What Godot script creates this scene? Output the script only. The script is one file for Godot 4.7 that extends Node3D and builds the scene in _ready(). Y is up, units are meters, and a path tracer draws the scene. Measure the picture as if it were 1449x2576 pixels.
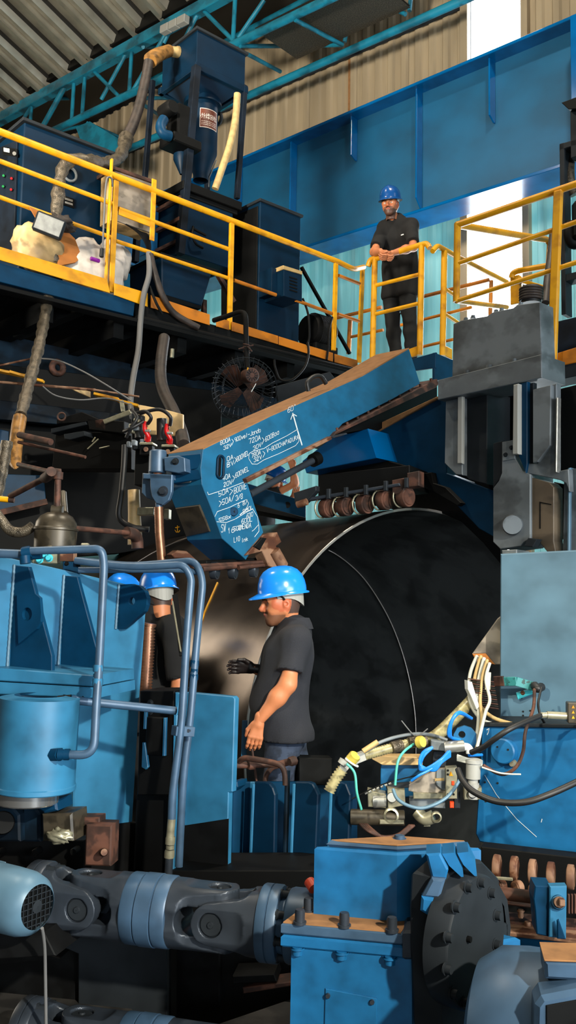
extends Node3D
# Spiral pipe mill seen from the shop floor. Helpers first, then the setting, then the machines, then the people.
const FOCAL := 2300.0
const EYE := Vector3(0, 1.65, 0)
var view: Basis
var M := {}
var things: Array[Node3D] = []
var wpos := {}
var used := {}
var shared := {}
var rng := RandomNumberGenerator.new()

class MB:
	var v := PackedVector3Array()
	var n := PackedVector3Array()
	var c := PackedColorArray()
	var tint := Color.WHITE
	func tri(a: Vector3, b: Vector3, d: Vector3, na: Vector3, nb: Vector3, nd: Vector3) -> void:
		if (b - a).cross(d - a).dot(na + nb + nd) > 0.0:
			v.append(a); v.append(d); v.append(b); n.append(na); n.append(nd); n.append(nb)
		else:
			v.append(a); v.append(b); v.append(d); n.append(na); n.append(nb); n.append(nd)
		c.append(tint); c.append(tint); c.append(tint)
	func quad(a: Vector3, b: Vector3, d: Vector3, e: Vector3, nn: Vector3) -> void:
		tri(a, b, d, nn, nn, nn); tri(a, d, e, nn, nn, nn)
	func squad(a: Vector3, b: Vector3, d: Vector3, e: Vector3, na: Vector3, nb: Vector3, nd: Vector3, ne: Vector3) -> void:
		tri(a, b, d, na, nb, nd); tri(a, d, e, na, nd, ne)
	func flat(a: Vector3, b: Vector3, d: Vector3, outward: Vector3) -> void:
		var nn := (b - a).cross(d - a).normalized()
		if nn.dot(outward) < 0.0: nn = -nn
		tri(a, b, d, nn, nn, nn)
	func box(t: Transform3D, s: Vector3, ch := 0.004) -> void:
		var h := s * 0.5
		ch = minf(ch, minf(h.x, minf(h.y, h.z)) * 0.8)
		for ax in 3:
			var a1 := (ax + 1) % 3
			var a2 := (ax + 2) % 3
			for sg in [-1.0, 1.0]:
				var q := []
				for k in [[-1, -1], [1, -1], [1, 1], [-1, 1]]:
					var p := Vector3()
					p[ax] = sg * h[ax]; p[a1] = k[0] * (h[a1] - ch); p[a2] = k[1] * (h[a2] - ch)
					q.append(t * p)
				var nn := Vector3(); nn[ax] = sg
				quad(q[0], q[1], q[2], q[3], (t.basis * nn).normalized())
			if ch > 0.0:
				for s1 in [-1.0, 1.0]:
					for s2 in [-1.0, 1.0]:
						var q := []
						for e in [[0, -1], [0, 1], [1, 1], [1, -1]]:
							var p := Vector3()
							p[ax] = e[1] * (h[ax] - ch)
							p[a1] = s1 * (h[a1] - (ch if e[0] == 1 else 0.0)); p[a2] = s2 * (h[a2] - (ch if e[0] == 0 else 0.0))
							q.append(t * p)
						var nn := Vector3(); nn[a1] = s1; nn[a2] = s2
						quad(q[0], q[1], q[2], q[3], (t.basis * nn).normalized())
		if ch > 0.0:
			for sx in [-1.0, 1.0]:
				for sy in [-1.0, 1.0]:
					for sz in [-1.0, 1.0]:
						var o := Vector3(sx, sy, sz)
						flat(t * (o * (h - Vector3(0, ch, ch))), t * (o * (h - Vector3(ch, 0, ch))), t * (o * (h - Vector3(ch, ch, 0))), t.basis * o)
	# polygon in the frame's xy plane, from z0 (back) to z1 (front), edges of the front face chamfered
	func prism(t: Transform3D, p: PackedVector2Array, z0: float, z1: float, ch := 0.004) -> void:
		if Geometry2D.is_polygon_clockwise(p): p.reverse()
		var k := p.size()
		var ins := PackedVector2Array()
		var nrm := []
		for i in k:
			nrm.append((p[(i + 1) % k] - p[i]).orthogonal().normalized() * -1.0)
		var cen := Vector2()
		for q in p: cen += q / k
		for i in k:
			var a: Vector2 = nrm[(i + k - 1) % k]
			var b: Vector2 = nrm[i]
			var m := a + b
			if m.length() < 0.3: m = a
			m = m / maxf(m.dot(a), 0.4)
			ins.append(p[i] - m * ch)
		var test := Geometry2D.is_point_in_polygon(p[0] - nrm[0] * 0.0001 + (p[1] - p[0]) * 0.5, p)
		if not test:
			for i in k: ins[i] = p[i] * 2.0 - ins[i]
			for i in k: nrm[i] = -nrm[i]
		var idx := Geometry2D.triangulate_polygon(ins)
		if idx.is_empty():
			ins = p; ch = 0.0; idx = Geometry2D.triangulate_polygon(p)
		var nf := t.basis.z.normalized()
		for i in range(0, idx.size(), 3):
			var a := ins[idx[i]]; var b := ins[idx[i + 1]]; var d := ins[idx[i + 2]]
			tri(t * Vector3(a.x, a.y, z1), t * Vector3(b.x, b.y, z1), t * Vector3(d.x, d.y, z1), nf, nf, nf)
			tri(t * Vector3(a.x, a.y, z0), t * Vector3(b.x, b.y, z0), t * Vector3(d.x, d.y, z0), -nf, -nf, -nf)
		for i in k:
			var j := (i + 1) % k
			var nn2: Vector2 = nrm[i]
			var ns := (t.basis * Vector3(nn2.x, nn2.y, 0)).normalized()
			quad(t * Vector3(p[i].x, p[i].y, z0 + ch), t * Vector3(p[j].x, p[j].y, z0 + ch), t * Vector3(p[j].x, p[j].y, z1 - ch), t * Vector3(p[i].x, p[i].y, z1 - ch), ns)
			if ch > 0.0:
				quad(t * Vector3(p[i].x, p[i].y, z1 - ch), t * Vector3(p[j].x, p[j].y, z1 - ch), t * Vector3(ins[j].x, ins[j].y, z1), t * Vector3(ins[i].x, ins[i].y, z1), (ns + nf).normalized())
				quad(t * Vector3(p[i].x, p[i].y, z0 + ch), t * Vector3(p[j].x, p[j].y, z0 + ch), t * Vector3(ins[j].x, ins[j].y, z0), t * Vector3(ins[i].x, ins[i].y, z0), (ns - nf).normalized())
	# profile of (radius, height) turned about the frame's y axis; sharp corners kept flat
	func lathe(t: Transform3D, prof: Array, seg := 24, a0 := 0.0, a1 := TAU) -> void:
		for i in prof.size() - 1:
			var p: Vector2 = prof[i]
			var q: Vector2 = prof[i + 1]
			var e := q - p
			if e.length() < 1e-6: continue
			var s := Vector2(e.y, -e.x).normalized()
			var sp := s
			var sq := s
			if i > 0:
				var e0: Vector2 = p - prof[i - 1]
				var s0 := Vector2(e0.y, -e0.x).normalized()
				if s0.dot(s) > 0.8: sp = (s0 + s).normalized()
			if i < prof.size() - 2:
				var e2: Vector2 = prof[i + 2] - q
				var s2 := Vector2(e2.y, -e2.x).normalized()
				if s2.dot(s) > 0.8: sq = (s2 + s).normalized()
			for k in seg:
				var u := a0 + (a1 - a0) * k / seg
				var w := a0 + (a1 - a0) * (k + 1) / seg
				var cu := Vector3(cos(u), 0, sin(u)); var cw := Vector3(cos(w), 0, sin(w))
				var up := Vector3.UP
				squad(t * (cu * p.x + up * p.y), t * (cw * p.x + up * p.y), t * (cw * q.x + up * q.y), t * (cu * q.x + up * q.y),
					(t.basis * (cu * sp.x + up * sp.y)).normalized(), (t.basis * (cw * sp.x + up * sp.y)).normalized(), (t.basis * (cw * sq.x + up * sq.y)).normalized(), (t.basis * (cu * sq.x + up * sq.y)).normalized())
	# round bar along points, radius fixed or one per point
	func tube(p: PackedVector3Array, r: Variant, seg := 10, caps := true) -> void:
		var k := p.size()
		var tan0 := (p[1] - p[0]).normalized()
		var side := tan0.cross(Vector3.UP if absf(tan0.y) < 0.9 else Vector3.RIGHT).normalized()
		var pc := []
		var pn := []
		for i in k:
			var tg := (p[mini(i + 1, k - 1)] - p[maxi(i - 1, 0)]).normalized()
			side = (side - tg * side.dot(tg)).normalized()
			var up := tg.cross(side)
			var ri: float = r if r is float else r[i]
			var rc := []
			var rn := []
			for j in seg:
				var a := TAU * j / seg
				var d := side * cos(a) + up * sin(a)
				rn.append(d); rc.append(p[i] + d * ri)
			pc.append(rc); pn.append(rn)
		for i in k - 1:
			for j in seg:
				var m := (j + 1) % seg
				squad(pc[i][j], pc[i][m], pc[i + 1][m], pc[i + 1][j], pn[i][j], pn[i][m], pn[i + 1][m], pn[i + 1][j])
		if caps:
			for e in [0, k - 1]:
				var out: Vector3 = (p[0] - p[1]).normalized() if e == 0 else (p[k - 1] - p[k - 2]).normalized()
				for j in seg:
					tri(p[e], pc[e][j], pc[e][(j + 1) % seg], out, out, out)
	func cyl(a: Vector3, b: Vector3, r: float, seg := 16, ch := 0.0) -> void:
		var d := (b - a).normalized()
		if ch > 0.0:
			tube(PackedVector3Array([a, a + d * 0.0001, a + d * ch, b - d * ch, b - d * 0.0001, b]), [r - ch, r - ch, r, r, r - ch, r - ch], seg)
		else:
			tube(PackedVector3Array([a, b]), r, seg)
	# square bar between two points
	func bar(a: Vector3, b: Vector3, w: float, h: float, up := Vector3.UP, ch := 0.002) -> void:
		var y := (b - a).normalized()
		var x := y.cross(up).normalized()
		if x.length() < 0.5: x = y.cross(Vector3.RIGHT).normalized()
		box(Transform3D(Basis(x, y, x.cross(y)), (a + b) * 0.5), Vector3(w, a.distance_to(b), h), ch)
	func ball(t: Transform3D, seg := 16, rings := 10) -> void:
		var pr := []
		for i in rings + 1:
			var a := -PI / 2 + PI * i / rings
			pr.append(Vector2(maxf(cos(a), 0.0001), sin(a)))
		lathe(t, pr, seg)
	func torus(t: Transform3D, R: float, r: float, seg := 24, sub := 8, a0 := 0.0, a1 := TAU) -> void:
		var p := PackedVector3Array()
		for i in seg + 1:
			var a := a0 + (a1 - a0) * i / seg
			p.append(t * Vector3(cos(a) * R, 0, sin(a) * R))
		tube(p, r, sub, a1 - a0 < TAU - 0.01)
	func add(m: MB, t: Transform3D) -> void:
		var nb := t.basis.inverse().transposed()
		var flip := t.basis.determinant() < 0.0
		for i in m.v.size():
			var j := i
			if flip and i % 3 != 0: j = i + 1 if i % 3 == 1 else i - 1
			v.append(t * m.v[j]); n.append((nb * m.n[j]).normalized()); c.append(m.c[j])
	func mesh(off: Vector3, colored := false) -> ArrayMesh:
		var arr := []
		arr.resize(Mesh.ARRAY_MAX)
		var vv := PackedVector3Array()
		vv.resize(v.size())
		for i in v.size(): vv[i] = v[i] - off
		arr[Mesh.ARRAY_VERTEX] = vv
		arr[Mesh.ARRAY_NORMAL] = n
		if colored: arr[Mesh.ARRAY_COLOR] = c
		var m := ArrayMesh.new()
		m.add_surface_from_arrays(Mesh.PRIMITIVE_TRIANGLES, arr)
		return m

# ---------- the view: pixel of the photograph -> ray -> point at a true distance or on a true plane
func ray(x: float, y: float) -> Vector3:
	return view * Vector3((x - 724.5) / FOCAL, -(y - 1288.0) / FOCAL, -1.0)
func at(x: float, y: float, d: float) -> Vector3:
	var r := ray(x, y)
	return EYE + r * (d / -r.z)
func on_y(x: float, y: float, h: float) -> Vector3:
	var r := ray(x, y)
	return EYE + r * ((h - EYE.y) / r.y)
func on_pl(x: float, y: float, p: Vector3, nn: Vector3) -> Vector3:
	var r := ray(x, y)
	return EYE + r * ((p - EYE).dot(nn) / r.dot(nn))
func hd(a: float) -> Vector3:
	return Vector3(sin(deg_to_rad(a)), 0, -cos(deg_to_rad(a)))
# an upright frame through a point: x runs along the heading, y up, z towards the viewer
func fr(x: float, y: float, d: float, h: float) -> Transform3D:
	return frp(at(x, y, d), h)
func frp(p: Vector3, h: float) -> Transform3D:
	var X := hd(h)
	return Transform3D(Basis(X, Vector3.UP, X.cross(Vector3.UP)), p)
func lp(f: Transform3D, x: float, y: float, z := 0.0) -> Vector2:
	var w := on_pl(x, y, f.origin + f.basis.z * z, f.basis.z)
	var q := f.affine_inverse() * w
	return Vector2(q.x, q.y)
func wp(f: Transform3D, x: float, y: float, z := 0.0) -> Vector3:
	return on_pl(x, y, f.origin + f.basis.z * z, f.basis.z)
func poly(f: Transform3D, a: Array, z := 0.0) -> PackedVector2Array:
	var o := PackedVector2Array()
	for i in range(0, a.size(), 2): o.append(lp(f, a[i], a[i + 1], z))
	return o
func ep(m: MB, f: Transform3D, a: Array, z1: float, th: float, ch := 0.004) -> void:
	m.prism(f, poly(f, a, z1), z1 - th, z1, ch)
func bp(m: MB, f: Transform3D, x0: float, y0: float, x1: float, y1: float, z1: float, th: float, ch := 0.004) -> void:
	var a := lp(f, x0, y0, z1); var b := lp(f, x1, y1, z1)
	m.box(f * Transform3D(Basis(), Vector3((a.x + b.x) / 2, (a.y + b.y) / 2, z1 - th / 2)), Vector3(absf(b.x - a.x), absf(b.y - a.y), th), ch)
func pts(a: Array) -> PackedVector3Array:
	var o := PackedVector3Array()
	for i in range(0, a.size(), 3): o.append(at(a[i], a[i + 1], a[i + 2]))
	return o
# smooth curve through points
func curve(p: PackedVector3Array, sub := 6) -> PackedVector3Array:
	var o := PackedVector3Array()
	var k := p.size()
	for i in k - 1:
		for s in sub:
			o.append(p[i].cubic_interpolate(p[i + 1], p[maxi(i - 1, 0)], p[mini(i + 2, k - 1)], float(s) / sub))
	o.append(p[k - 1])
	return o
# straight runs with rounded corners
func bent(p: PackedVector3Array, rad: float, sub := 6) -> PackedVector3Array:
	var o := PackedVector3Array([p[0]])
	for i in range(1, p.size() - 1):
		var a := p[i - 1] - p[i]; var b := p[i + 1] - p[i]
		var r := minf(rad, minf(a.length(), b.length()) * 0.48)
		var s := p[i] + a.normalized() * r; var e := p[i] + b.normalized() * r
		for k in sub + 1:
			var t := float(k) / sub
			o.append(s.lerp(p[i], t).lerp(p[i].lerp(e, t), t))
	o.append(p[p.size() - 1])
	return o
func resample(p: PackedVector3Array, step: float) -> PackedVector3Array:
	var cv := Curve3D.new()
	cv.bake_interval = step
	for q in p: cv.add_point(q)
	var L := cv.get_baked_length()
	var k := int(L / step)
	var o := PackedVector3Array()
	for i in k + 1: o.append(cv.sample_baked(L * i / k))
	return o
func ribbed(m: MB, p: PackedVector3Array, r: float, pitch: float, depth: float, seg := 12) -> void:
	var q := resample(p, pitch / 4.0)
	var rr := []
	for i in q.size(): rr.append(r - depth * [0.0, 0.35, 1.0, 0.35][i % 4])
	m.tube(q, rr, seg)
func up_basis(d: Vector3) -> Basis:
	var y := d.normalized()
	var x := y.cross(Vector3.FORWARD if absf(y.z) < 0.9 else Vector3.RIGHT).normalized()
	return Basis(x, y, x.cross(y))
func upt(p: Vector3, d := Vector3.UP) -> Transform3D:
	return Transform3D(up_basis(d), p)

# ---------- nodes
func numbered(s: String, parent: Node) -> String:
	var key := str(parent.get_instance_id()) + s
	used[key] = used.get(key, -1) + 1
	return s if used[key] == 0 else "%s_%03d" % [s, used[key]]
func place(o: Node3D, called: String, parent: Node3D) -> void:
	o.name = numbered(called, parent)
	parent.add_child(o, true)
func th(called: String, label: String, category: String, group := "") -> Node3D:
	var o := Node3D.new()
	place(o, called, self)
	tag(o, label, category, group)
	things.append(o)
	wpos[o] = Vector3.ZERO
	return o
func tag(o: Node3D, label: String, category: String, group := "") -> void:
	o.set_meta("label", label)
	o.set_meta("category", category)
	if group: o.set_meta("group", group)
func pt(m: MB, called: String, mt: Material, parent: Node3D = null, label := "", colored := false) -> MeshInstance3D:
	var o := MeshInstance3D.new()
	var par: Node3D = parent if parent else self
	var lo := m.v[0]; var hi := m.v[0]
	for q in m.v:
		lo = lo.min(q); hi = hi.max(q)
	var cen := Vector3((lo.x + hi.x) / 2, lo.y, (lo.z + hi.z) / 2)
	o.mesh = m.mesh(cen, colored)
	o.material_override = mt
	o.position = cen - wpos.get(par, Vector3.ZERO)
	wpos[o] = cen
	if label: o.set_meta("label", label)
	place(o, called, par)
	return o
func one(m: MB, called: String, mt: Material, label: String, category: String, group := "") -> MeshInstance3D:
	var o := pt(m, called, mt)
	tag(o, label, category, group)
	return o
func st(m: MB, called: String, mt: Material, parent: Node3D = null) -> MeshInstance3D:
	var o := pt(m, called, mt, parent)
	if parent == null: o.set_meta("kind", "structure")
	return o
# hexagon bolt head (or round cap screw) as its own part; alike bolts share a mesh
func bolt(parent: Node3D, p: Vector3, d: Vector3, r: float, h: float, mt: Material, called := "bolt", seg := 6, washer := true) -> MeshInstance3D:
	var key := "%s%.4f%.4f%d%s" % [called, r, h, seg, washer]
	if not shared.has(key):
		var m := MB.new()
		if washer: m.lathe(Transform3D(), [Vector2(r * 1.3, -0.002), Vector2(r * 1.3, h * 0.15), Vector2(r * 0.8, h * 0.15)], 14)
		m.tube(PackedVector3Array([Vector3(0, -0.003, 0), Vector3(0, h * 0.85, 0), Vector3(0, h, 0)]), [r, r, r * 0.85], seg)
		if seg > 8: m.tube(PackedVector3Array([Vector3(0, h, 0), Vector3(0, h * 1.01, 0)]), r * 0.5, 6)
		shared[key] = m.mesh(Vector3.ZERO)
	var o := MeshInstance3D.new()
	o.mesh = shared[key]
	o.material_override = mt
	o.transform = Transform3D(up_basis(d), p - wpos.get(parent, Vector3.ZERO))
	place(o, called, parent)
	return o
func finish() -> void:
	for o in things:
		var lo := Vector3.ONE * 1e9; var hi := -lo
		for k in o.get_children():
			if k is MeshInstance3D:
				var b: AABB = k.transform * k.mesh.get_aabb()
				lo = lo.min(b.position); hi = hi.max(b.end)
		if lo.x > 1e8: continue
		var base := Vector3((lo.x + hi.x) / 2, lo.y, (lo.z + hi.z) / 2)
		o.position += base
		for k in o.get_children(): k.position -= base

# ---------- materials
func noise_tex(freq: float, stops: Array, cols: Array, sd: int, oct := 4, size := 512) -> NoiseTexture2D:
	var f := FastNoiseLite.new()
	f.seed = sd; f.frequency = freq; f.fractal_octaves = oct
	var g := Gradient.new()
	g.offsets = PackedFloat32Array(stops)
	g.colors = PackedColorArray(cols)
	var t := NoiseTexture2D.new()
	t.width = size; t.height = size; t.seamless = true; t.noise = f; t.color_ramp = g
	return t
func gray(a: float) -> Color: return Color(a, a, a)
func mat(key: String, col: Color, rough: float, metal := 0.0, tex: Texture2D = null, sc := Vector3.ONE, bump: Texture2D = null, bs := 0.1) -> StandardMaterial3D:
	var m := StandardMaterial3D.new()
	m.albedo_color = col; m.roughness = rough; m.metallic = metal
	if tex:
		m.albedo_texture = tex
		m.uv1_triplanar = true; m.uv1_world_triplanar = true; m.uv1_scale = sc
	if bump:
		m.heightmap_enabled = true; m.heightmap_texture = bump; m.heightmap_scale = bs
		m.uv1_triplanar = true; m.uv1_world_triplanar = true; m.uv1_scale = sc
	M[key] = m
	return m
func make_materials() -> void:
	var soft := noise_tex(0.012, [0.0, 0.5, 1.0], [gray(0.72), gray(0.9), gray(1.0)], 3)
	var patch := noise_tex(0.008, [0.0, 0.38, 0.5, 1.0], [gray(0.42), gray(0.7), gray(0.95), gray(1.0)], 8, 5)
	var grease := noise_tex(0.015, [0.0, 0.45, 0.62, 1.0], [gray(0.3), gray(0.55), gray(0.9), gray(1.0)], 12, 5)
	var rust := noise_tex(0.01, [0.0, 0.42, 0.5, 0.62, 1.0], [Color(0.45, 0.3, 0.2), Color(0.6, 0.45, 0.33), Color(0.9, 0.85, 0.8), gray(1.0), gray(0.95)], 21, 5)
	var chip := noise_tex(0.02, [0.0, 0.3, 0.36, 1.0], [Color(0.3, 0.26, 0.24), Color(0.5, 0.45, 0.42), gray(0.95), gray(1.0)], 33, 5)
	var fine := noise_tex(0.06, [0.0, 1.0], [gray(0.25), gray(0.8)], 5, 3)
	var weave := noise_tex(0.1, [0.0, 0.5, 1.0], [gray(0.7), gray(0.9), gray(1.0)], 40, 2)
	mat("blue", Color(0.19, 0.47, 0.63), 0.42, 0.0, soft, Vector3.ONE * 0.9)
	mat("blue_worn", Color(0.1, 0.41, 0.62), 0.38, 0.0, soft, Vector3.ONE * 1.3)
	mat("blue_deep", Color(0.03, 0.23, 0.36), 0.45, 0.0, soft, Vector3.ONE * 0.8)
	mat("blue_arm", Color(0.05, 0.38, 0.54), 0.5, 0.0, soft, Vector3.ONE * 1.1)
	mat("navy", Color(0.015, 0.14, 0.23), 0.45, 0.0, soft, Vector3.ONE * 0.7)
	mat("navy_dirty", Color(0.07, 0.11, 0.16), 0.6, 0.0, patch, Vector3.ONE * 0.6)
	mat("cyan", Color(0.05, 0.5, 0.62), 0.5, 0.0, patch, Vector3.ONE * 0.5)
	mat("girder", Color(0.0, 0.31, 0.46), 0.5, 0.0, soft, Vector3.ONE * 0.25)
	mat("girder_edge", Color(0.0, 0.34, 0.58), 0.16, 0.0, soft, Vector3.ONE * 0.3)
	mat("yellow", Color(0.9, 0.64, 0.03), 0.42, 0.0, noise_tex(0.012, [0.0, 0.3, 0.45, 1.0], [Color(0.55, 0.48, 0.42), Color(0.85, 0.8, 0.75), gray(0.97), gray(1.0)], 35, 4), Vector3.ONE * 0.7)
	mat("yellow_old_shaded", Color(0.8, 0.47, 0.05), 0.5, 0.0, patch, Vector3.ONE * 0.5)  # duller orange-yellow; on the toe boards it stands in for shade
	mat("steel", Color(0.23, 0.26, 0.3), 0.4, 0.35, soft, Vector3.ONE * 1.2)
	mat("steel_blue", Color(0.27, 0.38, 0.49), 0.42, 0.15, soft, Vector3.ONE * 1.2)
	mat("gray_paint", Color(0.45, 0.48, 0.5), 0.5, 0.1, patch, Vector3.ONE * 0.7)
	mat("gray_blue", Color(0.37, 0.51, 0.6), 0.42, 0.1, soft, Vector3.ONE * 0.6)
	mat("gray_dark", Color(0.16, 0.18, 0.2), 0.55, 0.1, soft, Vector3.ONE * 0.8)
	mat("black", Color(0.03, 0.033, 0.036), 0.6, 0.0, soft, Vector3.ONE)
	mat("soot", Color(0.06, 0.066, 0.072), 0.7, 0.0, grease, Vector3.ONE * 0.6)
	mat("soot_blue", Color(0.06, 0.15, 0.22), 0.6, 0.0, grease, Vector3.ONE * 0.5)
	mat("rubber", Color(0.08, 0.08, 0.085), 0.5)
	mat("cable_gray", Color(0.4, 0.4, 0.4), 0.5)
	mat("chrome", Color(0.8, 0.8, 0.8), 0.18, 0.9)
	mat("bright", Color(0.7, 0.7, 0.68), 0.35, 0.6, soft, Vector3.ONE * 2.0)
	mat("zinc", Color(0.68, 0.66, 0.56), 0.35, 0.5, soft, Vector3.ONE * 3.0)
	mat("copper", Color(0.58, 0.4, 0.3), 0.32, 0.65, soft, Vector3.ONE * 3.0)
	mat("rust", Color(0.4, 0.25, 0.19), 0.7, 0.1, grease, Vector3.ONE * 1.2)
	mat("rust_light", Color(0.55, 0.42, 0.33), 0.65, 0.1, rust, Vector3.ONE * 1.4)
	mat("dust", Color(0.62, 0.44, 0.27), 0.95, 0.0, soft, Vector3.ONE * 1.5)
	mat("pipe_out", Color(0.46, 0.42, 0.39), 0.27, 0.85, noise_tex(0.01, [0.0, 0.5, 1.0], [gray(0.6), gray(0.9), gray(1.0)], 61, 4), Vector3(0.5, 0.5, 0.5))
	mat("tan_gray", Color(0.44, 0.38, 0.31), 0.55, 0.1, patch, Vector3.ONE * 0.7)
	mat("pipe_in", Color(0.33, 0.345, 0.35), 0.6, 0.1, patch, Vector3.ONE * 0.5)
	mat("weld", Color(0.62, 0.6, 0.58), 0.35, 0.6)
	mat("chalk", Color(0.74, 0.78, 0.8), 0.95)
	mat("cream", Color(0.86, 0.72, 0.5), 0.5, 0.0, patch, Vector3.ONE * 0.8)
	mat("box_gray", Color(0.62, 0.58, 0.53), 0.5, 0.1, patch, Vector3.ONE * 1.0)
	mat("sack", Color(0.86, 0.82, 0.78), 0.85, 0.0, soft, Vector3.ONE * 1.2)
	mat("card", Color(0.72, 0.44, 0.18), 0.85, 0.0, soft, Vector3.ONE)
	mat("tape", Color(0.62, 0.44, 0.22), 0.4, 0.0, patch, Vector3.ONE * 3.0)
	mat("foil", Color(0.42, 0.38, 0.32), 0.35, 0.45, patch, Vector3.ONE * 4.0, fine, 0.6)
	mat("hose_dark", Color(0.2, 0.16, 0.14), 0.6, 0.0, patch, Vector3.ONE * 3.0)
	mat("hose_tan", Color(0.76, 0.64, 0.42), 0.6, 0.0, soft, Vector3.ONE * 2.0)
	mat("hose_clear", Color(0.66, 0.62, 0.45), 0.35, 0.0, patch, Vector3.ONE * 4.0)
	mat("cable_white", Color(0.72, 0.72, 0.68), 0.45)
	mat("hose_blue", Color(0.1, 0.48, 0.85), 0.35)
	mat("clamp_yellow", Color(0.78, 0.7, 0.3), 0.35)
	mat("hose_teal", Color(0.3, 0.68, 0.62), 0.4)
	mat("teal", Color(0.2, 0.52, 0.53), 0.45, 0.0, chip, Vector3.ONE * 2.0)
	mat("turquoise", Color(0.25, 0.72, 0.78), 0.4)
	mat("red", Color(0.72, 0.06, 0.08), 0.35)
	mat("green", Color(0.05, 0.5, 0.25), 0.4)
	mat("orange", Color(0.85, 0.25, 0.08), 0.45)
	mat("purple", Color(0.5, 0.12, 0.55), 0.3)
	mat("white", Color(0.85, 0.86, 0.85), 0.5)
	mat("tank", Color(0.3, 0.27, 0.22), 0.38, 0.3, patch, Vector3.ONE * 2.0)
	mat("helmet", Color(0.1, 0.52, 0.95), 0.22)
	mat("helmet_dark", Color(0.04, 0.26, 0.5), 0.25)
	mat("liner", Color(0.6, 0.6, 0.58), 0.6)
	mat("shirt", Color(0.13, 0.14, 0.175), 0.9, 0.0, weave, Vector3.ONE * 3.0)
	mat("shirt_black", Color(0.05, 0.05, 0.058), 0.9, 0.0, weave, Vector3.ONE * 3.0)
	mat("jeans", Color(0.22, 0.27, 0.36), 0.9, 0.0, patch, Vector3.ONE * 3.0)
	mat("trousers", Color(0.055, 0.062, 0.072), 0.9, 0.0, weave, Vector3.ONE * 3.0)
	mat("hair", Color(0.07, 0.055, 0.045), 0.7)
	mat("glove", Color(0.08, 0.055, 0.06), 0.8)
	for k in ["navy", "navy_dirty", "black", "soot", "soot_blue", "blue_deep", "gray_dark"]: M[k].metallic_specular = 0.28
	var sk := mat("skin", Color.WHITE, 0.5)
	sk.vertex_color_use_as_albedo = true
	mat("wall", Color(0.7, 0.63, 0.52), 0.55, 0.15, noise_tex(0.01, [0.0, 0.45, 0.6, 1.0], [gray(0.8), gray(0.9), gray(0.97), gray(1.0)], 71, 5), Vector3(0.5, 0.05, 0.5))
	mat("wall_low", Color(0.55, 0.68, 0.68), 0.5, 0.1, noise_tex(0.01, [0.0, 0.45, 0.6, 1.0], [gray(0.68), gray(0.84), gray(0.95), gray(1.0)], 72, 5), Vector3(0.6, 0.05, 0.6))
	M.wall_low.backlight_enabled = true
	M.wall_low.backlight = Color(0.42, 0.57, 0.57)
	mat("roof", Color(0.86, 0.83, 0.76), 0.28, 0.75, soft, Vector3.ONE * 0.4)
	mat("roof_dark", Color(0.17, 0.165, 0.16), 0.5, 0.3)
	mat("grating", Color(0.45, 0.43, 0.38), 0.6, 0.2, fine, Vector3.ONE * 1.5)
	mat("concrete", Color(0.2, 0.19, 0.18), 0.8, 0.0, grease, Vector3.ONE * 0.5)
# ---------- smooth solids: a distance field meshed as surface nets
class Field:
	var a := PackedVector3Array()
	var ba := PackedVector3Array()
	var inv := PackedFloat32Array()
	var ra := PackedFloat32Array()
	var dr := PackedFloat32Array()
	var k := 0.03
	var cuts := []      # [point, normal]: keep what lies behind the plane
	var extra = null
	func cap(p: Vector3, q: Vector3, r0: float, r1: float) -> void:
		a.append(p); ba.append(q - p); inv.append(1.0 / maxf((q - p).length_squared(), 1e-9)); ra.append(r0); dr.append(r1 - r0)
	func d(p: Vector3) -> float:
		var s := 1e9
		for i in a.size():
			var pa := p - a[i]
			var b := ba[i]
			var t := clampf(pa.dot(b) * inv[i], 0.0, 1.0)
			var e := (pa - b * t).length() - ra[i] - dr[i] * t
			var h := k - absf(s - e)
			s = minf(s, e)
			if h > 0.0: s -= h * h / (4.0 * k)
		if extra != null: s = extra.call(p, s)
		for c in cuts: s = maxf(s, (p - c[0]).dot(c[1]))
		return s
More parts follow.
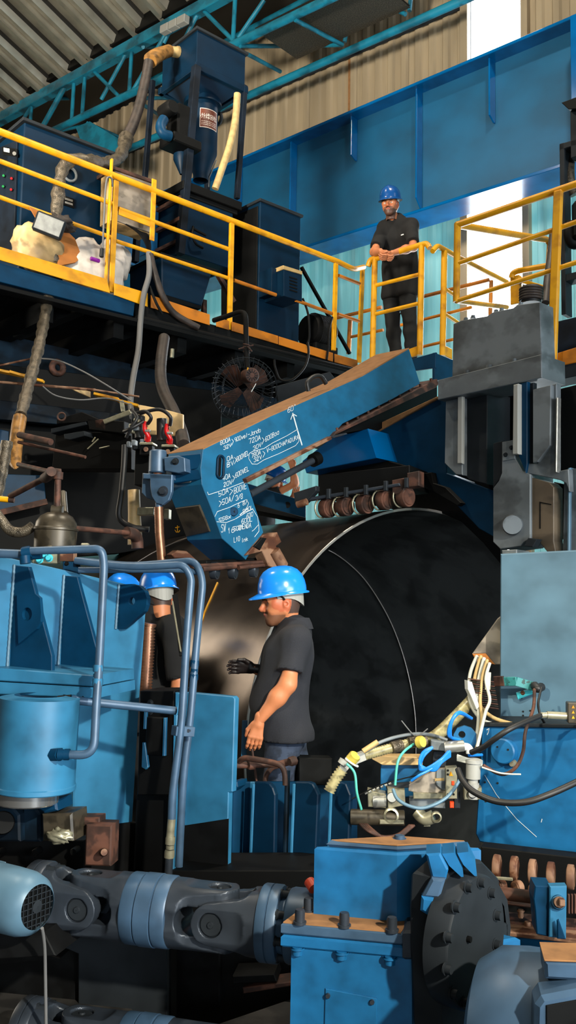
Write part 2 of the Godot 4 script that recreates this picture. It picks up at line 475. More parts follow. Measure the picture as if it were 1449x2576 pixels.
func nets(fld: Callable, lo: Vector3, hi: Vector3, h: float, m: MB, T := Transform3D(), paint = null) -> void:
	var nx := int(ceil((hi.x - lo.x) / h / 4.0)) * 4 + 1
	var ny := int(ceil((hi.y - lo.y) / h / 4.0)) * 4 + 1
	var nz := int(ceil((hi.z - lo.z) / h / 4.0)) * 4 + 1
	var val := PackedFloat32Array()
	val.resize(nx * ny * nz)
	val.fill(1.0)
	var reach := h * 2.0 * 1.7321 * 1.25 + h
	var blocks := []
	for bz in (nz - 1) / 4:
		for by in (ny - 1) / 4:
			for bx in (nx - 1) / 4:
				var c := lo + Vector3(bx * 4 + 2, by * 4 + 2, bz * 4 + 2) * h
				var dc: float = fld.call(c)
				if absf(dc) < reach:
					blocks.append(Vector3i(bx * 4, by * 4, bz * 4))
				elif dc < 0.0:
					for z in range(bz * 4, bz * 4 + 5):
						for y in range(by * 4, by * 4 + 5):
							for x in range(bx * 4, bx * 4 + 5):
								if val[(z * ny + y) * nx + x] == 1.0: val[(z * ny + y) * nx + x] = -1.0
	var done := {}
	for b in blocks:
		for z in range(b.z, b.z + 5):
			for y in range(b.y, b.y + 5):
				for x in range(b.x, b.x + 5):
					var i := (z * ny + y) * nx + x
					if not done.has(i):
						done[i] = true
						val[i] = fld.call(lo + Vector3(x, y, z) * h)
	var vid := {}
	var vp := PackedVector3Array()
	var vn := PackedVector3Array()
	var vc := PackedColorArray()
	var sx := 1; var sy := nx; var sz := nx * ny
	var corner := [0, 1, sy, sy + 1, sz, sz + 1, sz + sy, sz + sy + 1]
	var edges := [[0, 1], [2, 3], [4, 5], [6, 7], [0, 2], [1, 3], [4, 6], [5, 7], [0, 4], [1, 5], [2, 6], [3, 7]]
	for b in blocks:
		for z in range(b.z, b.z + 4):
			for y in range(b.y, b.y + 4):
				for x in range(b.x, b.x + 4):
					var i := (z * ny + y) * nx + x
					var neg := 0
					for c in 8:
						if val[i + corner[c]] < 0.0: neg += 1
					if neg == 0 or neg == 8: continue
					var s := Vector3(); var cnt := 0
					for e in edges:
						var v0 := val[i + corner[e[0]]]; var v1 := val[i + corner[e[1]]]
						if (v0 < 0.0) != (v1 < 0.0):
							var t := v0 / (v0 - v1)
							var p0 := Vector3(e[0] & 1, (e[0] >> 1) & 1, e[0] >> 2)
							var p1 := Vector3(e[1] & 1, (e[1] >> 1) & 1, e[1] >> 2)
							s += p0.lerp(p1, t); cnt += 1
					s = s / cnt
					var g := Vector3(val[i + 1] - val[i] + val[i + sy + 1] - val[i + sy] + val[i + sz + 1] - val[i + sz] + val[i + sz + sy + 1] - val[i + sz + sy],
						val[i + sy] - val[i] + val[i + sy + 1] - val[i + 1] + val[i + sz + sy] - val[i + sz] + val[i + sz + sy + 1] - val[i + sz + 1],
						val[i + sz] - val[i] + val[i + sz + 1] - val[i + 1] + val[i + sz + sy] - val[i + sy] + val[i + sz + sy + 1] - val[i + sy + 1])
					vid[i] = vp.size()
					var wpn := lo + (Vector3(x, y, z) + s) * h
					vp.append(wpn); vn.append(g.normalized())
					vc.append(paint.call(wpn) if paint != null else Color.WHITE)
	for i in vid:
		for ax in [[sx, sy, sz], [sy, sz, sx], [sz, sx, sy]]:
			var v0 := val[i]; var v1 := val[i + ax[0]]
			if (v0 < 0.0) == (v1 < 0.0): continue
			var q0 = vid.get(i); var q1 = vid.get(i - ax[1]); var q2 = vid.get(i - ax[1] - ax[2]); var q3 = vid.get(i - ax[2])
			if q1 == null or q2 == null or q3 == null: continue
			for t in [[q0, q1, q2], [q0, q2, q3]]:
				var A := T * vp[t[0]]; var B := T * vp[t[1]]; var C := T * vp[t[2]]
				var na := T.basis * vn[t[0]]; var nb := T.basis * vn[t[1]]; var nc := T.basis * vn[t[2]]
				if (B - A).cross(C - A).dot(na + nb + nc) > 0.0:
					m.v.append(A); m.v.append(C); m.v.append(B); m.n.append(na); m.n.append(nc); m.n.append(nb)
					m.c.append(vc[t[0]]); m.c.append(vc[t[2]]); m.c.append(vc[t[1]])
				else:
					m.v.append(A); m.v.append(B); m.v.append(C); m.n.append(na); m.n.append(nb); m.n.append(nc)
					m.c.append(vc[t[0]]); m.c.append(vc[t[1]]); m.c.append(vc[t[2]])
# polygon plate with a round hole
func holed(m: MB, f: Transform3D, a: Array, cx: float, cy: float, r: float, z1: float, thick: float) -> void:
	var p := poly(f, a, z1)
	var c := lp(f, cx, cy, z1)
	var hole := PackedVector2Array()
	for i in 24: hole.append(c + Vector2(cos(TAU * i / 24.0), sin(TAU * i / 24.0)) * r)
	for sd in [-1.0, 1.0]:
		var half := PackedVector2Array([c, c + Vector2(0, -9), c + Vector2(9 * sd, -9), c + Vector2(9 * sd, 9), c + Vector2(0, 9)])
		for q in Geometry2D.intersect_polygons(p, half):
			for w in Geometry2D.clip_polygons(q, hole):
				m.prism(f, w, z1 - thick, z1, 0.0)
# plan outline (points at one height) pushed up and down
func vext(m: MB, plan: Array, y0: float, y1: float, ch := 0.004) -> void:
	var p := PackedVector2Array()
	for q in plan: p.append(Vector2(q.x, -q.z))
	m.prism(Transform3D(Basis(Vector3.RIGHT, Vector3(0, 0, -1), Vector3.UP), Vector3.ZERO), p, y0, y1, ch)
var W: Transform3D
var G: Transform3D
const HA := 131.5   # heading that runs along the back wall towards the right, nearer
const HB := 41.5    # heading that runs away to the right, square to the wall
func lights() -> void:
	view = Basis(Vector3.RIGHT, deg_to_rad(5.5)) * Basis(Vector3.BACK, deg_to_rad(1.0))
	var cam := Camera3D.new()
	cam.name = "camera"
	cam.transform = Transform3D(view, EYE)
	cam.fov = rad_to_deg(2.0 * atan(1288.0 / FOCAL))
	cam.near = 0.05; cam.far = 200.0
	add_child(cam)
	cam.current = true
	var env := Environment.new()
	var sky := Sky.new()
	var sm := ProceduralSkyMaterial.new()
	sm.sky_top_color = Color(0.85, 0.88, 0.92); sm.sky_horizon_color = Color(0.95, 0.96, 0.96)
	sm.ground_bottom_color = Color(0.35, 0.33, 0.3); sm.ground_horizon_color = Color(0.8, 0.8, 0.78)
	sm.sky_energy_multiplier = 4.0
	sky.sky_material = sm
	env.background_mode = Environment.BG_SKY
	env.sky = sky
	env.tonemap_mode = Environment.TONE_MAPPER_LINEAR
	env.tonemap_exposure = 0.69
	env.sdfgi_enabled = true; env.ssao_enabled = true; env.ssil_enabled = true
	var we := WorldEnvironment.new()
	we.name = "world_environment"
	we.environment = env
	add_child(we)
	# inferred daylight from a bay on the right and a window on the left
	area("bay_daylight", Vector3(8.0, 2.2, 5.0), Vector3(0.0, 1.6, -5.0), Vector2(5.0, 3.4), 190.0, Color(0.95, 0.98, 1.0))
	area("front_fill_light", Vector3(0.5, 3.0, 8.6), Vector3(0.0, 1.6, -5.0), Vector2(5.0, 3.0), 38.0, Color(0.92, 0.97, 1.0))  # unseen soft fill added to lift the shadows
	area("side_window_daylight", Vector3(-7.6, 3.7, -8.7), Vector3(-0.4, 1.3, -6.0), Vector2(2.6, 2.8), 26.0, Color(1.0, 0.95, 0.86))
	# flood lamp high up on the right, behind the photographer
	var key := SpotLight3D.new()
	key.name = "flood_lamp_light"
	key.light_energy = 150.0; key.light_color = Color(1.0, 0.97, 0.9); key.light_size = 0.12
	key.spot_range = 60; key.spot_attenuation = 2.0; key.spot_angle = 21; key.spot_angle_attenuation = 0.8
	key.shadow_enabled = true
	add_child(key)
	key.look_at_from_position(Vector3(3.4, 4.6, 2.8), Vector3(-0.9, 1.2, -4.4))
	# unseen spot added to brighten the roof and the wall above the girder
	var up := SpotLight3D.new()
	up.name = "roof_wash_light"
	up.light_energy = 320.0; up.light_color = Color(1.0, 0.96, 0.88); up.light_size = 0.8
	up.spot_range = 60; up.spot_attenuation = 2.0; up.spot_angle = 30; up.spot_angle_attenuation = 0.8
	up.shadow_enabled = true
	add_child(up)
	up.look_at_from_position(Vector3(-5.5, 4.6, -0.5), Vector3(-0.5, 9.6, -13.2))
	# unseen high-bay lamps added to brighten the platform and the upper wall
	added_high_bay(Vector3(-4.0, 10.6, -6.0), 60.0)
	added_high_bay(Vector3(2.2, 11.2, -5.5), 90.0)
	# work lamp that shines on the inside welding head
	var wl := SpotLight3D.new()
	wl.name = "work_lamp_light"
	wl.light_energy = 16.0; wl.light_color = Color(1.0, 0.97, 0.86); wl.light_size = 0.05
	wl.spot_range = 30; wl.spot_attenuation = 2.0; wl.spot_angle = 17; wl.spot_angle_attenuation = 0.7
	wl.shadow_enabled = true
	add_child(wl)
	wl.look_at_from_position(Vector3(-1.0, 3.05, -1.6), at(1190, 1810, 4.7))
func area(called: String, p: Vector3, target: Vector3, s: Vector2, e: float, col: Color) -> void:
	var a := AreaLight3D.new()
	a.name = called
	a.area_size = s; a.light_energy = e; a.light_color = col
	a.area_range = 80; a.area_attenuation = 2.0
	a.shadow_enabled = true
	add_child(a)
	a.look_at_from_position(p, target)
func added_high_bay(p: Vector3, e: float) -> void:
	var o := th("added_high_bay_lamp", "added unseen high-bay lamp hanging from the roof %s" % ("over the left cabinet" if p.x < 0.0 else "over the welding arm"), "lamp", "added high-bay lamps")
	var m := MB.new()
	m.lathe(Transform3D(Basis(), p), [Vector2(0.06, 0.45), Vector2(0.1, 0.3), Vector2(0.34, 0.0), Vector2(0.33, 0.0), Vector2(0.09, 0.28)], 24)
	pt(m, "reflector", M.gray_paint, o)
	m = MB.new()
	m.lathe(Transform3D(Basis(), p), [Vector2(0.3, 0.04), Vector2(0.001, 0.03)], 24)
	var em := StandardMaterial3D.new()
	em.emission_enabled = true; em.emission = Color(1.0, 0.93, 0.8); em.emission_energy_multiplier = 2.0
	pt(m, "lamp_glass", em, o)
	m = MB.new()
	m.cyl(p + Vector3(0, 0.44, 0), p + Vector3(0, 1.4, 0), 0.015)
	pt(m, "hanger_rod", M.black, o)
	var l := SpotLight3D.new()
	l.name = "added_high_bay_light"
	l.light_energy = e; l.light_color = Color(1.0, 0.95, 0.86); l.light_size = 0.25
	l.spot_range = 60; l.spot_attenuation = 2.0; l.spot_angle = 75; l.spot_angle_attenuation = 0.5
	l.shadow_enabled = true
	l.position = p + Vector3(0, 0.0, 0)
	l.rotation.x = -PI / 2
	add_child(l)
# one trapezoid-ribbed sheet: x along the frame from x0 to x1, profile stands out along z, runs along y
func ribbed_sheet(m: MB, f: Transform3D, x0: float, x1: float, y0: float, y1: float, pitch: float, depth: float, two := true) -> void:
	var xs := []
	var k := int(round((x1 - x0) / pitch))
	var w := (x1 - x0) / k
	for i in k:
		var b := x0 + i * w
		xs.append(Vector2(b, 0.0)); xs.append(Vector2(b + w * 0.42, 0.0)); xs.append(Vector2(b + w * 0.54, depth)); xs.append(Vector2(b + w * 0.88, depth))
	xs.append(Vector2(x1, 0.0))
	for i in xs.size() - 1:
		var a: Vector2 = xs[i]; var b: Vector2 = xs[i + 1]
		var nn := (f.basis * Vector3(-(b.y - a.y), 0, b.x - a.x)).normalized()
		m.quad(f * Vector3(a.x, y0, a.y), f * Vector3(b.x, y0, b.y), f * Vector3(b.x, y1, b.y), f * Vector3(a.x, y1, a.y), nn)
		if not two: continue
		var bk := f.basis.z * -0.012
		m.quad(f * Vector3(a.x, y0, a.y) + bk, f * Vector3(b.x, y0, b.y) + bk, f * Vector3(b.x, y1, b.y) + bk, f * Vector3(a.x, y1, a.y) + bk, -nn)
func setting() -> void:
	var m := MB.new()
	# concrete floor with the mill pit in it: four slabs around the pit, and the pit bottom
	var pf := Transform3D(Basis(Vector3.UP, deg_to_rad(39.5)), PIPE_C + hd(-39.5) * 3.5)
	pf.origin.y = 0.0
	for q in [[0, 0.0, -12.0, 30.0, 16.0], [0, 0.0, 12.9, 30.0, 16.0], [1, -9.25, 0.45, 12.5, 9.1], [1, 8.75, 0.45, 12.5, 9.1]]:
		m.box(pf * Transform3D(Basis(), Vector3(q[1], -0.1, q[2])), Vector3(q[3], 0.2, q[4]), 0.0)
	m.box(pf * Transform3D(Basis(), Vector3(0, -1.2, 0.4)), Vector3(6.5, 0.1, 9.6), 0.0)
	st(m, "floor", M.concrete)
	W = frp(at(725, 300, 14.8), HA)
	W.origin.y = 0.0
	# back wall: sheets one metre wide, with the clear strip window between
	var wa := lp(W, 1171, 60).x; var wb := lp(W, 1329, 60).x
	var wall := Node3D.new()
	place(wall, "wall_back", self)
	wall.set_meta("kind", "structure")
	wpos[wall] = Vector3.ZERO
	var ytop := 11.6
	var ymid := lp(W, 1000, 470).y
	var x := wa
	var i := 0
	while x > -11.0:
		m = MB.new()
		ribbed_sheet(m, W, x - 0.98, x, ymid, ytop, 0.245, 0.035)
		pt(m, "wall_sheet", M.wall, wall)
		m = MB.new()
		ribbed_sheet(m, W, x - 0.99, x, -0.5, ymid + 0.03, 0.245, 0.045, false)
		pt(m, "lower_wall_sheet", M.wall_low, wall)
		x -= 0.985
	x = wb
	while x < 27.5:
		m = MB.new()
		ribbed_sheet(m, W, x, x + 0.98, ymid, ytop, 0.245, 0.035)
		pt(m, "wall_sheet", M.wall, wall)
		m = MB.new()
		ribbed_sheet(m, W, x, x + 0.99, -0.5, ymid + 0.03, 0.245, 0.045, false)
		pt(m, "lower_wall_sheet", M.wall_low, wall)
		x += 0.985
	m = MB.new()
	m.box(W * Transform3D(Basis(), Vector3((wa - 11.0) / 2, (ymid + 12.0) / 2, -0.12)), Vector3(wa + 11.0, 12.0 - ymid, 0.1), 0.0)
	m.box(W * Transform3D(Basis(), Vector3((wb + 27.5) / 2, (ymid + 12.0) / 2, -0.12)), Vector3(27.5 - wb, 12.0 - ymid, 0.1), 0.0)
	pt(m, "wall_backing", M.gray_dark, wall)
	m = MB.new()
	ep(m, W, [876, 150, 881, 148, 880, 290, 875, 292], 0.042, 0.008, 0.0)
	pt(m, "rust_streak", M.dust, wall)
	# daylight that pours in through the clear strip window
	var wd := AreaLight3D.new()
	wd.name = "window_daylight"
	wd.area_size = Vector2(wb - wa - 0.2, 7.0); wd.light_energy = 42.0; wd.light_color = Color(0.95, 0.98, 1.0)
	wd.area_range = 60; wd.area_attenuation = 2.0; wd.shadow_enabled = true
	add_child(wd)
	var wc := W * Vector3((wa + wb) / 2, 4.0, 0.03)
	wd.look_at_from_position(wc, wc + W.basis.z)
	# seam flashing that runs along the wall below the truss
	m = MB.new()
	m.bar(wp(W, 320, 385, 0.06), wp(W, 1172, 14, 0.06), 0.02, 0.05)
	st(m, "trim_1", M.gray_dark)
	m = MB.new()
	m.box(W * Transform3D(Basis(), Vector3(wa + 0.02, 5.5, 0.05)), Vector3(0.12, 13.0, 0.1), 0.006)
	m.box(W * Transform3D(Basis(), Vector3(wb - 0.02, 5.5, 0.05)), Vector3(0.1, 13.0, 0.1), 0.006)
	var win := st(m, "window_1", M.wall)
	var glass := StandardMaterial3D.new()
	glass.transparency = BaseMaterial3D.TRANSPARENCY_ALPHA
	glass.albedo_color = Color(0.95, 0.97, 0.97, 0.06); glass.roughness = 0.15
	for k in 4:
		m = MB.new()
		m.box(W * Transform3D(Basis(), Vector3((wa + wb) / 2, 0.9 + k * 3.0, 0.0)), Vector3(wb - wa - 0.06, 2.99, 0.012), 0.0)
		pt(m, "pane", glass, win)
	# rest of the hall, out of the frame: side walls, closed front wall, roof
	var hall := frp(Vector3.ZERO, HA)
	var ox := W.origin.dot(hall.basis.x)
	var vw := -(hall.affine_inverse() * W.origin).z
	for sd in [["wall_left", -20.6], ["wall_right", 18.0]]:
		m = MB.new()
		m.box(hall * Transform3D(Basis(), Vector3(sd[1], 7.5, -(vw - 12.0) / 2.0)), Vector3(0.2, 18.0, vw + 12.0), 0.0)
		st(m, sd[0], M.wall)
	m = MB.new()
	m.box(hall * Transform3D(Basis(), Vector3(-1.3, 7.5, 12.0)), Vector3(39.0, 18.0, 0.2), 0.0)
	st(m, "wall_front", M.wall)
	roof(hall, ox)
func roof(hall: Transform3D, ox: float) -> void:
	# sloping roof of deep trough sheets, rising from the eave truss towards the viewer
	var p0 := on_pl(300, 95, TF.origin, TF.basis.z) + Vector3(0, 0.1, 0)
	var sl := (-hd(HB) * cos(deg_to_rad(20)) + Vector3.UP * sin(deg_to_rad(20))).normalized()
	var X := hd(HA)
	var Rf := Transform3D(Basis(X, sl, X.cross(sl)), p0)
	var ceil := Node3D.new()
	place(ceil, "ceiling", self)
	ceil.set_meta("kind", "structure")
	wpos[ceil] = Vector3.ZERO
	# z of this frame points up and back: the underside is at -z
	var w := 0.7
	for i in range(-14, 22):
		var x := i * w
		var L := 19.0
		var m := MB.new()
		var prof := [Vector2(0, 0), Vector2(w * 0.3, 0), Vector2(w * 0.33, 0.04), Vector2(w * 0.36, 0), Vector2(w * 0.5, 0), Vector2(w * 0.58, 0.24), Vector2(w * 0.7, 0.24), Vector2(w * 0.73, 0.12), Vector2(w * 0.76, 0.16), Vector2(w * 0.88, 0.16), Vector2(w, 0)]
		var y0 := -0.1
		for k in prof.size() - 1:
			var a: Vector2 = prof[k]; var b: Vector2 = prof[k + 1]
			var nn := (Rf.basis * Vector3(b.y - a.y, 0, -(b.x - a.x))).normalized()
			m.quad(Rf * Vector3(x + a.x, y0, a.y), Rf * Vector3(x + b.x, y0, b.y), Rf * Vector3(x + b.x, L, b.y), Rf * Vector3(x + a.x, L, a.y), nn)
			var th2 := Rf.basis.z * 0.02
			m.quad(Rf * Vector3(x + a.x, y0, a.y) + th2, Rf * Vector3(x + b.x, y0, b.y) + th2, Rf * Vector3(x + b.x, L, b.y) + th2, Rf * Vector3(x + a.x, L, a.y) + th2, -nn)
		# pressed cross ribs on the flat of the trough
		if i > -14 and i < 12:
			for k in 46:
				m.box(Rf * Transform3D(Basis(), Vector3(x + w * 0.16, 0.1 + k * 0.13, -0.01)), Vector3(w * 0.2, 0.05, 0.03), 0.012)
		pt(m, "roof_sheet", M.roof, ceil)
		# dark joint strip along each sheet and its blue clip on the eave truss
		m = MB.new()
		m.bar(Rf * Vector3(x - w * 0.06, 0.0, 0.02), Rf * Vector3(x - w * 0.06, L, 0.02), 0.13, 0.1, Rf.basis.z)
		pt(m, "joint_strip", M.roof_dark, ceil)
		if i > -14 and i < 12:
			m = MB.new()
			m.prism(Rf * Transform3D(Basis(Vector3(0, 1, 0), Vector3(0, 0, 1), Vector3(1, 0, 0)), Vector3(x + 0.02, 0.0, -0.16)), PackedVector2Array([Vector2(-0.12, 0), Vector2(0.02, 0), Vector2(0.16, 0.15), Vector2(-0.02, 0.15)]), -0.02, 0.02, 0.002)
			pt(m, "roof_clip", M.cyan, ceil)
	# flat soffit from the eave truss to the wall, and a cover over the rest of the hall
	var m2 := MB.new()
	var q := on_pl(300, 95, TF.origin, TF.basis.z)
	var vv := W.origin.dot(hd(HB)) - q.dot(hd(HB))
	m2.box(frp(Vector3(W.origin.x, q.y + 0.35, W.origin.z), HA) * Transform3D(Basis(), Vector3(2, 0, vv / 2)), Vector3(26, 0.1, vv + 0.4), 0.0)
	pt(m2, "soffit", M.roof_dark, ceil)
	m2 = MB.new()
	m2.box(hall * Transform3D(Basis(), Vector3(-1.3, 16.4, -1.0)), Vector3(39.0, 0.1, 28.0), 0.0)
	pt(m2, "roof_cover", M.roof_dark, ceil)
var TF: Transform3D
var TB: Transform3D
func truss() -> void:
	TF = fr(725, 47, 12.5, HA)
	TB = frp(TF.origin + hd(HB) * 1.0, HA)
	var o := th("roof_truss", "long turquoise box truss of round tubes carrying the eave of the roof", "truss")
	var f := func(x, y): return wp(TF, x, y)
	var b := func(x, y): return wp(TB, x, y)
	var seg := func(p: Vector3, q: Vector3, r: float, nm: String):
		var m := MB.new()
		m.cyl(p, q, r, 10)
		pt(m, nm, M.cyan, o)
	var m := MB.new()
	m.bar(f.call(-260, 445), f.call(620, -42), 0.16, 0.2, Vector3.UP, 0.01)
	pt(m, "top_chord", M.cyan, o)
	m = MB.new()
	m.bar(f.call(-260, 413) + Vector3(0, 0.1, 0), f.call(620, -74) + Vector3(0, 0.1, 0), 0.1, 0.3, Vector3.UP, 0.01)
	pt(m, "eave_angle", M.black, o)
	seg.call(f.call(-220, 498), f.call(980, -75), 0.065, "bottom_chord")
	seg.call(b.call(-160, 590), b.call(1290, -55), 0.062, "bottom_chord")
	seg.call(b.call(300, 245), b.call(980, -110), 0.05, "top_chord")
	for s in [[80, 250, 74, 345], [177, 193, 108, 318], [187, 190, 180, 308], [215, 170, 206, 296], [222, 165, 302, 245], [332, 110, 325, 236], [330, 110, 255, 250], [425, 82, 412, 108], [592, -10, 586, 104], [665, 0, 600, 95], [420, 80, 330, 236], [505, 20, 420, 185], [505, 20, 590, 105], [90, 250, 40, 330]]:
		seg.call(f.call(s[0], s[1]), f.call(s[2], s[3]), 0.035 if s[0] != 177 else 0.05, "strut")
	for s in [[604, 116, 726, 116], [620, 135, 705, 180], [742, 116, 860, 113], [743, 50, 862, 113], [888, -5, 867, 106], [945, 0, 1020, 36], [360, 118, 420, 118], [85, 250, 180, 248], [358, 247, 446, 247], [352, 258, 402, 290], [220, 310, 300, 345], [100, 340, 215, 315], [1035, -20, 1030, 28]]:
		m = MB.new()
		m.cyl(f.call(s[0], s[1]) if s[0] < 730 or s[0] == 743 else b.call(s[0], s[1]), b.call(s[2], s[3]), 0.032, 10)
		pt(m, "cross_brace", M.cyan, o)
	# perforated walkway sheet lying between the two bottom chords
	m = MB.new()
	var c1: Vector3 = f.call(640, 85); var c2: Vector3 = f.call(930, -60)
	var d1: Vector3 = c1 + hd(HB) * 0.97; var d2: Vector3 = c2 + hd(HB) * 0.97
	var up := Vector3(0, 0.06, 0)
	m.quad(c1 + up, c2 + up, d2 + up, d1 + up, Vector3.DOWN)
	m.quad(c1 + up * 1.5, c2 + up * 1.5, d2 + up * 1.5, d1 + up * 1.5, Vector3.UP)
	pt(m, "walkway_sheet", M.grating, o)
	# gusset plate under the lower node
	m = MB.new()
	ep(m, TF, [190, 320, 225, 305, 300, 350, 300, 390, 215, 385], 0.02, 0.03)
	pt(m, "gusset_plate", M.cyan, o)
	# gray roof vent block fixed on the top chord
	o = th("junction_box", "pale gray three-section box fixed under the turquoise roof truss", "box")
	m = MB.new()
	var q0: Vector3 = wp(TF, 408, 78, 0.2); var q1: Vector3 = wp(TF, 472, 46, 0.2)
	for k in 3:
		m = MB.new()
		m.bar(q0.lerp(q1, k / 3.0), q0.lerp(q1, (k + 0.94) / 3.0), 0.12, 0.13, Vector3.UP, 0.012)
		pt(m, "section", M.liner, o)
func girder() -> void:
	G = fr(1055, 400, 11.0, HA)
	var o := th("crane_girder", "huge blue plate girder running under the back wall sheets", "girder")
	var m := MB.new()
	var a := lp(G, 1055, 236); var b := lp(G, 1055, 528)
	var x0 := lp(G, 150, 520).x; var x1 := 9.0
	m.box(G * Transform3D(Basis(), Vector3((x0 + x1) / 2, (a.y + b.y) / 2, -0.02)), Vector3(x1 - x0, a.y - b.y, 0.03), 0.0)
	pt(m, "web", M.girder, o)
	m = MB.new()
	m.box(G * Transform3D(Basis(), Vector3((x0 + x1) / 2, a.y + 0.015, 0.0)), Vector3(x1 - x0, 0.04, 0.4), 0.005)
	pt(m, "top_flange", M.girder_edge, o)
	m = MB.new()
	m.box(G * Transform3D(Basis(), Vector3((x0 + x1) / 2, b.y - 0.02, -0.2)), Vector3(x1 - x0, 0.04, 0.46), 0.005)
	pt(m, "bottom_flange", M.girder_edge, o)
	for s in [[610, 1.0], [746, 1.0], [897, 0.38], [1061, 1.0], [1245, 0.5]]:
		var sx := lp(G, s[0], 400).x
		var hh: float = (a.y - b.y) * s[1]
		m = MB.new()
		m.prism(G * Transform3D(Basis(Vector3(0, 0, 1), Vector3(0, 1, 0), Vector3(-1, 0, 0)), Vector3(sx, a.y, 0)), PackedVector2Array([Vector2(0, 0), Vector2(0.13, 0), Vector2(0.13, -hh * 0.93), Vector2(0.03, -hh), Vector2(0, -hh)]), -0.01, 0.01, 0.002)
		pt(m, "stiffener", M.girder_edge, o)
	# girder post at the right edge
	o = th("girder_post", "bright blue upright post in front of the girder at the right edge", "post")
	m = MB.new()
	bp(m, G, 1434, 40, 1540, 250, 0.35, 0.3)
	pt(m, "shaft", M.girder_edge, o)
	o = th("equipment_frame", "dark steel frame with a black duct beside the right handrail", "frame")
	var E := fr(1430, 500, 7.4, HA)
	m = MB.new(); ep(m, E, [1412, 258, 1449, 244, 1520, 230, 1520, 268, 1430, 275], 0.15, 0.3)
	pt(m, "cap_plate", M.black, o)
	m = MB.new(); bp(m, E, 1434, 270, 1560, 358, 0.1, 0.2)
	pt(m, "upper_post", M.gray_dark, o)
	m = MB.new(); bp(m, E, 1407, 362, 1424, 790, 0.1, 0.12)
	pt(m, "post", M.gray_dark, o)
	m = MB.new(); ep(m, E, [1407, 362, 1540, 325, 1540, 340, 1424, 372, 1407, 380], 0.1, 0.12)
	pt(m, "beam", M.gray_dark, o)
	m = MB.new(); ep(m, E, [1423, 690, 1540, 660, 1540, 678, 1423, 708], 0.1, 0.12)
	pt(m, "beam", M.gray_dark, o)
	m = MB.new()
	m.tube(curve(pts([1446, 370, 7.5, 1434, 400, 7.45, 1432, 440, 7.4, 1437, 470, 7.4, 1445, 490, 7.4])), 0.045, 10)
	pt(m, "duct", M.foil, o)
	m = MB.new(); bp(m, E, 1434, 505, 1560, 570, 0.25, 0.3, 0.03)
	pt(m, "motor_housing", M.black, o)
	m = MB.new()
	m.tube(curve(pts([1436, 560, 7.2, 1432, 590, 7.2, 1440, 610, 7.2, 1460, 612, 7.2])), 0.05, 10)
	pt(m, "duct", M.black, o)
var PL: Transform3D
const HP := 48.5
const HQ := 138.5
const DECK := 4.15
func pole(f: Transform3D, x0: float, y0: float, x1: float, y1: float, r: float, z := -0.03) -> MB:
	var m := MB.new()
	m.cyl(wp(f, x0, y0, z), wp(f, x1, y1, z), r, 12)
	return m
